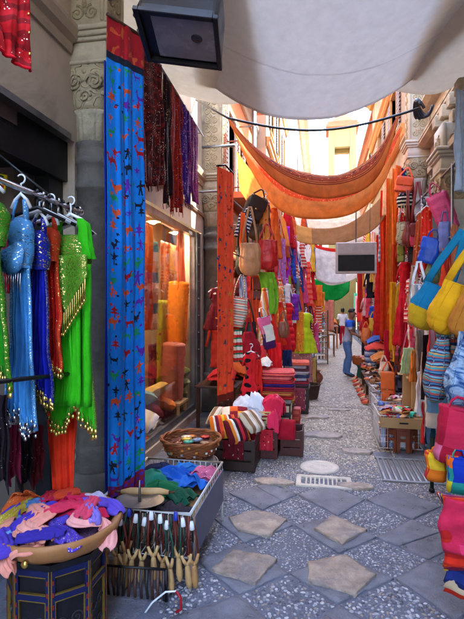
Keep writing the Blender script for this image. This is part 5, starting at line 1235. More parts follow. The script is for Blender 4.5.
crumple('pink scarf falling over the front of the punched basket',c2+V((.16,-.2,.42)),.08,.08,.16,fab('e0305a'),63,droop=.1)
cushion('round crimson cushion standing beside the punched basket',c2+V((.3,-.05,.3)),.22,.24,.12,fab('a8142a'),rx=1.2,seed=5)
crate('small dark red crate behind the crimson cushion',c2+V((.36,.12,0)),.26,.36,.3,DKR)
# stack of framed boxes
for k,(px,yt,yb,w,Y,c_,lb) in enumerate([(283,402,440,.2,5.95,'2a2422','black box with cream panels beneath the blanket pile'),(294,408,433,.17,6.6,'b03028','red box standing at the foot of the blanket pile'),(302,388,411,.2,7.9,'3a2c28','dark woven box beyond the red box')]):
    p0_=at(px,yb,Y=Y); h_=at(px,yt,Y=Y).z
    t=thing('storage_box',lb,'box',V((p0_.x,p0_.y,0))); m=MB(); m.box((0,0,h_/2-.01),(w,w,h_-.02),bev=.008); m.build('body',paint(c_),t,smooth=False)
    m=MB(); 
    for z in(h_*.3,h_*.62,h_*.88): m.box((0,-w/2-.003,z),(w*.8,.008,h_*.14),bev=.002); m.box((w/2+.003,0,z),(.008,w*.8,h_*.14),bev=.002)
    m.build('panel',paint('cdb896' if k!=1 else 'd0503a'),t,smooth=False)
    m=MB(); m.box((0,0,h_-.005),(w*1.04,w*1.04,.02),bev=.004); m.build('lid',paint(c_),t,smooth=False)
# blanket pile 1 on a table
tb=V(((gx(259,6.3)+gx(293,6.3))/2,6.55,0)); table('dark low table carrying the nearest blanket pile',tb,.46,.5,.44,DKW)
z=.442
for k,(c_,nm) in enumerate([(['c8862a','d8a040','a04a20'],'ochre'),(['c4202a','8a1420','e04030'],'dark red'),(['d88a4a','b8502a'],'rust'),(['9a1a30','c83048','6a1020'],'wine'),(['40247a','5a3a9a','2a1a5a'],'purple'),(['c82a38','e04a50','8a1a28'],'red'),(['d05a58','c03a44','e88078'],'rose red'),(['c8404a','a82a3a','d86a60'],'coral')]):
    h_=.052 if k!=4 else .035; folded('%s folded blanket in the nearest blanket pile'%nm,tb+V((.012*math.sin(k*3),0,z)),.46+.02*math.sin(k*5),.44,h_,fab(('stripes',1,.03,c_)),rz=.04*math.sin(k*2),seed=k,name='folded_blanket',cat='blanket',group='blankets in the nearest pile'); z+=h_+.003
crumple('silver white cloth crumpled on top of the nearest blanket pile',tb+V((-.2,.1,z+.02)),.14,.12,.15,fab('eceef0',.4,seq=.3,gold='ffffff'),71)
tb=V(((gx(285,7.7)+gx(308,7.7))/2,8.0,0)); table('dark low table carrying the second blanket pile',tb,.42,.5,.42,DKW); z=.422
for k,(c_,nm) in enumerate([(['3a2a3a','6a4a5a'],'dusky'),(['8a2030','b04050'],'maroon'),(['c0b0b8','8a7a88'],'pale grey'),(['2c3050','50587a'],'navy striped'),(['a89898','d0c0c0'],'silver grey'),(['4a2a30','8a5058'],'brown wine'),(['b8a8a8','7a6a78'],'mauve grey'),(['c04030','e07a5a'],'brick red')]):
    h_=.048; folded('%s folded blanket in the second pile'%nm,tb+V((.012*math.sin(k*3),0,z)),.38+.02*math.sin(k*5),.44,h_,fab(('stripes',1,.02,c_)),rz=.05*math.sin(k*2),seed=10+k,name='folded_blanket',cat='blanket',group='blankets in the second pile'); z+=h_+.003
basket('dark round basket on the ground past the second blanket pile',V((gx(309,9),9.1,0)),.2,.26,solid('dark_wicker','4a3024',.7,scale=14,var=.5,bump=.3))
# draped floral cloth & pots
for px,yt,yb,wp,Y,mt,lb,sd in[(301,352,392,22,9.6,fab(('print','c07a78',['e8c0b0','8a3a4a','d8909a'],16.,.5)),'pink flowered cloth draped down past the second blanket pile',1),(312,358,392,8,9.8,fab(('print','c8a058',['d86a3a','8a8a3a'],14.,.5)),'mustard flowered cloth beside the pink draped one',2),(275,343,372,13,6.9,fab('d8202a'),'plain red cloth panel hanging over the nearest blanket pile',3),(287,350,366,9,7.6,fab('1c2450'),'navy cloth hanging right of the red panel',4)]:
    a=at(px-wp/2,yt,Y=Y);b_=at(px+wp/2,yt,Y=Y); cloth('draped_cloth',lb,'cloth',a,b_,a.z-at(px,yb,Y=Y).z,mt,3,.03,sd,nu=24,nv=20,wb=1.1)
def pot(label,p,r,h,mat,name='clay_pot'):
    t=thing(name,label,'pot',p); m=MB(); m.lathe([(.001,0),(r*.6,0),(r,.35*h),(r*.95,.6*h),(r*.5,.9*h),(r*.62,h),(r*.5,h),(r*.4,.9*h),(.001,.3*h)],n=24); m.build('body',mat,t)
    m=MB(); m.tube([(r*.6*math.cos(q),r*.6*math.sin(q),h) for q in[2*PI*k/24 for k in range(24)]],r*.08,6,closed=True); m.build('rim',mat,t)
pot('brown clay pot on the ground past the flowered cloths',V((gx(316,10.8),10.9,0)),.16,.28,solid('clay','8a4a30',.6,scale=8,var=.3))
pot('blue and white pot set above the brown clay pot',at(309,360,Y=10.4),.11,.16,solid('glaze','8fb4d8',.2,scale=20,var=.3,bump=0)); 
crate('wooden crate that carries the blue and white pot',V((at(309,360,Y=10.4).x,10.4,0)),.34,.34,at(309,360,Y=10.4).z-.003,WOODD)
# postcard rack
p=at(327,361,Z=0); t=thing('postcard_rack','tall rack of postcards where the left stalls end','rack',V((gx(321,14.6),14.6,0)))
m=MB(); hh=at(321,310,Y=14.6).z
for a_ in(-1,1):
    for b_ in(-1,1): m.box((a_*.2,b_*.15,hh/2),(.03,.03,hh))
for k in range(9): m.box((0,0,.12+k*hh/9),(.4,.3,.012))
m.build('frame',WOODD,t,smooth=False)
m=MB()
for k in range(8):
    for j in range(4): m.m=(k*5+j*3)%5; m.box((-.14+j*.095,-.165,.2+k*hh/9),(.075,.008,.11),rx=.15)
m.build('postcards',[paint(c) for c in('c8a88a','8a7060','d8c8b0','6a5a58','b08a70')],t,smooth=False)
m=MB(); m.box((0,0,hh+.04),(.46,.34,.09)); m.build('header',paint('d07a6a'),t,smooth=False)
for k,(px,Y,w,h_,c_,lb) in enumerate([(330,17,.35,.75,'8a5a3a','brown low stall table beyond the postcard rack'),(333,20,.4,.9,'c07048','rust stall table farther beyond the postcard rack')]):
    table(lb,V((gx(px,Y),Y,0)),w,.8,h_,paint(c_)); crumple(['tan','orange'][k]+' goods heaped on the '+lb.split(' stall')[0]+' stall table',V((gx(px,Y),Y,h_)),w*.5,.35,.3,fab(['b89070','d8783a'][k]),80+k)
a=at(325,300,Y=16);b_=at(334,300,Y=16); cloth('cloth','salmon cloth hanging above the postcard rack','cloth',a,b_,1.,fab('e08a78'),2,.03,3,nu=14,nv=14)

# ---------------- handbags on the left
def B(style,label,px,ytop,ybody,ybot,wpx,Y,mat,**k):
    top=at(px,ytop,Y=Y); s=pm(top); return bag(style,label,top,(ybot-ytop)*s,(ybot-ybody)*s,wpx*s,mat,**k)
LB='handbags hanging over the left stalls'
BRN=leather('5a3826'); TAN=leather('b07a52'); BLK=leather('231c1e'); REDL=leather('b81c1c',.35)
B('hobo','tan slouchy handbag on a long strap right of the orange red cloth',250,207,243,276,22,6.5,TAN,mat2=TAN,rz=.3,d=.14,seed=1,strapw=.016)
B('hobo','black handbag behind the tan slouchy one',243,212,246,277,15,6.7,BLK,rz=.2,seed=2)
B('tote','black and white striped tote bag beside the tan handbag strap',249,208,216,240,14,6.9,fab(('stripes',1,.05,['1a1c28','e8ecf0','2a3a6a'])),rz=.5,seed=3,tilt=.3)
B('satchel','dark brown angular handbag hung highest on the left',262,190,200,222,20,7.1,leather('3a2620'),rz=.5,seed=4,tilt=.4,d=.16)
B('hobo','brown leather handbag under the dark angular one',268,205,222,243,20,7.2,BRN,rz=.3,seed=5,tilt=.35)
B('hobo','shiny red handbag below the brown leather one',267,224,240,270,22,7.0,REDL,rz=.2,seed=6,d=.16)
B('satchel','small red patent bag tucked behind the shiny red one',260,230,236,262,12,7.3,leather('8a1218',.35),rz=.4,seed=7)
B('sack','crimson bag with a pale base hanging beside the polka dot dress',249,318,332,366,24,6.4,fab('9c1626'),rz=.1,seed=8,d=.16)
B('tote','coral striped canvas tote with a rope strap beside the orange red cloth',242,275,297,327,20,6.2,fab(('stripes',1,.07,['e8dcd0','e06a50','a8b0a8','d8c8b8','6a7a70'])),rz=.3,seed=9,tilt=.15)
B('tote','patchwork bag of pink, cream and plum squares above the crimson bag',261,308,317,350,13,6.5,fab(('patch',.11,['e86a98','e0d8c8','4a1f5a','2a1830'])),rz=.4,seed=10,tilt=-.25)
B('hobo','black cloth bag behind the patchwork bag',248,300,322,346,18,6.9,BLK,rz=.2,seed=11)
B('satchel','dark red bag hanging behind the lime scarf',256,262,278,300,12,7.2,leather('6a1a1c'),rz=.2,seed=12)
B('hobo','maroon bag by the left wall under the black handbag',238,262,278,296,14,6.8,leather('6a1018'),rz=.2,seed=13)
B('hobo','brown bag hanging right of the red garments',283,312,322,338,12,7.8,leather('8a5238'),rz=.2,seed=14)
# drapes right of them
for px,yt,yb,wp,Y,mt,lb,sd,k in[
 (266,272,314,16,7.0,fab(('print','7ab02a',['98cc40','5a8a20'],9.,.5),.8),'lime green scarf draped over the orange one',1,dict(wb=1.15,sway=.06)),
 (255,275,325,10,7.1,fab('e0502a'),'orange scarf hanging left of the lime green one',2,dict()),
 (243,276,300,6,6.6,fab(('stripes',0,.03,['8a98c8','d0d4e8'])),'pale blue striped scarf above the coral tote',3,dict()),
 (238,330,362,8,6.1,fab(('stripes',1,.1,['1f7a5a','e8e0d0','c82a2a'])),'green, white and red cloth behind the crimson bag',4,dict()),
 (243,212,262,4,6.6,fab('f0642a'),'thin orange strap of cloth left of the tan handbag',5,dict()),
 (239,222,268,4,6.8,fab('8a9a80'),'thin grey green cloth beside the orange red cloth',6,dict()),
 (270,262,300,9,7.4,fab('b01820'),'blood red scarf hanging below the shiny red handbag',7,dict()),
 (277,200,240,8,8.4,fab('f4e4cc',.8,tr=.4),'cream shawl glowing behind the brown handbags',8,dict()),
 (270,190,225,8,8.8,fab('f8e0b0',.8,tr=.4),'pale yellow shawl high behind the brown handbags',9,dict()),
 (282,238,285,7,8.6,fab(('print','c890e0',['e8c8f0','a060c8'],14.,.5)),'lilac flowered scarf hanging above the red dresses',10,dict()),
 (276,256,275,6,8.3,fab('6ab8d8'),'light blue scarf left of the lilac one',11,dict()),
 (288,226,292,3,9.0,fab('b030d0'),'thin bright violet scarf right of the lilac one',12,dict()),
 (279,284,298,6,8.3,fab('1f7068'),'dark teal scarf under the lilac one',13,dict()),
 (256,360,405,10,5.95,fab('d8281e'),'plain red ruffle cloth left of the polka dot dress',14,dict(wb=1.3)),
 (300,312,352,7,9.4,fab(('print','e88a2a',['f0c050','d85a2a'],14.,.5)),'orange flowered scarf left of the yellow green dress',15,dict()),
 (318,285,306,9,12,fab('f0782a'),'orange scarf at the far end of the left row',16,dict(wb=1.3)),
 (322,292,312,6,13,fab('f0b040'),'yellow scarf beside the last orange one',17,dict())]:
    a=at(px-wp/2,yt,Y=Y);b_=at(px+wp/2,yt,Y=Y+.1); b_.z=a.z; cloth('scarf',lb,'scarf',a,b_,a.z-at(px,yb,Y=Y).z,mt,3,.025,sd,nu=24,nv=24,**k)
def G(kind,label,px,yt,yb,wp,Y,mat,**k):
    p=at(px,yt,Y=Y); s=pm(p); return garment(kind,label,p,(yb-yt)*s,wp*s,mat,**k)
POLKA=fab(('dots','d6202a','120c10',.1,.027,0.),.8)
G('dress','red flamenco dress with black polka dots beside the orange red cloth',251,352,410,24,6.05,POLKA,seed=1,dpt=.3,rip=.2)
LG=[('dress','scarlet dress hanging below the shiny red handbag',272,298,345,13,7.6,fab('dc2a24'),0),
('dress','tomato red dress between the scarlet dress and the ruffled one',280,302,345,11,8.2,fab('e03c24'),1),
('dress','red ruffled flamenco dress in the middle of the left row',289,303,347,13,8.8,fab(('stripes',1,.12,['e01c24','b81020','f03a38'])),2),
('dress','yellow green flounced dress with dots hanging over the lane edge',306,313,353,21,9.6,fab(('dots','bcd020','e8e860',.12,.02,.7)),3),
('shirt','purple blouse in the left row above the yellow green dress',294,294,320,14,9.2,fab('7a30a0'),4),
('shirt','white blouse left of the purple one',287,284,304,10,9.0,fab('e6e6f0'),5),
('shirt','grey striped shirt high in the left row',286,238,266,9,9.4,fab(('stripes',0,.04,['c8ccd8','9aa0b8'])),6),
('shirt','royal blue shirt in the upper left row',293,246,284,9,9.8,fab('2a50c0'),7),
('shirt','white and blue striped shirt beside the royal blue one',297,250,282,7,10.2,fab(('stripes',0,.08,['e8ecf4','5a80c8'])),8),
('dress','navy dress right of the striped shirt',300,255,292,7,10.6,fab('24408c'),9),
('dress','coral red dress with ruffles farther up the left row',308,262,306,10,11.2,fab(('stripes',1,.12,['e8342a','f06a58'])),10),
('shirt','brown grey blouse under the navy dress',302,286,312,12,10.8,fab('8a7068'),11),
('shirt','dark violet shirt at the end of the left row',308,300,330,9,11.6,fab('4a3050'),12),
('dress','brick red dress far up the left row',313,322,352,8,12.4,fab('b83a30'),13),
('shirt','orange blouse left of the royal blue shirt',282,226,240,8,9.4,fab('f09050',.8,tr=.3),14),
('shirt','pink blouse between the lilac scarf and the violet scarf',284,266,296,8,9.1,fab('e070a0'),15),
('skirt','red skirt low in the left row behind the brown bag',286,326,350,11,8.6,fab('c8202c'),16),
('dress','rose pink dress behind the polka dot dress',262,345,385,12,6.8,fab('d83a4a'),17),
('shirt','orange red shirt between the lime scarf and the scarlet dress',268,306,340,11,7.9,fab('e0442a'),18),
('shirt','peach shirt in the sunlit top of the left row',290,208,236,9,9.9,fab('f8b890',.8,tr=.3),19),
('dress','green grey dress under the coral red one',297,278,315,8,10.0,fab('6a8080'),20),
]
for k,(kd,lb,px,yt,yb,wp,Y,mt,sd) in enumerate(LG): G(kd,lb,px,yt,yb,wp,Y,mt,seed=sd,rz=.25+.2*math.sin(k*2.3),group='clothes hanging over the left stalls')
# awning poles holding the rows
t=thing('stall_frame','thin metal frame carrying the left rows of clothes and bags','frame',(-.9,8,0))
m=MB()
for y in(6.0,8.6,11.2,13.4):
    x=-1.25+(y-6)*.06; m.tube([(x+.9,y-8,0),(x+.9,y-8,3.25)],.016,8); m.tube([(x+.9,y-8,3.2),(-1.9+.9,y-8,3.2)],.012,8)
for z,dx in((3.22,.0),(2.45,.06)): m.tube([(-1.25+.9+dx,-2,z),(-.8+.9+dx,5.4,z)],.012,8)
m.build('pole',GALV,t)

# added pendant lamps, no fittings seen, to brighten the shop window goods
for k,Y in enumerate((5.2,6.3,7.3)):
    t=thing('added_pendant_lamp',['nearest','middle','farthest'][k]+' small warm pendant lamp added inside the shop window','lamp',(-2.25,Y,2.95)); m=MB(); m.tube([(0,0,.35),(0,0,0)],.006,6); m.build('cord',BLACK,t)
    m=MB(); m.lathe([(.02,.03),(.1,-.06),(.095,-.06),(.015,.02)],n=20); m.build('shade',paint('8a6a3a'),t); m=MB(); m.ball((0,0,-.05),.04,14,10)
    e=bpy.data.materials.new('added_bulb_glow'); e.use_nodes=True; b_=e.node_tree.nodes['Principled BSDF']; b_.inputs['Emission Color'].default_value=(1,.8,.55,1); b_.inputs['Emission Strength'].default_value=85.; m.build('bulb',e,t)
# filler tables with heaps behind the hanging bags
table('dark inner table behind the polka dot dress',V((-1.45,7.4,0)),.6,1.6,.6,WOODD)
table('dark inner table deep under the left clothes row',V((-1.25,10.6,0)),.8,3.2,.6,WOODD)
for k,(x,y,c_,nm) in enumerate([(-1.4,6.9,'c82a2a','scarlet'),(-1.35,7.5,'e06a2a','orange'),(-1.5,7.9,'7a2a5a','plum'),(-1.1,9.3,'d8a03a','mustard'),(-1.15,9.9,'b8283a','ruby'),(-1.1,10.6,'3a5a9a','steel blue'),(-1.1,11.3,'e0506a','rose'),(-1.1,11.9,'8a9a4a','olive')]):
    crumple('%s cloth heap on the inner left table'%nm,V((x,y,.6)),.26,.3,.3,fab(c_),200+k,group='cloth heaps on the inner left tables',n=40)
for k,(x,Y,z,c_,nm) in enumerate([(-1.5,7.0,2.0,'6a1a20','wine'),(-1.55,7.4,1.6,'c83a2a','vermilion'),(-1.5,7.9,2.1,'2a2a3a','charcoal'),(-1.4,8.4,1.7,'e05a3a','burnt orange'),(-1.3,9.0,2.3,'d83a3a','strawberry'),(-1.3,9.6,1.9,'e8a080','apricot'),(-1.2,10.2,2.2,'c8603a','copper'),(-1.2,10.9,1.8,'d82a3a','signal red'),(-1.1,11.6,2.2,'e0705a','salmon'),(-1.0,12.2,1.9,'e8d0b0','buff'),(-1.2,8.0,1.35,'a81a20','garnet'),(-1.15,9.0,1.3,'d8483a','poppy')]):
    garment('shirt' if k%2 else 'dress','%s garment in the inner row behind the left clothes'%nm,V((x,Y,z)),.62+.2*(k%2),.42,fab(('print',c_,['f0d8c0','e8a04a'],14.,.4) if k%3==0 else c_),rz=.5,seed=k,group='inner row of clothes on the left')

r_=random.Random(21)
WC=[('e03424','tomato'),('c41c28','carmine'),('f07838','tangerine'),('e8485a','coral pink'),('b8222e','cardinal'),('f0a050','peach'),('d85080','fuchsia'),('e8d8c8','off white'),('e05a30','flame'),('f0c040','saffron'),('8a2030','bordeaux'),('5a8ac0','cornflower'),('e89890','shell pink'),('c85a30','terracotta'),('a0b838','pear green'),('d8242c','poppy red')]
PA=['plain','striped','flowered','plain']
ZZ=['near the handbags','in the middle of the left row','towards the far end of the left row']
used_=set()
for k in range(46):
    i=r_.randrange(len(WC)); j=r_.choice([0,0,0,1,2]); kd=r_.choice(['dress','shirt','scarf','skirt','scarf']); z=min(2,int(k/15.4)); key=(i,j,kd,z)
    if key in used_: continue
    used_.add(key); Y=7.0+k*.125; px=264+k*1.22+r_.uniform(-3,3); yt=r_.choice([205,232,258,285,312])+r_.uniform(-8,8)+k*.25; h_=r_.uniform(26,46)*(9/Y)
    c_=WC[i][0]; mt=fab(c_ if j==0 else ('stripes',k%2,.07,[c_,'f0e0d0',WC[(i+3)%16][0]]) if j==1 else ('print',c_,['f8e8c8',WC[(i+5)%16][0]],18.,.45),.85,tr=.25 if yt<260 else 0)
    G(kd,'%s %s %s hanging %s'%(PA[j],WC[i][1],kd,ZZ[z]),px,yt,yt+h_,r_.uniform(8,13)*(9/Y),Y,mt,seed=k,rz=r_.uniform(-.2,.7),group='clothes hanging over the left stalls')

a=at(171,400,X=-2.12); t=thing('display_bench','small wooden display bench under the pink bolster in the shop window','bench',V((a.x,a.y,.172)))
m=MB(); m.box((0,0,a.z-.172-.02),(.4,.42,.035),bev=.004); m.build('seat',WOODP,t,smooth=False)
for sx in(-1,1):
    for sy in(-1,1): m=MB(); m.box((sx*.16,sy*.17,(a.z-.21)/2),(.035,.035,a.z-.215)); m.build('leg',WOODP,t,smooth=False)
for k,(y,z,c_,nm) in enumerate([(5.5,.3,'e8e4e0','white'),(5.9,.34,'8a2a3a','ruby'),(6.3,.32,'e07a3a','apricot'),(5.7,.5,'7a9aa8','slate blue'),(6.1,.52,'d8b060','sand')]):
    cushion('%s cushion among the low goods in the shop window'%nm,V((-2.15-.08*(k%2),y,z)),.38,.36,.16,fab(c_),rz=k,rx=.4,ry=.3,seed=k+60)

for k,(x0,x1,yy,z,L,c_,lb) in enumerate([(-1.0,-.78,4.93,.33,.2,'6a1420','maroon cloth draped over the front of the dark cushion crate'),(c2.x-.1,c2.x+.16,5.4,.34,.24,'c8283a','red cloth draped over the front of the maroon crate'),(tb.x-.2,tb.x+.14,7.72,.42,.36,'8a3a4a','dusty red cloth hanging from the second blanket table')]):
    cloth('draped_cloth',lb,'cloth',V((x0,yy,z)),V((x1,yy,z)),L,fab(('print',c_,['e8c090','3a1a20'],22.,.45)),3,.015,k+5,nu=24,nv=14)
# ================================================================ RIGHT SIDE
# metal frame that carries the goods
t=thing('stall_frame','thin metal frame carrying the right rows of bags and dresses','frame',(1.3,6,0))
m=MB()
for y in(3.1,5.6,7.2,9.4,12.0): m.tube([(.12,y-6,0),(.12,y-6,3.3)],.014,8); m.tube([(.12,y-6,3.27),(.5,y-6,3.27)],.012,8)
for z in(3.27,2.5): m.tube([(.12,-3.4,z),(.12,6.4,z)],.012,8)
m.build('pole',GALV,t)
RG=[('dress','red chiffon dress on the front of the right dress rail',405,262,345,20,8.2,fab('d01828',.75,bump=.4),0,dict(dpt=.28,rip=.22)),
('dress','scarlet dress behind the red chiffon one',411,262,330,13,8.5,fab('b01422'),1,{}),
('dress','blue dress squeezed at the end of the right dress rail',418,262,298,9,8.4,fab('2f66b0'),2,{}),
('trousers','khaki trousers hanging past the blue dress',423,262,300,7,8.7,fab('a09868'),3,{}),
('dress','long red dress left of the orange drapes',379,235,335,10,10.4,fab('c8201c'),4,{}),
('shirt','black shirt with a pale edge hung high across the right side',371,268,298,12,11.4,fab('1c1a20'),5,{}),
('shirt','pale pink shirt low behind the black shirt',367,298,316,13,12.5,fab('dca8a0'),6,{}),
('shirt','bright blue shirt beside the pale pink one',373,306,322,8,12,fab('2a5cc0'),7,{}),
('shirt','red shirt above the green stool',366,316,340,11,12.6,fab('d82c28'),8,{}),
('skirt','orange skirt beside the red shirt above the green stool',369,328,345,9,12.2,fab('e86a2a'),9,{}),
('shirt','cream shirt high between the long red dress and the drapes',387,205,235,9,10.,fab('f0d8b0',.8,tr=.3),10,{}),
]
for k,(kd,lb,px,yt,yb,wp,Y,mt,sd,kw) in enumerate(RG): G(kd,lb,px,yt,yb,wp,Y,mt,seed=sd+30,rz=-.3+.2*math.sin(k*2.3),group='clothes hanging over the right stalls',**kw)
for k in range(6):
    p=at(404+k*3.2,262,Y=8.0+.1*k); t=thing('hanger','empty white hanger on the rail above the red chiffon dress','hanger',p+V((0,0,.09)),rz=-.6,group='white hangers on the right dress rail')
    m=MB(); m.tube([(-.1,0,-.07),(0,0,0),(.1,0,-.07),(-.1,0,-.07)],.006,6); m.build('arms',PLWHITE,t); m=MB(); m.tube([(0,0,0),(0,0,.04),(.02,0,.06),(0,0,.08)],.004,6); m.build('hook',CHROME,t)
for px,yt,yb,wp,Y,mt,lb,sd,k in[
 (396,168,345,7,9.2,fab(('bands',1,[(0,'f07a1e'),(1.4,'e0501a'),(2.2,'f0882a')]),.8,tr=.35),'longest orange drape with a red middle, nearest of the right drapes',1,dict(wb=.8)),
 (390,178,348,7,9.5,fab(('stripes',0,.3,['e8641a','f09030','c83a14']),.8,tr=.35),'orange drape with darker folds behind the nearest one',2,dict()),
 (384,190,340,6,9.8,fab('e8481c',.8,tr=.35),'red orange drape third along the right side',3,dict()),
 (393,282,352,6,8.9,fab('f0a81e',.8,tr=.2),'mustard yellow scarf in front of the orange drapes',4,dict(wb=.8)),
 (396,330,362,5,8.6,fab('f0b030'),'yellow scarf tail falling to the slippers',5,dict()),
 (387,330,368,7,9.0,fab('c81c2c'),'crimson scarf falling to the slippers beside the yellow tail',6,dict(wb=.7)),
 (360,268,312,5,12.6,fab('c8281e'),'narrow red scarf directly under the hanging sign',7,dict()),
 (381,222,262,4,10.2,fab(('stripes',1,.1,['8ab0c8','e8e8f0'])),'pale blue and white strip left of the orange drapes',8,dict()),
 (376,242,292,4,11,fab(('print','e8b070',['c84a2a'],14.,.5)),'tan printed strip right of the hanging sign',9,dict()),
 (388,160,215,9,9.6,fab('f6d0a0',.8,tr=.5),'pale peach cloth glowing at the top of the right drapes',10,dict()),
 (399,165,200,6,8.8,fab('f07838',.8,tr=.4),'orange cloth knotted at the top right of the drapes',11,dict()),
 (404,168,196,5,8.2,fab(('print','2a2a5a',['e05a8a','6ab04a','e8e0f0'],14.,.5)),'navy printed scarf hanging near the slim grey column top',12,dict()),
 (411,175,262,5,7.8,fab('5a1a18'),'dark maroon cloth right of the leopard bag',13,dict()),
 (373,270,282,5,11.2,fab('e8c050'),'small yellow cloth beside the black shirt',14,dict()),
 (447,248,300,7,5.0,fab(('stripes',0,.06,['e8482a','f06a3a','b82a1a'])),'orange red ribbed scarf hanging right of the blue bags',15,dict(wb=1.2)),
 (456,224,270,5,5.2,fab('b86a4a'),'rust scarf hanging below the nearest column capital',16,dict()),
 (453,85,200,8,5.3,fab('c8d4e4',.8,tr=.3),'pale blue cloth hanging before the nearest right column',17,dict()) if 0 else
 (461,88,190,9,5.0,fab('c4d0e4',.8,tr=.3),'pale blue cloth hanging at the right edge beside the cornice',17,dict()),
 (427,335,400,7,5.6,fab('2a2226'),'black cloth behind the blue striped bag',18,dict()),
 (434,325,375,9,5.3,fab(('stripes',0,.12,['d83a3a','f0a0a0','c8203a'])),'red and pink striped cloth under the yellow bags',19,dict()),
 (443,330,372,7,4.9,fab(('dots','b02868','2a1030',.04,.012,.2)),'magenta dotted cloth under the yellow bags',20,dict()),
 (420,330,372,7,6.2,fab('8a7468'),'taupe cloth hanging above the striped orange shade',21,dict())]:
    a=at(px-wp/2,yt,Y=Y);b_=at(px+wp/2,yt,Y=Y+.12); b_.z=a.z; cloth('drape' if yb-yt>100 else 'scarf',lb,'drape' if yb-yt>100 else 'scarf',a,b_,a.z-at(px,yb,Y=Y).z,mt,3,.03,sd,nu=26,nv=30,**k)
# bags
B('satchel','rosy red flap bag with long maroon straps',418,182,224,246,15,7.3,leather('c22a48'),mat2=leather('7a1e22'),rz=-.2,seed=1,strapw=.02)
B('sack','brown fringed bag left of the rosy flap bag',408,190,222,247,10,7.5,leather('7a2e24'),rz=-.2,seed=2)
B('hobo','leopard print round bag high on the right stall',403,205,222,246,12,7.7,fab(('print','a89878',['2a2018','4a3828'],34.,.5)),rz=-.3,seed=3)
B('satchel','orange bag hung highest on the right stall',408,168,178,192,17,7.6,leather('e0552a'),rz=-.2,seed=4,tilt=.2)
B('hobo','black and cream bag below the orange one',405,186,194,208,15,7.8,fab(('stripes',1,.06,['16141a','d8d0c0'])),rz=-.2,seed=5)
B('satchel','small olive satchel by the orange drapes',401,240,246,262,7,8.0,leather('8a8a30'),rz=-.3,seed=6)
B('satchel','dark brown bag under the rosy flap bag',415,240,244,262,14,7.6,leather('2c1a20'),rz=-.2,seed=7)
B('tote','pink embossed tote tilted out over the lane on the right',432,184,196,234,20,6.0,leather('d8487e',.5),rz=-.4,seed=8,tilt=-.35,d=.2)
B('tote','lime green tote behind the pink embossed one',442,190,200,238,13,6.2,leather('9cc420',.5),rz=-.4,seed=9,tilt=-.1)
B('tote','cobalt blue leather bag beneath the pink tote',435,230,238,264,19,5.9,leather('1852c8',.4),rz=-.3,seed=10,tilt=.25)
B('tote','lavender cloth bag beside the cobalt blue one',445,212,222,252,11,5.8,fab('8088c8'),rz=-.3,seed=11)
B('hobo','olive grey bag beneath the cobalt blue one',434,258,264,284,16,6.1,leather('6a7248'),rz=-.3,seed=12)
B('hobo','large teal and yellow shoulder bag with a long teal strap',464,232,290,338,34,4.0,fab(('bands',1,[(0,'c9a21e'),(.17,'1576a4'),(.4,'e0b82a'),(.5,'1a7ea8')])),mat2=fab('1a7ea8'),rz=-.35,seed=13,d=.2,strapw=.032,tilt=.42)
B('hobo','golden yellow shoulder bag between the teal bag and the right edge',484,232,288,342,34,3.7,fab('e2a818'),mat2=fab('e8b020'),rz=-.3,seed=14,d=.2,strapw=.03,tilt=.4)
B('hobo','ochre brown shoulder bag cut by the right edge of the photograph',498,240,286,344,28,3.5,fab('c07c2c'),mat2=fab('a86828'),rz=-.3,seed=15,d=.18,strapw=.026,tilt=.35)
B('hobo','white and grey striped shoulder bag behind the teal one',419,262,284,328,18,4.4,fab(('stripes',0,.05,['e8e8ee','8a8a98','d0b8a8'])),mat2=fab('e8e8ee'),rz=-.3,seed=16,d=.14)
B('hobo','tan shoulder bag behind the white striped one',414,266,290,326,12,4.7,fab('b89078'),rz=-.3,seed=17)
WEAVE=fab(('stripes',1,.09,['2a5a8a','b85a4a','4a98a0','d0a060','283a6a','7ab0c0','803a5a','1f3a5a','5a8ab0'],.05))
B('sack','blue woven sack bag with multicoloured stripes under the yellow bags',448,302,335,404,27,3.8,WEAVE,mat2=WEAVE,rz=-.3,seed=18,d=.24,strapw=.024,tilt=.12)
B('sack','second woven sack bag with orange streaks squeezed behind the first',457,304,338,396,20,4.1,fab(('stripes',1,.12,['38486a','e07a4a','5a9ab0','d0c0b0','2a3a6a','a84a3a'],.06)),rz=-.3,seed=19,d=.2,strapw=.02,tilt=.1)
B('sack','indigo tie-dye sack bag at the right edge',470,300,332,412,27,3.5,fab(('tie',['12284a','2a5a98','a8c4e0','1c3c72','5a8ac0'],9.)),rz=-.3,seed=20,d=.24,strapw=.024,tilt=.1)
QP=fab(('patch',.12,['b01838','c82a4c','d86a8c','a01430','c02244']))
B('tote','crimson quilted bag with a pink diamond patch',460,398,408,464,32,3.3,QP,mat2=fab('c8204a'),rz=-.3,seed=21,d=.22,tilt=.15)
B('tote','red and yellow patchwork bag below the crimson quilted one',437,448,452,480,20,3.4,fab(('patch',.09,['d8301e','e8c030','c8202c','e87a20','2040a0'])),rz=-.3,seed=22,d=.16)
B('tote','bright patchwork bag with a blue band at the right edge',459,450,456,492,22,3.2,fab(('patch',.08,['e86a1e','1838b0','e8d030','2a9a8a','d8283a'])),rz=-.3,seed=23,d=.16)
B('tote','pink and light blue patterned bag over the striped bundle',436,382,390,428,20,4.2,fab(('patch',.13,['d83a50','7ab0d8','f0e0d0','e05a3a'])),rz=-.2,seed=24,d=.1)
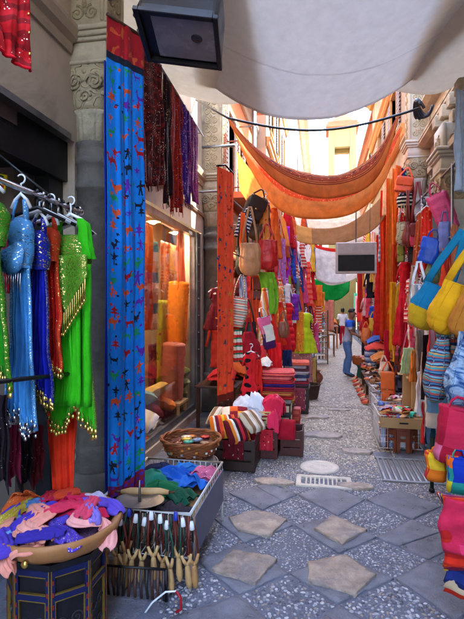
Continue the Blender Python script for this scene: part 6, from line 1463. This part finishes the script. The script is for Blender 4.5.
# dark stand foot
t=thing('bag_stand','dark green metal stand holding the patchwork bags','stand',at(432,491,Z=0))
m=MB(); m.tube([(0,0,0),(.0,0,.3),(.02,.02,1.2)],.018,8); m.tube([(0,0,.9),(.35,-.2,.95)],.012,8); m.build('pole',paint('1d3328'),t); m=MB(); m.lathe([(.001,0),(.03,0),(.02,.03),(.001,.03)],n=12); m.build('foot',BLACK,t)
# hanging textile stack near right edge
qx=at(441,492,Y=2.75)
t=thing('display_rail','dark rail holding the quilted mats at the lower right','rail',(qx.x+.25,2.75,qx.z+.0))
m=MB(); m.tube([(-.12,.02,-.02),(.5,.02,-.02)],.012,8); m.tube([(.45,.02,-.02),(.45,.02,-qx.z)],.014,8); m.build('bar',BLACK,t)
mats_=[(['e83a6a','d02a50','5a3ab0'],'pink mat with violet squares, front of the hanging mats'),(['d8301e','b82020'],'scarlet mat behind the pink one at the lower right'),(['e8501e','c83a14'],'orange red mat in the hanging mats'),(['7a1a3a','a02a50'],'wine mat in the hanging mats'),(['e0b01e','c89a14'],'yellow mat in the hanging mats'),(['2a3a8a','1c2a6a'],'blue mat in the hanging mats'),(['e8d8c0','d0b898'],'cream mat in the hanging mats'),(['c02a1a','e05a30'],'brick mat, last of the hanging mats')]
for k,(cs,lb) in enumerate(mats_):
    a=V((qx.x-.01-.002*k,2.6+.02*k,qx.z+.03-.004*k)); b_=a+V((.5,-.16,.0)); L=.27+.034*k+.012*((k*3)%4)
    o,mid,f=cloth('quilted_mat',lb,'mat',a,b_,min(L,a.z-.03),fab(('patch',.11,cs) if k in(0,3) else ('stripes',1,.1,cs)),1.3,.03,k,group='quilted mats on the low rail',nu=24,nv=24,solid_=.014,wb=1.,sway=-.03+.02*k)
# white cloth rolls, shades and cartons behind
def carton(label,px0,px1,yt,yb,Y,col='b48f62',d=.25,rz=-.1,z0=None):
    a=at(px0,yb,Y=Y);b_=at(px1,yb,Y=Y); zt_=at(px0,yt,Y=Y).z; zb_=a.z if z0 is None else z0; w=(b_-a).length
    t=thing('cardboard_carton',label,'carton',V(((a.x+b_.x)/2,Y+d/2,zb_)),rz); h_=zt_-zb_; mt=solid('cardboard',col,.85,scale=6,var=.15,bump=.06); m=MB()
    for s in(-1,1): m.box((0,s*(d/2-.004),h_/2),(w-.017,.008,h_)); m.box((s*(w/2-.004),0,h_/2),(.008,d,h_))
    m.box((0,0,.004),(w-.018,d-.018,.008)); m.build('box',mt,t,smooth=False)
    for s in(-1,1): m=MB(); m.box((s*(w/2+.03),0,h_-.012),(.07,d*.98,.006)); m.build('flap',mt,t,smooth=False)
    return t,w,h_,d
carton('upright brown carton behind the slipper tray',404,414,374,425,6.6,d=.2,z0=0)
carton('tall tan carton leaning among the goods behind the tray',413,420,378,425,6.4,'c8a070',d=.18,z0=0)
for px,yt,yb,wp,Y,mt,lb,sd,k in[
 (408,348,374,10,6.5,fab('b8d09a'),'pale green pleated lampshade cloth above the upright carton',1,dict(wb=1.5)),
 (417,350,382,11,6.3,fab(('stripes',0,.035,['e8782a','7a5a3a','f09a4a'])),'orange striped pleated cloth beside the pale green one',2,dict(wb=1.5)),
 (421,372,420,8,6.0,fab('e4e2ee'),'white cloth hanging behind the striped bundle',3,dict()),
 (427,352,400,10,5.8,fab(('print','e8c8b8',['d8a090'],14.,.5)),'pale blush cloth hanging behind the woven sack bag',4,dict()),
 (428,402,445,12,4.9,fab(('stripes',0,.14,['c82a2a','e8a0a0','203048','6a90b8','e86a5a'])),'striped red, white and blue bundle right of the slipper tray',5,dict(wb=.9)),
 (436,404,438,8,4.7,fab(('stripes',0,.1,['1f3a4a','2a5a6a','d0d8e0'])),'dark teal striped cloth right of the red striped bundle',6,dict())]:
    a=at(px-wp/2,yt,Y=Y);b_=at(px+wp/2,yt,Y=Y+.1); b_.z=a.z; cloth('cloth',lb,'cloth',a,b_,a.z-at(px,yb,Y=Y).z,mt,5,.03,sd+50,nu=36,nv=20,**k)
# brown stool with tray of slippers
sb=at(403,453,Z=0); st=at(403,428,Y=sb.y).z
sb=V((sb.x,sb.y+.17,0))
t=thing('carved_stool','small red brown wooden stool with carved arches under the cardboard tray','stool',sb)
m=MB(); m.loft([(0,0,st-.03,.2,.2,2,0,0,0,PI/8),(0,0,st,.2,.2,2,0,0,0,PI/8)],8); m.build('seat',WOODR,t,smooth=False)
for k in range(8):
    M=Matrix.Rotation(k*PI/4,4,'Z'); m=MB(); a_=.19*math.cos(PI/8); s_=.19*math.sin(PI/8)
    for sg in(-1,1): m.box((sg*s_*.72,-a_,(st-.03)/2),(s_*.5,.018,st-.034)); 
    m.box((0,-a_-.001,st-.065),(s_*.9,.016,.06)); m.box((0,-a_-.002,st*.5),(s_*.9,.014,.03)); m.xf(M); m.build('leg',WOODR,t,smooth=False)
tray=V((sb.x+.01,sb.y-.03,st+.003)); TW=.52;TD=.36
t=thing('cardboard_tray','open cardboard tray of bright slippers on the carved stool','tray',tray,rz=-.04)
m=MB(); 
for s in(-1,1): m.box((0,s*(TD/2),.06),(TW-.012,.008,.12)); m.box((s*(TW/2),0,.06),(.008,TD,.12))
m.box((0,0,.004),(TW-.012,TD-.012,.008)); m.build('box',CARD,t,smooth=False)
m=MB(); m.box((0,-TD/2-.006,.06),(.1,.004,.018),bev=.001); m.build('hand_hole',DARK,t,smooth=False)
def slipper(label,p,L,mat,rz=0,rx=0,ry=0,sole=None,group=None):
    t=thing('slipper',label,'slipper',p,rz,group,rx=rx,ry=ry); m=MB()
    # sole outline lofted along its length (local X)
    out=[(0,.028),(.1,.04),(.3,.038),(.5,.034),(.7,.045),(.88,.042),(.97,.022),(1,.006)]
    w=L/.25
    pts=[(L*(a-.5),b_*w) for a,b_ in out]; poly=pts+[(x,-y) for x,y in reversed(pts)]
    m.prism(poly,0,.014*w); m.build('sole',sole or leather('c09060'),t,smooth=False)
    m=MB()
    def up(u,v):
        x=L*(.02+.5*u); a=PI*v; wd=.045*w*(1-(max(0,u-.55)/.45)**2.2*.9)
        if u<.1: wd*=1
        h_=(.055*w*(1-u**2.2)+.006); return V((x,wd*math.cos(a),.012*w+h_*math.sin(a)))
    m.grid(up,10,12,uvfn=lambda u,v:(u*L,v*.1)); m.build('upper',mat,t,solid=.004); return t
SLC=[('d8283c','crimson'),('6ad04a','bright green'),('3ac8a0','mint green'),('d8407a','pink'),('e04a2a','coral'),('a8d84a','lime'),('c02030','dark red'),('48b890','sea green')]
for k,(c_,nm) in enumerate(SLC*1):
    x=-.2+.4*((k*3)%8)/7; slipper(nm+' leather slipper in the cardboard tray on the stool',tray+V((x,-.07+.14*(k%2),.075+.03*((k*5)%3))),.24,leather(c_,.5),rz=rnd.uniform(.3,2.4),rx=rnd.uniform(-.3,.3),ry=rnd.uniform(-.3,.2),group='slippers in the cardboard tray')
for k,(c_,nm) in enumerate([('c8203a','dull crimson'),('e8e0d0','ivory'),('48c878','emerald'),('e87a9a','blush'),('b01c2c','cherry'),('58c8b8','aqua')]):
    x=-.17+.34*k/5; slipper(nm+' slipper heaped on top in the cardboard tray',tray+V((x,.02*math.sin(k*4),.13+.02*(k%2))),.24,leather(c_,.5),rz=rnd.uniform(.2,2.8),rx=rnd.uniform(-.4,.4),ry=rnd.uniform(-.3,.3),group='slippers in the cardboard tray')
# white wire bins of small goods
Yb=[6.35,7.2,8.1]
for k,Y in enumerate(Yb):
    x=at(375-3*k,440,Y=Y).x+.26+.02*k
    wirebin(['nearest','middle','farthest'][k]+' white wire bin of small goods along the right side of the lane',V((x,Y,0)),.5,.7,.42,.03,WHITEM,n=10,rows=5,legs=False,rz=.03*k)
    m=MB(); m.box((0,0,.17),(.44,.62,.28),bev=.01); mesh_thing(m,'goods_box','patterned box filling the '+['nearest','middle','farthest'][k]+' white wire bin','box',fab(('patch',.06,['d8d8e8','5a78b8','c85a4a','e8e0d0','9aa8c8','b8503a'])),loc=(x,Y,.0),smooth=False)
    for j in range(15):
        c_,nm=rnd.choice([('c8402a','red'),('d8d0c8','white'),('3a5a9a','blue'),('e08a3a','orange'),('8a5a3a','brown'),('d87a8a','pink')])
        slipper('%s slipper heaped in the %s wire bin'%(nm,['nearest','middle','farthest'][k]),V((x+rnd.uniform(-.19,.19),Y+rnd.uniform(-.28,.28),.33+.06*rnd.random()+.03*(j%3))),.21,leather(c_,.5),rz=rnd.uniform(0,6),rx=rnd.uniform(-.4,.4),ry=rnd.uniform(-.4,.3),group='slippers heaped in the %s wire bin'%['nearest','middle','farthest'][k])
# rows of slippers on low tables further up
for q,(Y,xx,h_) in enumerate([(9.1,.98,.3),(10.2,1.0,.34),(11.3,1.06,.38)]):
    table(['first','second','third'][q]+' low table of orange slippers up the right side',V((xx+.3,Y,0)),.85,.95,h_,WOODD)
    for j in range(34):
        c_,nm=rnd.choice([('d8602a','orange'),('b03a24','rust red'),('c88a5a','tan'),('8a3020','dark red'),('e8d8c8','cream'),('d8602a','orange'),('c88a5a','tan'),('3a5a90','blue'),('d84a5a','rose')])
        slipper('%s slipper heaped on the %s low table'%(nm,['first','second','third'][q]),V((xx+.3+rnd.uniform(-.38,.38),Y+rnd.uniform(-.42,.42),h_+.003+.05*(j%3))),.23,leather(c_,.5),rz=rnd.uniform(0,6),rx=rnd.uniform(-.4,.4) if j%3 else 0,ry=rnd.uniform(-.4,.3) if j%3 else 0,group='slippers heaped on the %s low table'%['first','second','third'][q])
# slanted slippers against the lane edge
for j in range(16):
    Y=8.7+j*.19; x=at(357,380,Y=Y).x; c_,nm=[('d8502a','orange'),('a83020','brick'),('c8a078','sand')][j%3]
    slipper('%s slipper on the ground along the right edge of the lane'%nm,V((.84+.0*j+.02*math.sin(j*3),Y,-.0+.014)),.24,leather(c_,.5),rz=2.8+.3*math.sin(j*2),group='slippers lined up along the right lane edge')
# orange satchel, dark bag standing, etc.
B('satchel','orange leather bag standing on the slipper tables',388,362,372,402,14,7.6,leather('d8621e'),rz=-.2,seed=31,d=.14)
B('satchel','navy bag behind the orange leather bag',396,366,376,404,9,7.9,leather('1e2036'),rz=-.2,seed=32)
B('hobo','white and tan small bag above the orange leather bag',384,356,362,378,9,8.2,leather('d8b8a0'),rz=-.2,seed=33)
B('satchel','rust bag deeper behind the orange leather bag',400,345,352,374,10,8.6,leather('8a3a20'),rz=-.2,seed=34)
B('hobo','black bag under the red chiffon dress',404,340,348,366,11,8.4,BLK,rz=-.2,seed=35)
B('hobo','brown bag right of the black bag under the red chiffon dress',411,352,360,384,9,8.0,leather('6a4a30'),rz=-.2,seed=36)
B('sack','purple ball shaped bag by the green stool',374,330,336,349,11,11.2,leather('7a2a8a'),seed=37,d=.3)
B('tote','pale blue striped bag under the purple one',371,340,346,366,12,11.0,fab(('stripes',1,.12,['8a9ab8','c8d0d8','4a5a88'])),seed=38,d=.3)
B('hobo','orange bag hanging left of the purple one',366,322,328,344,9,11.4,leather('e0702a'),seed=39)
B('hobo','yellow bag above the purple one',373,312,318,332,8,11.3,leather('e0a82a'),seed=40)
for k,(px,py,Y,c_,lb) in enumerate([(377,352,10.4,'d84a3a','red cloth heap behind the slipper tables'),(384,362,9.6,'c87a3a','ochre cloth heap behind the slipper tables'),(394,395,7.9,'3a3036','dark cloth heap beside the farthest wire bin'),(378,345,11.0,'4a6ab0','blue cloth heap far behind the slipper tables')]):
    crumple(lb,at(px,py,Y=Y),.3,.3,.25,fab(c_),90+k)
table('dark side table under the cloth heaps at the back of the right stalls',V((1.5,9.9,0)),.4,3.2,.62,WOODD)
# green stool with basket in the lane edge
gp=at(362,377,Z=0)
t=thing('green_stool','small green stool in front of the man carrying an orange basket','stool',gp)
zt_=at(362,364,Y=gp.y).z
m=MB(); m.lathe([(.12,0),(.1,.05),(.07,zt_*.5),(.13,zt_-.04),(.17,zt_-.02),(.17,zt_),(.001,zt_)],n=20); m.build('seat',paint('3a7a58'),t)
m=MB()
for k in range(4): q=PI/4+k*PI/2; m.tube([(.1*math.cos(q),.1*math.sin(q),zt_*.8),(.15*math.cos(q),.15*math.sin(q),0)],.018,8)
m.build('leg',paint('2f6a4c'),t)
bk=gp+V((.0,0,zt_+.003)); basket('orange basket of red trinkets on the green stool',bk,.24,.17,solid('orange_wicker','c8682e',.6,scale=14,var=.5,bump=.3),rb=.2)
for k in range(7): 
    q=k*.9; nm=['red','orange','yellow','coral','brown','pink','tan'][k]; c_=['d8402a','e0782a','e8c04a','e86a4a','7a4028','e08898','c89868'][k]
    m=MB(); pillow_mb(m,.13,.1,.07,8,seed=k); mesh_thing(m,'purse',nm+' little purse in the orange basket','purse',leather(c_),loc=bk+V((.1*math.cos(q),.1*math.sin(q),.13)),rz=q,group='little purses in the orange basket')

r_=random.Random(33); used_=set()
for k in range(34):
    i=r_.randrange(16); j=r_.choice([0,0,0,1,2]); kd=r_.choice(['dress','shirt','scarf','scarf']); z=min(1,k//17); key=(i,j,kd,z)
    if key in used_: continue
    used_.add(key); Y=12.8-k*.155; px=362+k*1.75+r_.uniform(-3,3); yt=r_.choice([225,262,300,325])+r_.uniform(-8,8); h_=r_.uniform(26,46)*(9/Y)
    c_=WC[i][0]; mt=fab(c_ if j==0 else ('stripes',k%2,.07,[c_,'f0e0d0',WC[(i+3)%16][0]]) if j==1 else ('print',c_,['f8e8c8',WC[(i+5)%16][0]],18.,.45),.85)
    G(kd,'%s %s %s hanging %s'%(PA[j],WC[i][1],kd,['deep in the far right row','behind the nearer right bags'][z]),px,yt,yt+h_,r_.uniform(8,12)*(9/Y),Y+.25,mt,seed=k+70,rz=r_.uniform(-.7,.2),group='clothes hanging over the right stalls')

used_=set()
for k in range(26):
    i=r_.randrange(16); j=r_.choice([0,0,1,2]); kd=r_.choice(['dress','scarf','scarf','shirt']); key=(i,j,kd)
    if key in used_: continue
    used_.add(key); Y=9.0-k*.13; px=396+k*1.3+r_.uniform(-2,2); yt=r_.choice([205,285,318])+r_.uniform(-8,8); h_=r_.uniform(34,52)*(8/Y)
    c_=WC[i][0]; mt=fab(c_ if j==0 else ('stripes',k%2,.07,[c_,'f0e0d0',WC[(i+3)%16][0]]) if j==1 else ('print',c_,['f8e8c8',WC[(i+5)%16][0]],18.,.45),.85)
    G(kd,'%s %s %s hanging between the slim column and the yellow bags'%(PA[j],WC[i][1],kd),px,yt,yt+h_,r_.uniform(8,12)*(9/Y),Y+.35,mt,seed=k+120,rz=r_.uniform(-.7,.2),group='clothes hanging over the right stalls')
# ================================================================ PEOPLE
def body_mesh(J,E,root):
    """skin-modifier body: J {name:(pos,rx,ry)}, E edges"""
    names=list(J); me=bpy.data.meshes.new('tmp'); me.from_pydata([J[n][0] for n in names],[(names.index(a),names.index(b)) for a,b in E],[])
    o=bpy.data.objects.new('tmp',me); COL.objects.link(o); o.modifiers.new('s','SKIN'); sv=me.skin_vertices[0].data
    for i,n in enumerate(names):
        r=J[n][1]; sv[i].radius=r if isinstance(r,tuple) else (r,r); sv[i].use_root=(n==root)
    o.modifiers.new('b','SUBSURF').levels=2
    dg=bpy.context.evaluated_depsgraph_get(); dg.update(); m2=bpy.data.meshes.new_from_object(o.evaluated_get(dg)); bpy.data.objects.remove(o); return m2
def person(label,loc,rz,H_,hair,skin,top,bottom,shoe,arms,female=False,stride=.0,lean=0.,headturn=0.,topz=(.52,.83),group=None,longsleeve=False,trouser_z=.04,h2=None):
    """arms: per side list of shoulder-relative points elbow, wrist, finger tip (fractions of height)"""
    S=H_; t=thing('person',label,'person',loc,rz,group); J={};E=[]
    sw=.1 if female else .115
    ly=lambda z:(lean*max(0,(z-.5))*S)
    def add(n,x,y,z,r,par=None):
        J[n]=((x*S,y*S-ly(z),z*S),tuple(q*S for q in r) if isinstance(r,tuple) else r*S)
        if par: E.append((par,n))
    add('pelvis',0,0,.52,(.085,.06)); add('waist',0,.0,.6,(.07 if female else .078,.052),'pelvis'); add('chest',0,0,.71,(.088,.062),'waist'); add('upper',0,0,.785,(.085,.052),'chest'); add('neck',0,0,.845,.031,'upper')
    add('head0',0,-.006,.88,.04,'neck'); add('head1',0,-.008,.925,(.046,.056),'head0'); add('head2',0,-.003,.965,(.043,.05),'head1')
    for s,sn in((-1,'L'),(1,'R')):
        sd=stride*s
        add('hip'+sn,s*.048,0,.49,.058,'pelvis'); add('knee'+sn,s*.052,-.02+sd*.5-.01,.275,.038,'hip'+sn); add('calf'+sn,s*.052,sd*.8,.19,.034,'knee'+sn); add('ankle'+sn,s*.052,.01+sd,.045,.022,'calf'+sn); add('ball'+sn,s*.056,-.055+sd,.018,(.024,.016),'ankle'+sn); add('toe'+sn,s*.058,-.09+sd,.014,(.02,.012),'ball'+sn)
        add('sh'+sn,s*sw,0,.8,.036,'upper'); a=arms[0 if s<0 else 1]
        x,y,z=s*sw,0,.8; e=a[0]; add('el'+sn,x+e[0],y+e[1],z+e[2],.025,'sh'+sn); w=a[1]; add('wr'+sn,x+w[0],y+w[1],z+w[2],.016,'el'+sn)
        h=a[2]; add('pa'+sn,x+(w[0]+h[0])/2,y+(w[1]+h[1])/2,z+(w[2]+h[2])/2,(.022,.013),'wr'+sn)
        pw=V(J['wr'+sn][0]);pp=V(J['pa'+sn][0]); d=(pp-pw).normalized(); side=d.cross(V((0,0,1))); side=side.normalized() if side.length>.1 else V((0,1,0)); up_=side.cross(d)
        for k in range(4):
            off=side*(k-1.5)*.011*S; n='f%d%s'%(k,sn); b0=pp+d*.02*S+off; l=[.038,.045,.042,.033][k]*S
            J[n]=(tuple(b0),.0055*S); E.append(('pa'+sn,n)); J[n+'b']=(tuple(b0+d*l*.5-up_*.003*S),.005*S); E.append((n,n+'b')); J[n+'c']=(tuple(b0+d*l*.9-up_*.012*S),.004*S); E.append((n+'b',n+'c'))
        J['th'+sn]=(tuple(pw.lerp(pp,.5)-side*.022*S),.006*S); E.append(('pa'+sn,'th'+sn)); J['thb'+sn]=(tuple(pp-side*.033*S+d*.012*S),.005*S); E.append(('th'+sn,'thb'+sn))
    me=body_mesh(J,E,'pelvis'); me.materials.clear(); me.materials.append(solid('skin',skin,.55,scale=9,var=.12,bump=.03)); 
    for p in me.polygons: p.use_smooth=True
    b=bpy.data.objects.new('body',me); COL.objects.link(b); b.parent=t
    # clothes: shells over the body, pushed out along the normals
    def shell(name,cond,push,mat,fold=0):
        vs=[v.co.copy() for v in me.vertices]; ns=[v.normal.copy() for v in me.vertices]; keep=[p for p in me.polygons if cond(p.center/S)]
        ids=sorted({i for p in keep for i in p.vertices}); mp={i:k for k,i in enumerate(ids)}; m=MB()
        nv=[]
        for i in ids:
            q=vs[i]; f_=fold*mnoise.noise(V((q.x*16,q.y*16,q.z*9))); nv.append(q+ns[i]*(push+f_))
        m.add(nv,[tuple(mp[i] for i in p.vertices) for p in keep],[(q.x+q.y,q.z) for q in nv]); o=m.build(name,mat,t,solid=.006); o.modifiers.new('s','SUBSURF').levels=1
    ax=sw+.03
    def istop(c): 
        if c.z<topz[0] or c.z>topz[1]: return False
        return longsleeve or abs(c.x)<ax*1.0 or c.z>.7
    def isarm(c): return abs(c.x)>.098
    shell('shirt',lambda c:istop(c) and not(c.z<.69 and (abs(c.x)>.1 or c.y<-.085-lean*.1)),.014,top,.018)
    shell('trousers',lambda c:c.z<.545 and c.z>trouser_z and abs(c.x)<.105 and c.y>-.09-lean*.1 or (c.z<.5 and c.z>trouser_z and abs(c.x)<.1 and False),.011,bottom,.014)
    shell('shoes',lambda c:c.z<.05,.007,shoe)
    hz=J['head2'][0]; h1=J['head1'][0]
    m=MB(); # hair cap
    R_=.0455*S
    def hf(u,v):
        a=2*PI*u; front=math.sin(a)<-.2; ph=v*(PI*.56)*(1 if not front else max(.62,1-.6*(-math.sin(a)-.2)))
        k=1.06+.05*mnoise.noise(V((math.cos(a)*3,math.sin(a)*3,v*5))); z=math.cos(ph); rr_=math.sin(ph)
        yy=rr_*math.sin(a); 
        if female and not front and v>.75: z-=(v-.75)*4.2; rr_*=1.0
        return V((hz[0]+R_*k*rr_*math.cos(a)*.98,hz[1]-.0+R_*1.14*k*rr_*math.sin(a)+.006*S,hz[2]-.008*S+R_*1.05*k*z))
    m.grid(hf,28,16); m.build('hair',solid('hair',hair,.6,scale=40,var=.4,bump=.3,bscale=120),t,solid=.008)
    m=MB(); m.loft([(h1[0],h1[1]-.05*S,h1[2]-.018*S,.008*S,.008*S),(h1[0],h1[1]-.058*S,h1[2]-.012*S,.009*S,.012*S),(h1[0],h1[1]-.05*S,h1[2]+.008*S,.005*S,.008*S)],10)
    for s in(-1,1): m.ball((h1[0]+s*.046*S,h1[1]+.004*S,h1[2]-.004*S),.012*S,8,6,(.5,.8,1.4))
    m.build('nose_and_ears',solid('skin',skin,.55,scale=9,var=.12,bump=.03),t)
    for s in(-1,1): m=MB(); m.ball((h1[0]+s*.018*S,h1[1]-.05*S,h1[2]+.008*S),.0065*S,8,6); m.build('eye',paint('1c1512',.2),t)
    m=MB(); m.tube([(h1[0]-.014*S,h1[1]-.05*S,h1[2]-.032*S),(h1[0],h1[1]-.055*S,h1[2]-.033*S),(h1[0]+.014*S,h1[1]-.05*S,h1[2]-.032*S)],.0035*S,6); m.build('mouth',paint('8a4038'),t)
    return t
JEAN=fab('5a76a0',.85,bump=.4)
pm_=at(347,376,Z=0)
# man: facing right (+X), reaching forward to the goods
REACH=[(( -.02,-.06,-.15),(.0,-.2,-.2),(.01,-.27,-.2)),((.02,-.05,-.16),(-.0,-.17,-.24),(-.01,-.24,-.25))]
person('man in a grey shirt with blue sleeves and jeans reaching towards the right stall',V((pm_.x,pm_.y,0)),PI/2-.25,1.66,'17110e','8a5a40',fab(('bands',1,[(0,'a8a4b0'),(1.22,'2a5ab8')]),.85),JEAN,paint('2a2a30'),REACH,stride=.035,lean=.16)
p2=at(336,343,Z=0)
HANG=[((-.03,0,-.17),(-.02,-.05,-.31),(-.02,-.06,-.38)),((.03,0,-.17),(.03,-.05,-.31),(.03,-.06,-.38))]
person('distant shopper in a white top and red trousers walking away down the lane',V((p2.x+.25,p2.y-1,0)),PI+.1,1.62,'20160f','b07a58',fab('e4e2e6'),fab('b81c30'),paint('3a2a24'),HANG,female=True,stride=.05)
B('hobo','black shoulder bag carried by the distant shopper',336.5,320,325,334,7,p2.y-1.12,BLK,rz=.2,seed=51,d=.16)
person('distant shopper in a dark top and beige trousers standing by the left stalls',V((p2.x-.55,p2.y+3,0)),PI+.5,1.6,'2a1c12','b88a68',fab('5a5a68'),fab('b8a890'),paint('3a2a24'),HANG,female=True,stride=.03)
person('shopper in a red top behind the man at the right stalls',V((pm_.x+.62,pm_.y+1.3,0)),-.4,1.6,'1c130e','a87050',fab('b83038'),fab('2c2c38'),paint('3a2a24'),[((-.02,-.04,-.17),(.03,-.14,-.22),(.04,-.2,-.2)),((.02,-.04,-.17),(-.03,-.14,-.22),(-.04,-.2,-.2))],female=True)
# distant goods at both sides of the far lane
for k in range(14):
    side=k%2; Y=18+k*1.1; cs=['d84a2a','e8c04a','3aa080','c82a5a','4a6ac0','e87a3a','8ac05a','b04ac0','e8e0d0','d82a2a','2a8ab0','e8a0b0','7a3a2a','5ac0a0']
    nm=['red orange','yellow','sea green','raspberry','blue','orange','pale green','violet','cream','scarlet','turquoise','rose','brown','mint'][k]
    x=(-.5+.02*(Y-18)) if side==0 else (2.05+.03*(Y-18)); z=2.3+.3*math.sin(k*2)
    a=V((x-.3,Y,z));b_=V((x+.3,Y,z)); cloth('garment',nm+' garment hanging over the far '+('left' if side==0 else 'right')+' stalls of the lane','garment',a,b_,1.0+.3*math.sin(k*3),fab(cs[k]),3,.04,k,nu=14,nv=10,group='garments over the far stalls')
for k,(x,Y,c_,nm) in enumerate([(-.3,19,'a86a3a','brown'),(2.2,19.5,'c89058','ochre'),(-.1,23,'6a8a6a','sage green'),(2.3,24,'8a7a6a','grey brown')]):
    table('%s far stall table towards the end of the lane'%nm,V((x,Y,0)),.9,1.4,.75,paint(c_)); crumple('%s coloured goods heaped on the %s far stall table'%(['orange','red','mixed blue','yellow'][k],nm),V((x,Y,.75)),.4,.6,.35,fab(('patch',.1,[['e88a2a','d8502a'],['c82a2a','e86a5a'],['3a5ab0','c8c8d8'],['e8c83a','c89a2a']][k])),120+k,n=20)
